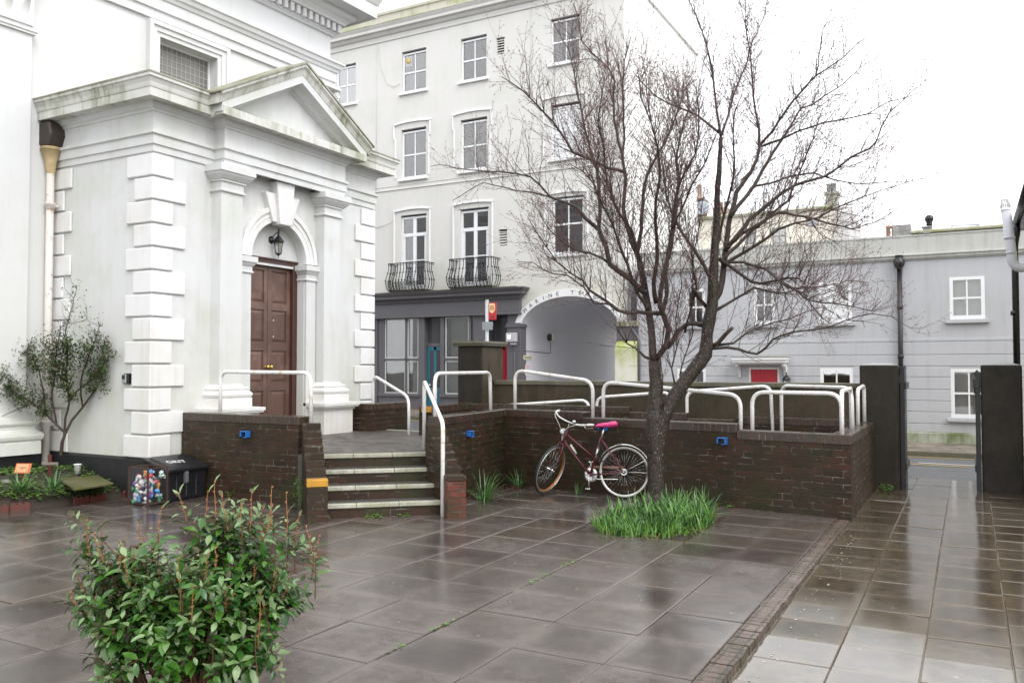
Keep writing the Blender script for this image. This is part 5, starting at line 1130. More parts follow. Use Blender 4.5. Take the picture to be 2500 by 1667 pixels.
limbs=[ # (px,py,radius px) traced stems, depth offset at the tip, twig density
 ('trunk',[(1603,1262,30),(1603,1235,24),(1602,1180,21),(1600,1110,21),(1597,1050,22),(1599,985,17),(1601,930,15),(1597,880,14)],0,0,0),
 ('trunk',[(1600,1150,17),(1605,1085,18),(1620,1020,18),(1648,965,17),(1692,905,17),(1722,865,17),(1726,818,14),(1731,783,16),(1739,745,14),(1741,695,13),(1743,646,11),(1746,590,9.5),(1750,520,7.5),(1752,450,6.5),(1757,390,5.5),(1760,336,5)],0,-.25,.35),
 ('b',[(1597,885,13),(1590,800,12),(1584,760,12),(1576,716,12),(1569,674,11),(1560,630,9),(1545,597,8),(1531,555,7),(1522,513,6.5),(1525,470,6),(1528,435,6),(1521,395,5),(1524,320,3.5),(1521,250,3),(1524,150,2.2),(1540,90,1.6)],0,.5,1),
 ('b',[(1600,880,10),(1626,843,9.5),(1632,805,9),(1622,776,9),(1610,745,8),(1614,700,7),(1628,640,6),(1640,560,5),(1650,480,4.5),(1672,420,3.5),(1698,376,3),(1706,300,2.5),(1700,220,1.6)],0,-.7,1.2),
 ('b',[(1724,797,9),(1700,790,8),(1679,790,8),(1655,808,7.5),(1640,835,8),(1628,850,8)],0,.05,.3),
 ('b',[(1576,716,10),(1538,681,9.5),(1510,662,9),(1489,646,8.5),(1480,604,8),(1462,559,7),(1465,520,6),(1461,450,5.5),(1457,407,5),(1440,365,4),(1425,300,3.4),(1412,240,2.8),(1402,180,2.2),(1388,120,1.6),(1352,60,1.1)],0,.6,1),
 ('b',[(1463,562,7),(1430,534,6.5),(1410,508,5.5),(1384,496,4.5),(1343,481,4),(1318,452,3.2),(1295,432,3),(1260,424,2.6),(1216,419,2.2),(1169,417,1.9),(1121,413,1.5),(1075,402,1.1),(1050,407,.8)],.6,1.0,.55),
 ('b',[(1343,481,3),(1300,470,2.6),(1262,466,2),(1228,457,1.8),(1180,446,1.5),(1140,468,1.2),(1105,490,.8)],.7,1.2,.5),
 ('b',[(1522,420,5.5),(1508,415,5.5),(1485,411,5.5),(1445,391,5),(1398,372,4.4),(1382,344,3.8),(1350,297,3.3),(1311,257,2.8),(1275,221,2.2),(1245,200,1.6),(1224,188,1)],.35,-.3,1.0),
 ('b',[(1521,395,4.5),(1508,340,4),(1499,290,3.6),(1497,240,3.2),(1501,198,2.8),(1485,166,2.6),(1445,130,2.3),(1420,100,2),(1414,60,1.6),(1400,10,1.2)],.45,.9,1),
 ('b',[(1575,700,9),(1562,650,8),(1556,617,7),(1566,560,6.4),(1570,500,6),(1573,455,5.6),(1581,425,5),(1600,387,4.5),(1619,356,4),(1635,324,3.4),(1650,285,3),(1668,225,2.2),(1690,190,1.6)],0,.9,1.2),
 ('b',[(1602,740,8),(1596,690,7),(1604,640,6.5),(1604,593,6),(1600,540,5.4),(1601,494,5),(1612,430,4),(1606,360,3),(1590,300,2.5),(1565,240,2),(1556,170,1.4)],0,-.9,1.3),
 ('b',[(1616,765,8),(1628,720,7),(1622,660,6),(1640,600,6),(1646,554,5.5),(1652,500,5),(1656,450,4),(1650,390,3.4),(1662,330,2.8),(1680,270,2.2),(1676,210,1.5)],0,.4,1.2),
 ('b',[(1616,765,8),(1580,764,7),(1559,762,6.5),(1530,764,6),(1508,757,6),(1480,735,5),(1468,727,4.5),(1440,709,4),(1423,685,3.4),(1395,668,2.8),(1360,640,2.4),(1335,604,2),(1310,568,1.5),(1288,530,1)],0,-.6,.9),
 ('b',[(1490,742,4),(1450,740,3),(1425,700,2.6),(1385,672,2.2),(1348,668,1.8),(1300,640,1.3),(1262,640,.9)],-.3,-1.0,.9),
 ('b',[(1510,660,5),(1470,630,4),(1440,618,3.4),(1405,612,3),(1372,590,2.4),(1340,560,1.8),(1305,500,1.2)],.2,-.5,1),
 ('b',[(1594,878,6),(1575,872,4),(1552,850,3),(1530,838,2.5),(1512,812,1.8),(1500,790,1.2)],0,-.4,.8),
 ('b',[(1756,325,4.5),(1730,304,4),(1705,284,3.6),(1683,273,3.2),(1655,262,2.8),(1632,253,2.4),(1600,235,2),(1570,205,1.6),(1545,175,1)],-.2,.5,.9),
 ('b',[(1760,336,4.5),(1756,308,4),(1750,270,3.8),(1746,237,3.4),(1742,200,3.2),(1739,168,3),(1727,120,2.6),(1715,79,2.3),(1700,40,2),(1683,5,1.5),(1670,-40,1)],-.2,-.5,.8),
 ('b',[(1762,330,4.5),(1770,305,4),(1785,255,3.6),(1798,213,3.2),(1812,180,2.8),(1825,150,2.4),(1838,100,2),(1862,50,1.6),(1878,-20,1.1)],-.2,.8,.9),
 ('b',[(1740,740,12),(1756,715,11),(1766,660,10),(1771,615,9),(1777,566,8.5),(1785,520,8),(1798,470,7.4),(1816,445,6.6),(1834,419,6),(1848,390,5.5),(1854,360,5),(1853,316,4),(1843,265,3.4),(1838,215,3),(1834,165,2.5),(1828,110,2),(1820,60,1.6),(1818,0,1)],0,.4,.9),
 ('b',[(1853,358,4.5),(1868,340,4.2),(1885,322,4),(1920,269,3.6),(1956,225,3.2),(1991,186,2.8),(2020,168,2.2),(2060,140,1.8),(2092,108,1.3),(2120,90,.8)],.2,-.5,.9),
 ('b',[(1991,188,2.4),(1998,160,2),(2004,110,1.7),(2010,70,1.3),(2022,48,.9)],-.3,-.3,1),
 ('b',[(1783,530,7),(1800,505,6.6),(1822,480,6.4),(1842,452,6),(1862,415,5.4),(1885,376,5),(1903,350,4.6),(1918,328,4),(1938,295,3.4),(1954,266,3),(1985,255,2.5),(2015,233,2.2),(2045,215,2),(2074,190,1.7),(2100,165,1.4),(2128,148,1)],0,.9,.9),
 ('b',[(1858,358,4),(1885,348,3.8),(1908,340,3.6),(1950,320,3.2),(1976,312,3),(2010,300,2.6),(2055,293,2.3),(2095,284,2),(2122,277,1.8),(2145,262,1.6),(2169,249,1.3),(2215,238,1.1),(2256,221,.8)],.2,-.9,.8),
 ('b',[(1772,610,8),(1800,575,7),(1830,535,6.6),(1877,498,6),(1910,470,5.4),(1944,451,5),(1980,440,4.4),(2015,431,4),(2045,410,3.6),(2074,387,3.3),(2100,373,3),(2122,364,2.8),(2140,345,2.4),(2152,310,2.1),(2173,273,1.8),(2205,245,1.4),(2230,220,1.2),(2256,202,.9),(2266,150,.6)],0,-.4,.8),
 ('b',[(1760,640,7),(1800,600,6),(1840,560,5.4),(1880,525,4.8),(1925,490,4),(1945,440,3.2),(1960,400,2.8),(1985,340,2.2),(2000,290,1.7),(2010,260,1)],0,.7,1),
 ('b',[(1841,455,4),(1880,448,3.4),(1930,430,3),(1985,422,2.6),(2040,440,2.2),(2100,450,1.8),(2160,445,1.4),(2210,445,1.1),(2280,432,.8),(2340,370,.5)],.2,-.6,.8),
 ('b',[(1775,600,6),(1830,560,5),(1900,520,4.4),(1960,528,3.6),(2020,545,3),(2080,560,2.2),(2130,545,1.6),(2190,510,1)],0,.8,1),
 ('b',[(1765,650,7),(1810,620,5.6),(1860,590,5),(1900,560,4.4),(1940,545,3.6),(2000,530,3),(2060,500,2.4),(2110,480,1.8),(2160,462,1.2),(2230,440,.8)],0,-.8,.9),
 ('b',[(1755,632,7),(1790,655,6),(1809,670,5.4),(1835,688,5),(1857,692,4.6),(1889,686,4),(1925,678,3.4),(1950,680,2.8),(1966,694,2)],0,-.9,.8),
 ('b',[(1760,640,5.5),(1815,640,4.6),(1873,657,4.2),(1905,686,3.6),(1940,705,3.2),(1969,731,2.8),(2000,738,2.4),(2033,740,2.1),(2080,748,1.8),(2128,759,1.3),(2150,735,.9)],0,-1.1,1),
 ('b',[(1870,657,3.4),(1920,700,3),(1960,715,2.6),(1985,750,2.2),(2005,775,1.8),(2030,790,1.2)],-.6,-1.2,.9),
 ('b',[(1740,762,7),(1770,745,5),(1793,731,4.4),(1841,702,4),(1880,712,3.4),(1920,715,3),(1960,700,2.4),(2010,700,2),(2070,685,1.6),(2120,690,1)],0,.6,1),
 ('b',[(1728,850,8),(1745,850,5.5),(1775,848,5),(1803,852,4.6),(1825,860,4.2),(1848,864,4),(1862,855,3.8),(1873,845,3.6),(1886,829,3.4),(1905,820,3.2),(1937,810,3),(1975,806,2.6),(2017,801,2.4),(2065,782,2.1),(2095,772,1.9),(2128,766,1.7),(2176,772,1.4),(2200,788,1.2),(2224,801,1),(2250,802,.8),(2274,788,.6)],0,-.9,.55),
 ('b',[(1728,850,8),(1752,838,7.5),(1772,815,7),(1788,800,6)],0,-.2,.6),
 ('b',[(1752,842,5),(1790,838,4),(1820,815,3.4),(1841,804,3),(1880,790,2.6),(1925,780,2.2),(1970,760,1.6),(2010,745,1)],0,.4,.9),
 ('b',[(1742,700,7),(1720,650,6),(1700,618,6),(1680,590,5.5),(1660,560,5),(1640,520,4),(1625,470,3),(1618,400,2.2)],0,.8,1.1),
 ('b',[(1735,760,6),(1712,735,7),(1698,715,7),(1690,702,5)],0,-.3,.9),
 ('b',[(1745,620,5),(1760,560,4.6),(1775,500,4),(1790,440,3.6),(1793,390,3),(1790,330,2.5),(1795,270,2),(1812,230,1.5)],-.1,-.9,1),
 ('b',[(1672,812,4),(1685,760,3.4),(1700,700,3),(1690,640,2.5),(1700,590,2),(1712,520,1.5),(1722,450,1)],0,-.8,1.2),
 ('b',[(1650,960,4),(1640,900,2.6),(1652,850,2.2),(1650,780,1.9),(1665,700,1.5),(1660,640,1)],0,-.3,1),
 ('b',[(1664,940,4),(1660,915,2.8),(1672,870,2.2),(1690,820,1.8),(1696,760,1.3)],0,.2,1),
 ('b',[(1613,985,2.5),(1618,920,2),(1612,870,1.8),(1620,800,1.6),(1640,740,1.2)],0,-.3,1),
 ('b',[(1560,630,5),(1540,560,4.4),(1500,500,3.8),(1480,430,3.2),(1475,360,2.6),(1460,300,2.2),(1470,230,1.6),(1478,170,1)],0,-1,1.2),
 ('b',[(1585,760,6),(1550,700,5),(1520,620,4),(1500,560,3.4),(1470,500,3),(1450,450,2.4),(1425,420,1.8),(1390,400,1.2)],0,-1.1,1.2),
 ('b',[(1640,560,4),(1665,510,3.4),(1690,450,3),(1720,400,2.6),(1740,350,2),(1765,290,1.4)],-.5,-1.1,1.1),
]
PXM=9.6/FOC
trunkb=MB(); brb=MB(); twb=MB(); bub=MB()
def jitter(P,amp,r):
    o=[P[0]]
    for a,b in zip(P[:-1],P[1:]):
        L=(b-a).length
        if L>.12:
            k=max(1,int(L/.11))
            for i in range(1,k): t=i/k; o.append(a.lerp(b,t)+Vector([r.uniform(-1,1)*amp*min(1,L*3) for _ in range(3)]))
        o.append(b)
    return o
def interp_r(P,Q,rad):
    # radii for the refined polyline by arc length
    def cum(A):
        c=[0]
        for a,b in zip(A[:-1],A[1:]): c.append(c[-1]+(b-a).length)
        return c
    cp,cq=cum(P),cum(Q); tot=cp[-1]; totq=cq[-1]; out=[]
    for s_ in cq:
        t=s_/totq*tot; k=0
        while k<len(P)-2 and cp[k+1]<t: k+=1
        f=(t-cp[k])/max(1e-9,cp[k+1]-cp[k]); out.append(rad[k]+(rad[k+1]-rad[k])*min(1,max(0,f)))
    return out
UP=Vector((0,0,1))
def bud(p,d,s=1):
    r_=.0055*s; q=d.orthogonal().normalized()*r_; w=d.cross(q).normalized()*r_; a=p-d*.003; b=p+d*.016*s; m=p+d*.005*s
    bub.add([a,m+q,m+w,m-q,m-w,b],[(0,1,2),(0,2,3),(0,3,4),(0,4,1),(5,2,1),(5,3,2),(5,4,3),(5,1,4)])
def twig(p,d,L,r0,lvl,rr):
    n=max(3,int(L/.06)); pts=[p]; dd=d.copy(); 
    for i in range(n):
        dd=(dd+Vector([rr.gauss(0,.10) for _ in range(3)])+UP*(.035 if lvl<2 else .02)).normalized(); pts.append(pts[-1]+dd*(L/n))
    (twb if lvl>0 else brb).tube(pts,[max(.0011,r0*(1-.78*i/n)) for i in range(n+1)],3 if lvl>0 else 5,cap=False,smooth=True)
    if rr.random()<.8: bud(pts[-1],dd,1.0)
    for i in range(1,n):
        if lvl>=1 and rr.random()<.45: bud(pts[i]+Vector([rr.uniform(-.006,.006) for _ in range(3)]),(dd+Vector([rr.gauss(0,.7) for _ in range(3)])).normalized(),rr.uniform(.6,1))
    if lvl<3:
        k=0; s=.10 if lvl==0 else .085
        m=int(L/s*.9)
        for j in range(m):
            t=(j+.6+rr.random()*.6)/(m+.8); 
            if t>=1 or rr.random()<.22: continue
            q=pts[min(n,int(t*n))]; a=(pts[min(n,int(t*n)+1)]-pts[max(0,int(t*n)-1)]).normalized()
            perp=a.orthogonal().normalized(); perp=Matrix.Rotation(rr.uniform(0,2*PI),3,a)@perp
            nd=(a*K(R(42))+perp*S(R(48))+UP*.1).normalized(); nl=L*rr.uniform(.22,.5)*(1-.45*t)
            if nl>.035: twig(q,nd,nl,r0*.55,lvl+1,rr)
for nm,pts,o0,o1,dens in limbs:
    n=len(pts); P=[]; rad=[]
    for i,(x,y,r_) in enumerate(pts):
        t=i/(n-1); off=o0+(o1-o0)*t**1.2; d=9.62+off; P.append(at(x,y,d)); rad.append(max(.0016,r_*(1 if nm=='trunk' else .75)*d/FOC))
    Q=jitter(P,.006 if nm=='trunk' else .011,rt); rq=interp_r(P,Q,rad)
    if nm=='trunk': rq=[a*(1+.06*noise.noise(q*9)) for a,q in zip(rq,Q)]
    (trunkb if nm=='trunk' else brb).tube(Q,rq,14 if nm=='trunk' else 7,cap=True)
    if dens>0:
        acc=0
        for i in range(2,len(Q)-1):
            seg=(Q[i]-Q[i-1]).length; acc+=seg*dens*(1 if nm!='trunk' else .4)*(1.35 if rq[i]<.02 else .8)
            while acc>.050:
                acc-=.050*rt.uniform(.7,1.3); a=(Q[i+1]-Q[i-1]).normalized(); perp=Matrix.Rotation(rt.uniform(0,2*PI),3,a)@a.orthogonal().normalized()
                nd=(a*K(R(45))+perp*S(R(45))*1.0+UP*.22).normalized(); fr=i/len(Q)
                L=rt.uniform(.22,.82)*(1.0 if rq[i]>.006 else .6)*(.65+.5*(1-abs(fr-.5)))
                if rt.random()<.30 and .0045<rq[i] and Q[i].z>1.7: nd=(nd*.5+UP*1.0).normalized(); L=rt.uniform(.45,1.0)
                twig(Q[i],nd,L,min(rq[i]*.45,.0044),1 if L<.5 else 0,rt)
obj('trunk',trunkb,M['bark'],tree,recalc=False); obj('branches',brb,M['branch'],tree,recalc=False); setp(obj('twigs',twb,M['twig'],tree,recalc=False),kind=None); obj('buds',bub,M['bud'],tree,recalc=False)
print('tree faces',len(brb.f),len(twb.f),len(bub.f))
mb=MB(); c=Vector((-3.16,9.12,0))   # root flare
for k in range(6):
    q=k*PI/3+.3; mb.tube([c+Vector((K(q)*.06,S(q)*.06,.22)),c+Vector((K(q)*.12,S(q)*.12,.06)),c+Vector((K(q)*.20,S(q)*.20,-.04))],[.05,.05,.03],7)
obj('root_flare',mb,M['bark'],tree)
# ---- leaf helpers
def leafmat(name,top,var,back,rough=.35,attr=False,spec=.5,trans=.0):
    m=Mat(name); g=m.n.new('ShaderNodeNewGeometry'); n=m.n.new('ShaderNodeTexNoise'); n.inputs['Scale'].default_value=9; n.inputs['Detail'].default_value=3; m.l.new(m.map(),n.inputs['Vector'])
    rnd_=g.outputs['Random Per Island']
    c=m.ramp(rnd_,[(0,top),(.45,tuple((a+b)/2 for a,b in zip(top,var))),(1,var)]); c=m.mix(m.ramp(n.outputs['Fac'],[(.35,0.),(.7,.35)]),c,tuple(x*.6 for x in top))
    c=m.mix(g.outputs['Backfacing'],c,back); m.to(c,'Base Color'); m.set(rough=rough,spec=spec)
    if trans: m.b.inputs['Subsurface Weight'].default_value=0; m.b.inputs['Transmission Weight'].default_value=0
    return m.m
def leaf(mb,p,d,up,L,W,fold=.25,droop=.2,wave=.0,rr=random,seg=4):
    d=d.normalized(); side=d.cross(up); side=side.normalized() if side.length>1e-4 else d.orthogonal().normalized(); nn=side.cross(d).normalized()
    prof=[0,.75,1,.72,.06] if seg==4 else [0,1,.05]
    P=[]; n=len(prof)
    for i,wd in enumerate(prof):
        t=i/(n-1); c=p+d*(L*t)-nn*(droop*L*t*t); wv=wave*L*rr.uniform(-1,1)
        a=W*.5*wd
        P+=[c-side*a+nn*(fold*a+wv),c,c+side*a+nn*(fold*a-wv*.7)]
    F=[]
    for i in range(n-1): F+=[(3*i,3*i+1,3*i+4,3*i+3),(3*i+1,3*i+2,3*i+5,3*i+4)]
    mb.add(P,F,True)
def blade(mb,p,az,L,W,lean,curl=1.2,seg=5,twist=0):
    d=Vector((K(az),S(az),0)); side=Vector((-S(az+twist),K(az+twist),0)); P=[]
    th=lean; q=Vector(p)
    for i in range(seg+1):
        t=i/seg; w=W*.5*(1-.85*t**2.2); P+=[q-side*w,q+side*w]
        q=q+(d*S(th)+UP*K(th))*(L/seg); th+=curl*lean/seg+.05
    mb.add(P,[(2*i,2*i+1,2*i+3,2*i+2) for i in range(seg)],True)
# ---- foreground evergreen bush
rb2=random.Random(5)
BB=atz(462,1770,0); bush=thing('evergreen_bush','glossy green evergreen bush with orange-brown shoots in the near foreground','bush',tuple(BB))
RT2=Vector((RTv.x,RTv.y,0)).normalized(); FW2=Vector((FWv.x,FWv.y,0)).normalized()
lob=[(Vector((.12,.0,.58)),(.34,.34,.47)),(Vector((-.27,.02,.56)),(.25,.26,.27)),(Vector((.0,-.05,.30)),(.34,.32,.28)),(Vector((.30,.0,.50)),(.20,.24,.22))]
def loc2w(v): return BB+RT2*v.x+FW2*v.y+UP*v.z
stems=MB(); lv=MB(); ly=MB(); sh_=MB(); bd=MB()
def shoot(p,q,r0,young,rr):
    """a stem from p to q bending upwards, with alternate leaves"""
    mid=(p+q)/2+Vector((rr.uniform(-.03,.03),rr.uniform(-.03,.03),.03)); pts=[]
    for i in range(9): t=i/8; pts.append(p*(1-t)**2+mid*2*t*(1-t)+q*t*t)
    stems.tube(pts,[r0*(1-.7*i/8) for i in range(9)],5,cap=False)
    L=(q-p).length; n=max(4,int(L/.018)); ang=rr.uniform(0,6)
    for i in range(n):
        t=.18+.82*(i+.5)/n; k=min(7,int(t*8)); c=pts[k].lerp(pts[k+1],t*8-k); a=(pts[k+1]-pts[k]).normalized(); ang+=2.4
        perp=Matrix.Rotation(ang,3,a)@a.orthogonal().normalized(); d=(a*.45+perp*1.0+UP*.05).normalized()
        yl=t>.72 and young; Ls=rr.uniform(.042,.084)*(.75 if t>.85 else 1)
        leaf(ly if yl or rr.random()<.06 else lv,c+perp*.006,d,(UP*1.0+a*.4+perp*.1),Ls,Ls*rr.uniform(.42,.56),.34,rr.uniform(-.10,.5),.075,rr)
    return pts
outer=[]
for k in range(150):
    cst,rad=lob[[0,0,2,1,1,2,2,3,0][k%9]]
    th=rb2.uniform(0,2*PI); ph=math.acos(rb2.uniform(-.35,1)); rr_=rb2.uniform(.55,1.12)
    v=Vector((cst.x+rad[0]*S(ph)*K(th)*rr_,cst.y+rad[1]*S(ph)*S(th)*rr_,cst.z+rad[2]*K(ph)*rr_)); v.z=max(.1,v.z)
    if v.z>.72 and -.16<v.x<-.03: continue
    q=loc2w(v); base=loc2w(Vector((v.x*.30+rb2.uniform(-.08,.08),v.y*.30,rb2.uniform(.02,.36)*(v.z/.9))))
    m=base.lerp(q,.5)+UP*.05
    stems.tube([base,base.lerp(m,.5)-UP*.01,m],[.008,.0065,.005],6,cap=False)
    pts=shoot(m,q,.0045,True,rb2); outer.append((q,(pts[-1]-pts[-3]).normalized(),v))
    for j in range(4):
        s=pts[rb2.randint(0,6)]; dd=((q-m).normalized()+Vector([rb2.gauss(0,.55) for _ in range(3)])+UP*.25).normalized(); shoot(s,s+dd*rb2.uniform(.10,.22),.003,rb2.random()<.5,rb2)
def orange(p,d,L,rr):
    pts=[p]; 
    for i in range(5): d=(d+UP*.12+Vector([rr.gauss(0,.07) for _ in range(3)])).normalized(); pts.append(pts[-1]+d*L/5)
    sh_.tube(pts,[.0030,.0028,.0026,.0023,.0020,.0016],5,cap=False)
    for i in range(1,6):
        for sg in (1,-1):
            a=(pts[i]-pts[i-1]).normalized(); pp=Matrix.Rotation(i*2.4+sg,3,a)@a.orthogonal().normalized(); dr=(a*.9+pp*.7).normalized()
            bd.tube([pts[i],pts[i]+dr*.006,pts[i]+dr*.014],[.0014,.0030,.0005],5)
            if i>1 and rr.random()<.20: leaf(ly,pts[i]+dr*.006,(dr+UP*.1),UP,rr.uniform(.03,.055),rr.uniform(.014,.024),.35,.1,.04,rr)
for (q,d,v) in outer:
    if v.z>.5 or rb2.random()<.3:
        if rb2.random()<.6: orange(q,(d+UP*.8).normalized(),rb2.uniform(.05,.15),rb2)
for (px,py,L) in ((500,1225,.2),(560,1235,.2),(610,1225,.17),(660,1215,.2),(300,1330,.14),(250,1300,.15),(480,1300,.2),(760,1300,.12),(525,1205,.24),(455,1215,.13),(385,1260,.16),(700,1230,.22),(720,1275,.14),(770,1330,.16),(215,1290,.15),(350,1330,.14),(590,1260,.16),(640,1300,.14),(440,1400,.24),(520,1460,.22),(630,1480,.24)):
    p=at(px,py+L*FOC/3.9*.8,3.85 if py<1380 else 3.62); orange(p,UP+RT2*rb2.uniform(-.15,.15),L,rb2); shoot(p-UP*.12,p+UP*L*.45,.0035,True,rb2)
for (px,py) in ((740,1328),(700,1370),(690,1610),(700,1660),(190,1385),(180,1330),(170,1262),(250,1500),(240,1560)):
    q=at(px,py,3.8); shoot(loc2w(Vector((.0,0,.5))).lerp(q,.62),q,.0035,True,rb2)
obj('stems',stems,barkmat('bush_stem_bark',(.09,.045,.025),(.16,.08,.045),(.10,.09,.05)),bush,recalc=False)
leafA=leafmat('glossy_evergreen_leaf',(.012,.060,.010),(.065,.165,.020),(.18,.22,.12),.27,spec=.4); leafB=leafmat('pale_young_leaf',(.10,.19,.06),(.19,.27,.12),(.34,.30,.20),.35)
obj('leaves',lv,leafA,bush,recalc=False); obj('young_leaves',ly,leafB,bush,recalc=False)
obj('orange_shoots',sh_,plain('orange_scaly_shoot',(.24,.10,.040),.6,var=.3,scale=30),bush,recalc=False); obj('leaf_buds',bd,plain('orange_bud',(.33,.15,.055),.6,var=.3,scale=30),bush,recalc=False)
sk=thing('brown_stake','short dark brown stake standing inside the left half of the bush','stake',tuple(atz(330,1775,0)))
p=at(328,1330,4.05); mb=MB(); mb.box(p.x-.02,p.x+.02,p.y-.012,p.y+.012,0,p.z); obj('stake',mb,plain('wet_brown_wood',(.07,.03,.02),.6,var=.4,scale=14),sk,bevel=.004)
print('bush faces',len(lv.f)+len(ly.f))
# ---- daffodil leaves round the tree
rg=random.Random(3); gA=MB(); gB=MB()
for i in range(2600):
    x=rg.uniform(-3.66,-2.34); y=rg.uniform(7.80,9.75)
    if math.hypot(x+3.16,y-9.12)<.16: continue
    edge=y<8.05; az=rg.uniform(0,2*PI); 
    den=noise.noise(Vector((x*2.2,y*2.2,1)))
    if den<-.28 or ((x+2.98)/.55)**2+((y-8.68)/.84)**2>1+.35*den: continue
    h=rg.uniform(.17,.36)*(1+.5*den)*(.62 if edge else 1)*(1.15 if x>-2.95 else .9)
    blade(gA if rg.random()<.75 else gB,(x,y,-.02),az,h,rg.uniform(.009,.018),rg.uniform(.05,.6),1.9,7,rg.uniform(-.5,.5))
for i in range(1500):
    x=rg.uniform(-3.62,-2.40); y=rg.uniform(7.80,8.35) if rg.random()<.7 else rg.uniform(7.8,9.5)
    if ((x+2.98)/.62)**2+((y-8.68)/.90)**2>1: continue
    blade(gB,(x,y,-.01),rg.uniform(0,2*PI),rg.uniform(.07,.17),rg.uniform(.005,.009),rg.uniform(.2,.8),1.2,4)
gC=MB()
for i in range(150):
    a=rg.uniform(0,6.28); r_=rg.uniform(.6,1.02); x=-2.98+.60*r_*K(a); y=8.68+.88*r_*S(a); blade(gC,(x,y,.0),a+rg.uniform(-.8,.8),rg.uniform(.10,.30),rg.uniform(.006,.012),rg.uniform(.7,1.5),.8,5)
grA=leafmat('daffodil_leaf',(.035,.095,.022),(.080,.165,.045),(.06,.15,.035),.35); grB=leafmat('fresh_grass_leaf',(.075,.19,.015),(.15,.30,.03),(.10,.24,.03),.4)
tag(obj('withered_leaves',gC,leafmat('withered_leaf',(.16,.13,.04),(.30,.25,.09),(.2,.16,.06),.5),None,recalc=False),'withered yellow leaves flopped round the edge of the tree bed','leaves',kind='stuff')
for n_,m_,g_ in (('daffodil_leaves',grA,gA),('short_grass',grB,gB)):
    o=obj(n_,g_,m_,None,recalc=False); tag(o,'clump of long green daffodil leaves round the tree trunk' if g_ is gA else 'short bright grass at the front of the tree bed','plant' if g_ is gA else 'grass',kind='stuff')
mb=MB(); mb.add([(-3.62,7.84,-.02),(-2.39,7.84,-.02),(-2.39,9.78,-.02),(-3.62,9.78,-.02),(-3.0,8.8,.05)],[(0,1,4),(1,2,4),(2,3,4),(3,0,4)]); struct('tree_bed_soil',mb,M['soil'])
# ---- strap-leaf tufts and small weeds
TG='leafy tufts at the foot of the walls'
def tuft(lab,p,n,h,sp,mat,w=.011,lean=.6,name='leaf_tuft'):
    mb=MB()
    for i in range(n):
        a=rg.uniform(0,2*PI); r_=sp*rg.random()**.6; blade(mb,(p[0]+r_*K(a),p[1]+r_*S(a),p[2]-.01),a+rg.uniform(-.6,.6),h*rg.uniform(.6,1.1),w*rg.uniform(.7,1.2),rg.uniform(.1,lean),1.5,6)
    o=obj(name,mb,mat,None,recalc=False); b=Vector(p); o.data.transform(Matrix.Translation(-b)); o.location=b; return tag(o,lab,'plant',TG)
tuft('spiky green daffodil tuft between the step cheek and the corner',atz(1180,1222),55,.42,.10,grA,.013,.9)
tuft('thinner green tuft in the inner corner of the brick wall',atz(1265,1190),26,.36,.07,grA,.011,.6)
tuft('tiny green tuft below the bicycle pedal',atz(1412,1206),14,.20,.05,grA,.008,.7)
tuft('strappy green clump under the orange plaque',atz(52,1196,.2),60,.34,.09,grA,.014,.9)
tuft('strappy green clump beside the wooden cross',atz(130,1190,.22),48,.28,.08,grA,.013,.9)
def weed(lab,p,n,h,sp,mat,ls=.02,name='weed'):
    mb=MB(); p=Vector(p)
    for i in range(n):
        a=rg.uniform(0,2*PI); r_=sp*rg.random()**.7; z=h*rg.random()*(1-r_/sp*.4); c=p+Vector((r_*K(a),r_*S(a),z)); L=ls*rg.uniform(.6,1.3)
        leaf(mb,c,Vector((K(a),S(a),rg.uniform(-.2,.5))),UP+Vector((rg.gauss(0,.3),rg.gauss(0,.3),0)),L,L*.8,.15,.2,.03,rg,2)
    for i in range(max(3,n//12)): a=rg.uniform(0,6.28); mb.tube([p,p+Vector((K(a)*sp*.4,S(a)*sp*.4,h*.5)),p+Vector((K(a)*sp*.7,S(a)*sp*.7,h*.85))],.0018,3,cap=False)
    o=obj(name,mb,mat,None,recalc=False); o.data.transform(Matrix.Translation(-p)); o.location=p; return tag(o,lab,'weed','small weeds in the paving cracks')
wm=leafmat('weed_leaf',(.07,.16,.015),(.13,.26,.03),(.10,.20,.03),.5)
for (px,py,n,h,sp,ls,lab) in ((905,1262,30,.05,.07,.025,'leafy weed at the foot of the steps, left of three'),(925,1262,36,.06,.07,.026,'leafy weed at the foot of the steps, middle of three'),(987,1260,30,.05,.07,.025,'leafy weed at the foot of the steps, right of three'),(735,1240,220,.42,.10,.028,'ragged climbing weed on the side wall next to the step pier'),(572,1215,70,.16,.08,.03,'bushy weed at the side wall behind the foreground bush'),(1795,1238,26,.05,.10,.03,'low weed at the ramp wall foot right of the daffodil leaves'),(1861,1243,24,.05,.09,.03,'low weed at the ramp wall foot nearer the corner'),(2160,1198,60,.12,.10,.03,'weedy growth at the foot of the left gatepost'),(797,1270,14,.06,.03,.02,'sprig at the bottom left corner of the steps'),(1052,1126,18,.06,.05,.022,'sprig growing from the top tread by the handrail'),(1058,1203,16,.06,.04,.02,'sprig growing on the second tread by the cheek wall')):
    z=0 if py>1150 and (px,py)!=(1058,1203) else (.46 if py<1150 else .15)
    weed(lab,atz(px,py,z),n,h,sp,wm,ls)
mb=MB()
for i in range(420):
    t=rg.random(); y=3.5+4.4*t; 
    if noise.noise(Vector((y*2.1,3,0)))<.12: continue
    leaf(mb,Vector((-2.99+rg.gauss(0,.012),y,.0)),Vector((rg.gauss(0,1),rg.gauss(0,1),.4)),UP,.022,.017,.1,.1,.02,rg,2)
tag(obj('joint_moss',mb,wm,None,recalc=False),'bright moss and seedlings along the widest paving joint','moss',kind='stuff')
mb=MB()
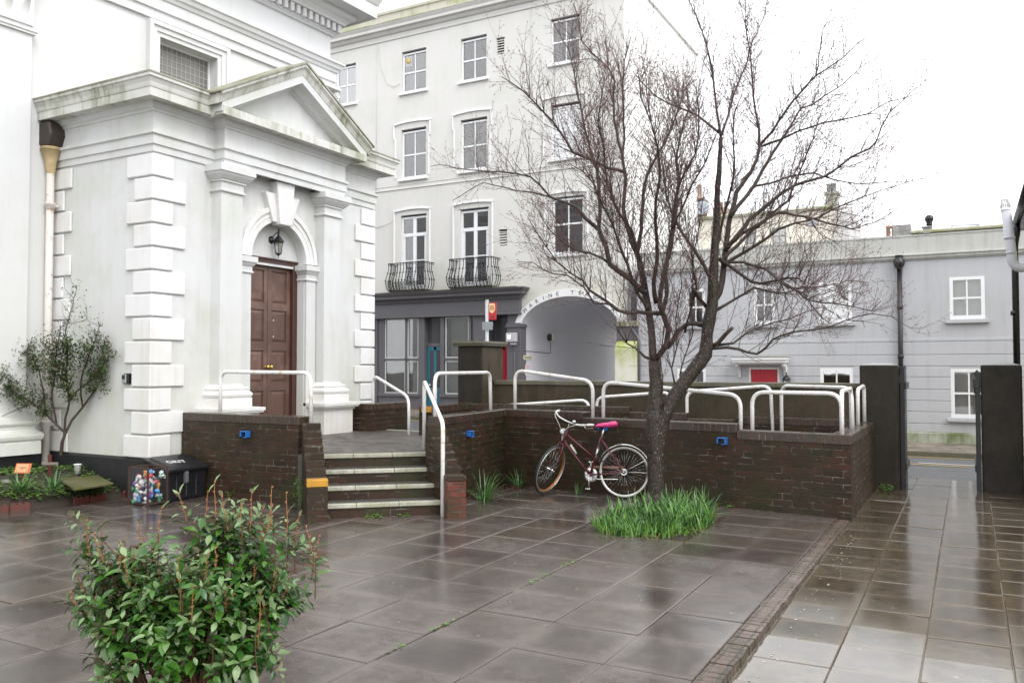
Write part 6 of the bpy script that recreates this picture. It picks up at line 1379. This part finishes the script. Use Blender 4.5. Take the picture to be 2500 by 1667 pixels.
for i in range(260):
    g_=rg.random(); c=atz(1165,1215) if g_<.4 else atz(1250,1192) if g_<.85 else atz(585,1222)
    leaf(mb,c+Vector((rg.gauss(0,.16),rg.gauss(0,.07),.008+rg.random()*.02)),Vector((rg.gauss(0,1),rg.gauss(0,1),rg.uniform(-.1,.3))),UP,.045,.03,.4,.3,.08,rg,2)
tag(obj('leaf_litter',mb,leafmat('dead_leaf',(.05,.022,.014),(.11,.05,.03),(.08,.04,.025),.5),None,recalc=False),'dead brown leaves gathered along the wall foot','leaves',kind='stuff')
# ================================================================ GARDEN BED
def bz(x,y): return .04+.26*min(1,max(0,(-9.60-x)/.9))+.02*noise.noise(Vector((x*3,y*3,0)))
mb=MB(); n=16; m_=28; V=[];
for i in range(n+1):
    for j in range(m_+1):
        y=1.0+6.3*j/m_; xr=-9.62 if y>6.5 else -9.62-(6.5-y)*.30; x=xr+(-11.6-xr)*i/n if y>0 else 0; V.append((x,y,bz(x,y) if i>0 else -.02))
mb.add(V,[(i*(m_+1)+j,(i+1)*(m_+1)+j,(i+1)*(m_+1)+j+1,i*(m_+1)+j+1) for i in range(n) for j in range(m_)],True); struct('garden_soil',mb,M['soil'],recalc=False)
def edge_x(y): return -9.60 if y>6.5 else -9.60-(6.5-y)*.30
mb=MB()
for i in range(13000):
    y=rg.uniform(3.8,7.15); x=edge_x(y)-.05-rg.random()**1.0*1.75
    if x<-11.2: continue
    d=noise.noise(Vector((x*1.7,y*1.7,4)))
    if d<-.42: continue
    if -10.55<x<-10.0 and 6.35<y<6.95 and rg.random()<.9: continue
    z=bz(x,y)+rg.random()*(.05+.06*max(0,d)); a=rg.uniform(0,6.28); L=rg.uniform(.022,.045)
    leaf(mb,Vector((x,y,z)),Vector((K(a),S(a),rg.uniform(-.1,.4))),UP+Vector((rg.gauss(0,.25),rg.gauss(0,.25),0)),L,L*.85,.1,.15,.03,rg,2)
tag(obj('ground_cover',mb,leafmat('ground_cover_leaf',(.055,.14,.016),(.17,.29,.055),(.10,.19,.03),.45),None,recalc=False),'low leafy ground cover filling the garden bed','ground cover',kind='stuff')
EG='scalloped red clay edging tiles'
redclay=plain('wet_red_clay',(.095,.024,.017),.4,var=.5,scale=9,bump=.3)
y=7.25; k=0
while y>3.6:
    x=edge_x(y); t=Vector((0 if y>6.5 else .30,1,0)).normalized(); nrm=Vector((t.y,-t.x,0)); c=Vector((x,y,0)); tilt=rg.uniform(-.06,.06); ht=rg.uniform(.055,.085)
    if k not in (1,4,5,8):
        mb=MB(); prof=[(-.105,-.05)]+[(-.105+.21*i/12,ht-.028+.030*abs(S(i/12*3*PI))) for i in range(13)]+[(.105,-.05)]
        P=[];
        for o in (0,-.022):
            for (u,z) in prof: q=c+t*u+nrm*(o+tilt*z); P.append((q.x,q.y,z+tilt*u))
        n=len(prof); mb.add(P,[tuple(range(n)),tuple(range(2*n-1,n-1,-1))]+[(i,(i+1)%n,n+(i+1)%n,n+i) for i in range(n)])
        o=obj('edging_tile',mb,redclay,None,bevel=.003); o.data.transform(Matrix.Translation(-c)); o.location=c
        tag(o,'scalloped red clay tile in the row edging the garden bed','edging tile',EG)
    y-=.225*t.y; k+=1
def bp(px,py,z=.15): return atz(px,py,z)
# mossy stone
q=[bp(142,1166,.235),bp(237,1157,.235),bp(277,1178,.235),bp(180,1193,.235)]; mb=MB(); mb.add([tuple(v) for v in q]+[(v.x,v.y,v.z-.03) for v in q],[(0,1,2,3),(7,6,5,4),(0,4,5,1),(1,5,6,2),(2,6,7,3),(3,7,4,0)])
o=obj('mossy_slab',mb,stucco('mossy_stone',(.12,.105,.05),(.055,.065,.012),1.,.3,rough=.5),None,bevel=.008); tag(o,'flat mossy stone slab lying in the garden bed','stone slab')
q=bp(6,1182,.22); mb=MB(); mb.lathe([(0,-.04),(.11,-.03),(.14,.01),(.11,.045),(.05,.06),(0,.06)],q,9,Matrix.Diagonal((1.1,.7,1))); o=obj('grey_stone',mb,M['capstone'],None,bevel=.01); tag(o,'pale grey stone at the left edge of the bed','stone')
pq=thing('memorial_plaque','small orange plaque on a brown stake in the garden bed','plaque',tuple(bp(55,1182,.21)))
b=bp(55,1182,.21); top_=at(55,1142,(b-Vector((0,0,EYE))).dot(FWv)); zt=top_.z; F=Frame(b.x,b.y,25)
mb=MB(); mb.box(-.018,.018,-.012,.012,b.z-.1,zt-.04,F); obj('stake',mb,plain('wet_red_wood',(.10,.022,.014),.5,var=.3,scale=12),pq)
mb=MB(); mb.add([F(-.10,.03,zt-.065),F(.10,.03,zt-.065),F(.10,-.02,zt+.055),F(-.10,-.02,zt+.055),F(-.10,.018,zt-.07),F(.10,.018,zt-.07),F(.10,-.032,zt+.05),F(-.10,-.032,zt+.05)],[(0,1,2,3),(4,5,6,7),(0,1,5,4),(1,2,6,5),(2,3,7,6),(3,0,4,7)]); obj('frame',mb,plain('orange_plastic',(.55,.13,.05),.45,var=.1),pq,bevel=.004)
mb=MB(); mb.add([F(-.08,.030,zt-.050),F(.08,.030,zt-.050),F(.08,-.012,zt+.045),F(-.08,-.012,zt+.045)],[(0,1,2,3)]); obj('card',mb,plain('peach_card',(.62,.30,.15),.6,var=.05),pq)
Mx=Matrix.Translation(F(0,.0125,zt-.002))@Matrix.Rotation(R(25),4,'Z')@Matrix.Rotation(R(90-24),4,'X'); text('in memory\nof',.022,None,0,M['ink'],pq,M4=Mx,ext=.001)
cr=thing('wooden_cross','dark red wooden memorial cross in the garden bed','cross',tuple(bp(121,1165,.25)))
b=bp(121,1165,.25); dd=(b-Vector((0,0,EYE))).dot(FWv); zt=at(121,1110,dd).z; F=Frame(b.x,b.y,20)
mb=MB(); mb.box(-.022,.022,-.012,.012,b.z-.05,zt,F); obj('upright',mb,plain('dark_red_wood',(.09,.02,.015),.5,var=.3,scale=12),cr,bevel=.003)
mb=MB(); mb.box(-.11,.11,-.016,.014,zt-.13,zt-.095,F); obj('crossbar',mb,plain('grey_wood',(.20,.17,.15),.6,var=.3,scale=12),cr,bevel=.003)
b=bp(189,1158,.245); mb=MB(); mb.lathe([(.0,.012),(.036,.012),(.046,.13),(.050,.132),(.050,.138),(.044,.136),(.034,.02),(0,.02)],b,20); o=obj('white_cup',mb,M['white'],None); tag(o,'white plastic cup standing on a dark base in the garden bed','cup')
mb=MB(); mb.box(b.x-.05,b.x+.07,b.y-.05,b.y+.03,b.z-.04,b.z+.012); o=obj('cup_base',mb,M['gateblack'],None,bevel=.01); tag(o,'small black block under the white cup','block')
# ---- shrub by the downpipe
rs=random.Random(21); SD=11.15
shb=thing('garden_shrub','open twiggy shrub with tiny dark green leaves beside the cream downpipe','shrub',tuple(at(149,1108,SD)))
sb=MB(); sl=MB(); sr=MB()
def sp_(x,y,o=0): return at(x*1.063,y*1.063,SD+o)
arms=[[(140,1045,7),(143,1015,6),(150,995,5),(130,975,4.5),(105,950,4),(75,925,3),(40,905,2),(5,880,1)],[(150,995,5),(165,965,4.5),(190,935,4),(215,900,3),(235,870,2),(262,868,1)],[(148,1000,5),(150,960,4),(160,920,3.5),(150,870,3),(155,810,2.5),(150,760,2),(160,720,1.3),(176,665,.8)],[(105,950,3.5),(100,900,3),(90,850,2.4),(60,810,1.6),(45,800,1)],[(190,935,3.5),(185,880,3),(200,830,2.4),(215,790,1.8),(228,750,1.2),(200,735,.8)],[(130,975,3.5),(120,920,3),(125,860,2.6),(130,800,2),(140,750,1.4)],[(160,920,3),(200,880,2.6),(240,850,1.8),(280,810,1)],[(75,925,2.6),(40,940,1.8),(5,955,1)]]
for ai,a in enumerate(arms):
    P=[];Rr=[]
    for i,(x,y,r_) in enumerate(a): P.append(sp_(x,y,[-.1,.15,0,.2,-.2,-.3,.1,-.2][ai]*i/len(a)-.0)); Rr.append(.72*r_*SD/FOC)
    Q=jitter(P,.015,rs); rq=interp_r(P,Q,Rr); sb.tube(Q,rq,6,cap=False)
    for i in range(4,len(Q)):
        for j in range(4):
            a_=(Q[i]-Q[i-1]).normalized(); pe=Matrix.Rotation(rs.uniform(0,6.28),3,a_)@a_.orthogonal().normalized(); d=(a_*.6+pe+UP*.25).normalized(); L=rs.uniform(.10,.34); q=Q[i]; n=6
            if q.y+d.y*L>7.12: d.y=-abs(d.y)*.5
            for s in range(n):
                nq=q+d*L/n; 
                if nq.y>7.15: nq.y=7.15
                sb.tube([q,nq],[.0028*(1-s/n*.6)]*2,3,cap=False); q=nq; d=(d+Vector([rs.gauss(0,.2) for _ in range(3)])).normalized()
                z_rel=q.z; dens=17 if 1.0<q.z<2.0 else (5 if q.z>.88 else 0)
                if q.z>2.12: dens=1
                for k in range(dens):
                    if rs.random()<.75: 
                        ld_=Vector([rs.gauss(0,1) for _ in range(3)])+UP*.3; lp=q+Vector([rs.gauss(0,.035) for _ in range(3)])
                        if lp.y<7.17: leaf(sr if rs.random()<.07 else sl,lp,ld_,UP,rs.uniform(.026,.044),rs.uniform(.016,.026),.2,.1,.02,rs,2)
obj('stems',sb,M['branch'],shb,recalc=False); obj('leaves',sl,leafmat('small_dark_leaf',(.030,.065,.016),(.085,.135,.030),(.06,.09,.03),.4),shb,recalc=False); obj('red_leaves',sr,leafmat('small_red_leaf',(.16,.035,.02),(.22,.09,.03),(.15,.05,.03),.45),shb,recalc=False)
print('shrub',len(sl.f))
# ================================================================ BICYCLE
bk=thing('bicycle','dark red step-through bicycle with pink saddle cover leaning by the brick wall','bicycle',(-3.86,10.0,0))
M['frame']=plain('maroon_enamel',(.10,.018,.028),.25,var=.2,scale=9); M['chrome']=plain('dull_chrome',(.62,.62,.60),.22,metal=.9,var=.15); M['tyre']=plain('black_tyre',(.015,.015,.016),.6); M['cream_tyre']=plain('cream_tyre_wall',(.42,.39,.34),.6,var=.1); M['grip']=plain('white_grip',(.70,.68,.62),.4); M['orange_rim']=plain('rusty_steel_rim',(.35,.14,.04),.4,metal=.3,var=.4,scale=15)
hd=math.atan2(-.20,-.98); BM=Matrix.Translation((-3.86,10.03,0))@Matrix.Rotation(hd,4,'Z')@Matrix.Rotation(R(5),4,'X')
# steering: rotate about the head axis
ax0=Vector((.80,0,.72)); axd=Vector((-.35,0,.937)).normalized()
ST=Matrix.Translation(ax0)@Matrix.Rotation(R(74),4,axd)@Matrix.Translation(-ax0)
def b_(pts,st=False):
    MM=BM@ST if st else BM; return [MM@Vector(p) for p in pts]
def bt(mb,pts,r,n=8,st=False,fil=0): mb.tube(b_(bend(pts,fil) if fil else pts,st),r,n)
def circ(c,r,a0,a1,n): return [(c[0]+r*K(a0+(a1-a0)*i/n),c[1],c[2]+r*S(a0+(a1-a0)*i/n)) for i in range(n+1)]
mb=MB()
bt(mb,[(.44,0,.28),(.30,0,.77)],.0145); bt(mb,[(.775,0,.80),(.345,0,.47)],.013); bt(mb,[(.805,0,.72),(.45,0,.29)],.015)
bt(mb,[(.75,0,.855),(.815,0,.68)],.019,10)
for s in (-1,1):
    bt(mb,[(.42,s*.035,.285),(.02,s*.065,.335)],.0095); bt(mb,[(.305,s*.02,.755),(.015,s*.065,.345)],.0075)
mb.lathe([(.021,-.035),(.021,.035)],BM@Vector((.44,0,.28)),14,(BM.to_3x3()@Matrix.Rotation(R(90),3,'X')))
obj('frame',mb,M['frame'],bk)
mb=MB(); bt(mb,[(.70,.014,.66),(.62,.014,.545)],.0155,8); obj('frame_decal',mb,plain('worn_cream_decal',(.5,.46,.42),.4,var=.4,scale=40),bk)
def wheel(c,st,nm,tm,rm,side=None):
    w=MB(); P=circ(c,.318,0,2*PI,40)[:-1]; MM=BM@ST if st else BM
    # tyre torus
    def torus(mb,Rr,rr,cy=0,n=44,m=9):
        V=[];F=[]
        for i in range(n):
            a=2*PI*i/n
            for j in range(m): b=2*PI*j/m; V.append(MM@Vector((c[0]+(Rr+rr*K(b))*K(a),c[1]+cy+rr*S(b),c[2]+(Rr+rr*K(b))*S(a))))
        for i in range(n):
            for j in range(m): F.append((i*m+j,((i+1)%n)*m+j,((i+1)%n)*m+(j+1)%m,i*m+(j+1)%m))
        mb.add(V,F,True)
    torus(w,.314,.018); W=obj(nm,w,tm,bk)
    r_=MB(); 
    V=[];F=[];n=44;prof=[(.305,-.016),(.288,-.014),(.282,0),(.288,.014),(.305,.016)]
    for i in range(n):
        a=2*PI*i/n
        for (q,y) in prof: V.append(MM@Vector((c[0]+q*K(a),c[1]+y,c[2]+q*S(a))))
    m=len(prof)
    for i in range(n):
        for j in range(m-1): F.append((i*m+j,((i+1)%n)*m+j,((i+1)%n)*m+j+1,i*m+j+1))
    r_.add(V,F,True); obj('rim',r_,rm,W)
    if side:
        s_=MB(); 
        for cy in (.0125,-.0125): torus(s_,.306,.011,cy,44,6)
        obj('tyre_wall',s_,side,W)
    sp=MB()
    for k in range(36):
        a=2*PI*k/36; hb=a+(.5 if k%4<2 else -.5); y=.03 if k%2 else -.03
        bt(sp,[(c[0]+.022*K(hb),c[1]+y,c[2]+.022*S(hb)),(c[0]+.285*K(a),c[1],c[2]+.285*S(a))],.0011,3,st)
    obj('spokes',sp,M['chrome'],W)
    h=MB(); RM=(MM.to_3x3()@Matrix.Rotation(R(90),3,'X')); h.lathe([(.006,-.07),(.006,-.045),(.026,-.038),(.026,-.034),(.014,-.03),(.014,.03),(.026,.034),(.026,.038),(.006,.045),(.006,.07)],MM@Vector(c),14,RM)
    if not st: h.lathe([(.042,-.030),(.046,-.02),(.046,.03),(.035,.046),(.012,.05)],MM@Vector(c),18,RM)
    obj('hub',h,M['chrome'],W); return W
RC=(0,0,.335); FC=(.985,0,.345)
wheel(RC,False,'rear_wheel',M['tyre'],M['chrome'],M['cream_tyre']); wheel(FC,True,'front_wheel',M['tyre'],M['orange_rim'],M['chrome'])
def guard(c,r,a0,a1,st,wd=.026):
    mb=MB(); n=26; V=[]; MM=BM@ST if st else BM
    for i in range(n+1):
        a=a0+(a1-a0)*i/n
        for (q,y) in ((r-.012,-wd),(r+.001,-wd*.6),(r+.004,0),(r+.001,wd*.6),(r-.012,wd)): V.append(MM@Vector((c[0]+q*K(a),y,c[2]+q*S(a))))
    mb.add(V,[(i*5+j,(i+1)*5+j,(i+1)*5+j+1,i*5+j+1) for i in range(n) for j in range(4)],True); return mb
obj('rear_mudguard',guard(RC,.352,R(-5),R(192),False) if False else guard(RC,.352,R(20),R(188),False),M['chrome'],bk,recalc=False)
mb=MB(); 
for a in (R(150),R(180)): 
    for y in (-.026,.026): bt(mb,[(0,y*2.2,.335),(.345*K(a),y,.335+.345*S(a))],.0025,5)
obj('mudguard_stays',mb,M['chrome'],bk)
mb=MB(); c=BM@Vector((-.352,0,.36)); mb.lathe([(.022,0),(.022,.02),(.014,.03),(0,.032)],c,14,BM.to_3x3()@Matrix.Rotation(R(-90),3,'Y')); obj('rear_reflector',mb,plain('red_reflector',(.6,.03,.02),.2),bk)
mb=MB()
for s in (-1,1): bt(mb,[(.825,s*.035,.665),(.86,s*.045,.60),(.93,s*.047,.44),(.985,s*.05,.345)],[.011,.010,.008,.007],8,True)
bt(mb,[(.825,-.045,.67),(.825,.045,.67)],.011,8,True); obj('fork',mb,M['frame'],bk)
hb_=MB(); bt(hb_,[(.75,0,.855),(.722,0,.93),(.745,0,.955)],.011,8,True,.02)
bar=[(.60,.27,.985),(.70,.25,1.0),(.775,.16,.985),(.75,.0,.955),(.775,-.16,.985),(.70,-.25,1.0),(.60,-.27,.985)]
bt(hb_,bar,.0105,8,True,.07); HB=obj('handlebar',hb_,M['chrome'],bk)
for s in (-1,1):
    g_=MB(); bt(g_,[(.70,s*.25,1.0),(.685,s*.253,.999),(.60,s*.27,.985),(.575,s*.275,.981)],[.014,.017,.017,.013],10,True); obj('grip',g_,M['grip'],HB)
    g_=MB(); bt(g_,[(.735,s*.235,.985),(.72,s*.25,.955),(.66,s*.265,.945),(.59,s*.285,.945)],[.008,.006,.005,.006],6,True); obj('brake_lever',g_,M['chrome'],HB)
    g_=MB(); bt(g_,[(.74,s*.23,.985),(.84,s*.16,1.0),(.87,s*.05,.92),(.83,s*.01,.80),(.83,0,.70)],.0028,5,True,.05); obj('brake_cable',g_,M['grip'],HB)
g_=MB(); g_.lathe([(.0,-.012),(.026,-.010),(.026,.004),(.018,.016),(0,.02)],(BM@ST)@Vector((.765,.09,1.0)),14); obj('bell',g_,M['chrome'],HB)
mb=MB(); RM=((BM@ST).to_3x3()@Matrix.Rotation(R(90),3,'Y')); c=(BM@ST)@Vector((.84,0,.855)); mb.lathe([(.0,-.05),(.018,-.045),(.034,-.01),(.040,.02),(.040,.028)],c,16,RM); bt(mb,[(.77,0,.86),(.83,0,.85)],.006,5,True); HL=obj('headlight',mb,M['chrome'],bk)
mb=MB(); mb.lathe([(.036,.026),(.02,.034),(0,.036)],c,16,RM); obj('lens',mb,plain('lens_glass',(.75,.76,.78),.1,var=.05),HL)
mb=MB(); bt(mb,[(.30,0,.75),(.262,0,.885)],.0125,8); obj('seat_post',mb,M['chrome'],bk)
# saddle with a pink cover
mb=MB(); V=[];sec=[(.115,.020,.905,.010),(.09,.028,.92,.02),(.03,.036,.925,.028),(-.04,.062,.93,.036),(-.10,.088,.94,.042),(-.14,.084,.945,.04),(-.165,.045,.94,.025)]
m=12
for (x,w_2,z,hh) in sec:
    for j in range(m):
        a=2*PI*j/m; V.append(BM@Vector((.26+x,w_2*K(a)*(1+.06*S(5*a+x*40)),z+hh*(S(a)*(.75 if S(a)>0 else 1.1))-.01*abs(K(a)))))
F=[(i*m+j,(i+1)*m+j,(i+1)*m+(j+1)%m,i*m+(j+1)%m) for i in range(len(sec)-1) for j in range(m)]+[tuple(range(m)),tuple(range((len(sec)-1)*m,len(sec)*m))]
mb.add(V,F,True); pk=Mat('wet_pink_cover'); pk.set(rough=.3); pk.to(pk.mix(pk.noise(16,4),(.62,.02,.17),(.80,.08,.30)),'Base Color'); pk.bump(pk.noise(26,4),.8,.02); obj('saddle',mb,pk.m,bk)
# drive side
mb=MB(); RM=(BM.to_3x3()@Matrix.Rotation(R(90),3,'X')); c=BM@Vector((.44,-.055,.28)); mb.lathe([(.062,-.003),(.088,-.003),(.090,0),(.088,.003),(.062,.003),(.062,-.003)],c,32,RM)
for k in range(5): a=2*PI*k/5; bt(mb,[(.44,-.055,.28),(.44+.075*K(a),-.055,.28+.075*S(a))],.006,5)
obj('chainring',mb,M['chrome'],bk)
mb=MB(); bt(mb,[(.44,-.055,.37),(.0,-.055,.375)],.004,4); bt(mb,[(.44,-.055,.19),(.0,-.055,.295)],.004,4); obj('chain',mb,M['rust'],bk)
mb=MB(); 
P=[(.50,.365),(.46,.395),(.02,.405),(.02,.375),(.46,.36)]; V=[BM@Vector((x,y,z)) for y in (-.068,-.062) for x,z in P]; n=5; mb.add(V,[tuple(range(n)),tuple(range(2*n-1,n-1,-1))]+[(i,(i+1)%n,n+(i+1)%n,n+i) for i in range(n)]); obj('chain_guard',mb,plain('tan_chain_guard',(.25,.12,.09),.4),bk)
for s,a in ((1,R(-92)),(-1,R(88))):
    y=s*.075; e_=(.44+.165*K(a),y,.28+.165*S(a)); mb=MB(); bt(mb,[(.44,s*.05,.28),(.44,y,.28),e_],[.010,.010,.007],8); C_=obj('crank',mb,M['chrome'],bk)
    mb=MB(); 
    for dx in (-.022,.022): bt(mb,[(e_[0]+dx,y+s*.015,e_[2]),(e_[0]+dx,y+s*.09,e_[2])],.009,6)
    bt(mb,[(e_[0],y,e_[2]),(e_[0],y+s*.095,e_[2])],.006,6); bt(mb,[(e_[0]-.03,y+s*.09,e_[2]),(e_[0]+.03,y+s*.09,e_[2])],.005,5); obj('pedal',mb,M['chrome'],C_)
mb=MB(); bt(mb,[(.38,.05,.26),(.34,.07,.235),(.06,.10,.245)],.0065,6,False,.02); obj('kickstand',mb,M['chrome'],bk)
mb=MB(); bt(mb,[(.365,.03,.50),(.33,.03,.62)],.017,10); obj('pump_bracket',mb,M['chrome'],bk)
mb=MB(); pts=[(.33,.02,.70),(.30,.06,.62),(.35,.07,.52),(.27,.05,.46),(.17,.02,.43),(.20,-.03,.50),(.30,-.04,.60),(.33,-.02,.70)]; bt(mb,pts,.009,7,False,.06); mb.box(0,0,0,0,0,0) if False else None; obj('cable_lock',mb,M['tyre'],bk)
# ================================================================ GRIT BIN AND CAN CAGE
gb=thing('grit_bin','black plastic grit bin with sloping lid marked GRIT in white','grit bin',(-8.85,7.35,0))
bx0,bx1,by0,by1=-9.08,-8.64,7.05,7.66
pb=plain('scuffed_black_plastic',(.012,.012,.014),.32,var=.5,scale=5)
mb=MB(); t=.03; V=[(bx0+t,by0+t,0),(bx1-t,by0+t,0),(bx1-t,by1-t,0),(bx0+t,by1-t,0),(bx0,by0,.50),(bx1,by0,.38),(bx1,by1,.38),(bx0,by1,.50)]
mb.add(V,[(0,3,2,1),(0,1,5,4),(1,2,6,5),(2,3,7,6),(3,0,4,7),(4,5,6,7)]); obj('body',mb,pb,gb,bevel=.02,seg=2)
mb=MB()
for y in (7.2,7.35,7.5): mb.box(bx1-.04,bx1-.005,y-.02,y+.02,.04,.34)
obj('ribs',mb,pb,gb,bevel=.008)
def lidz(x): return .53+(x-bx0)*(-.115/.44)
mb=MB(); V=[]
for dz in (-.045,0):
    V+=[(bx0-.02,by0-.025,lidz(bx0)+dz),(bx1+.035,by0-.025,lidz(bx1)+dz-.01),(bx1+.035,by1+.01,lidz(bx1)+dz-.01),(bx0-.02,by1+.01,lidz(bx0)+dz)]
mb.add(V,[(0,3,2,1),(4,5,6,7),(0,1,5,4),(1,2,6,5),(2,3,7,6),(3,0,4,7)]); L=obj('lid',mb,pb,gb,bevel=.014,seg=2)
mb=MB(); V=[]
for dz,i_ in ((-.002,.05),(.014,.07)): V+=[(bx0+i_,by0+i_-.02,lidz(bx0+i_)+dz),(bx1-i_+.03,by0+i_-.02,lidz(bx1-i_+.03)+dz),(bx1-i_+.03,by1-i_,lidz(bx1-i_+.03)+dz),(bx0+i_,by1-i_,lidz(bx0+i_)+dz)]
mb.add(V,[(4,5,6,7),(0,1,5,4),(1,2,6,5),(2,3,7,6),(3,0,4,7)]); obj('raised_panel',mb,pb,L,bevel=.006)
sl_=math.atan2(.115,.44); Mx=Matrix.Translation((-8.79,7.29,lidz(-8.79)+.018))@Matrix.Rotation(sl_,4,'Y')@Matrix.Rotation(R(82),4,'Z'); text('GRIT',.125,None,0,M['white'],L,M4=Mx,ext=.001)
mb=MB(); mb.box(bx1-.005,bx1+.045,7.28,7.33,.22,.36); obj('hasp',mb,M['shop'],gb,bevel=.006)
cg=thing('wire_cage','rusty wire mesh cage packed with crushed cans beside the grit bin','cage',(-8.78,6.88,0))
cx0,cx1,cy0,cy1,cz=-8.95,-8.61,6.74,7.01,.46
mb=MB()
for x in (cx0,cx1):
    for y in (cy0,cy1): mb.box(x-.009,x+.009,y-.009,y+.009,0,cz)
for z in (.03,cz-.01):
    for x in (cx0,cx1): mb.box(x-.006,x+.006,cy0,cy1,z-.008,z+.008)
    for y in (cy0,cy1): mb.box(cx0,cx1,y-.006,y+.006,z-.008,z+.008)
obj('frame',mb,plain('dark_rusty_frame',(.055,.028,.02),.6,var=.4,scale=14),cg)
mb=MB(); 
def mesh_panel(o,u,L_,H_):
    s=.036; k=-H_
    while k<L_:
        for sg in (0,1):
            a=max(0,k); b=min(L_,k+H_)
            if b-a>.005:
                za,zb_=(a-k,b-k) if sg==0 else (H_-(a-k),H_-(b-k)); mb.tube([o+u*a+UP*za,o+u*b+UP*zb_],.0011,3,cap=False)
        k+=s
mesh_panel(Vector((cx0,cy0,.03)),Vector((1,0,0)),cx1-cx0,cz-.04); mesh_panel(Vector((cx1,cy0,.03)),Vector((0,1,0)),cy1-cy0,cz-.04); mesh_panel(Vector((cx0,cy0,.03)),Vector((0,1,0)),cy1-cy0,cz-.04)
obj('wire_mesh',mb,M['shop'],cg)
rc_=random.Random(9); cols=[('white',(.72,.72,.74)),('silver',(.45,.46,.48)),('purple',(.22,.07,.35)),('blue',(.05,.25,.55)),('red',(.5,.04,.04)),('amber',(.50,.25,.08)),('green',(.05,.22,.10)),('white',(.72,.72,.74)),('silver',(.45,.46,.48)),('dark grey',(.08,.08,.09))]
cm={n:plain(n.replace(' ','_')+'_can',c,.3,var=.35,scale=30) for n,c in cols}
for i in range(64):
    nme,cc=cols[rc_.randint(0,9)]; p=Vector((rc_.uniform(cx0+.04,cx1-.04),rc_.uniform(cy0+.04,cy1-.04),.05+.33*(i/64)+rc_.uniform(-.02,.02)))
    if rc_.random()<.6:
        if rc_.random()<.5: p.x=cx1-.035
        else: p.y=cy0+.035
    Mx=Matrix.Rotation(rc_.uniform(0,PI),3,Vector((rc_.gauss(0,1),rc_.gauss(0,1),rc_.gauss(0,1))).normalized()); mb=MB(); h=rc_.uniform(.025,.05); q=1+.0
    mb.lathe([(0,-h),(.024,-h),(.031,-h+.006),(.026*rc_.uniform(.7,1.1),-h*.3),(.032*rc_.uniform(.7,1),h*.3),(.031,h-.006),(.024,h),(0,h)],(0,0,0),9,Mx@Matrix.Diagonal((1,rc_.uniform(.5,.9),1)))
    o=obj('crushed_can',mb,cm[nme],None); o.location=p; tag(o,'crushed '+nme+' can packed inside the wire cage','can','crushed cans in the wire cage')
# small bits of litter and petals on the paving
mb=MB()
for i in range(70):
    y=rc_.uniform(4.5,9.6); x=-1.08+abs(rc_.gauss(0,.07)); leaf(mb,Vector((x,y,pz(x,y)+.004)),Vector((rc_.gauss(0,1),rc_.gauss(0,1),.05)),UP,rc_.uniform(.006,.022),rc_.uniform(.005,.014),.1,.1,.05,rc_,2)
tag(obj('pale_petals',mb,plain('pale_petal',(.50,.48,.38),.6,var=.3,scale=30),None,recalc=False),'scatter of pale petals and grit along the foot of the kerb','litter',kind='stuff')
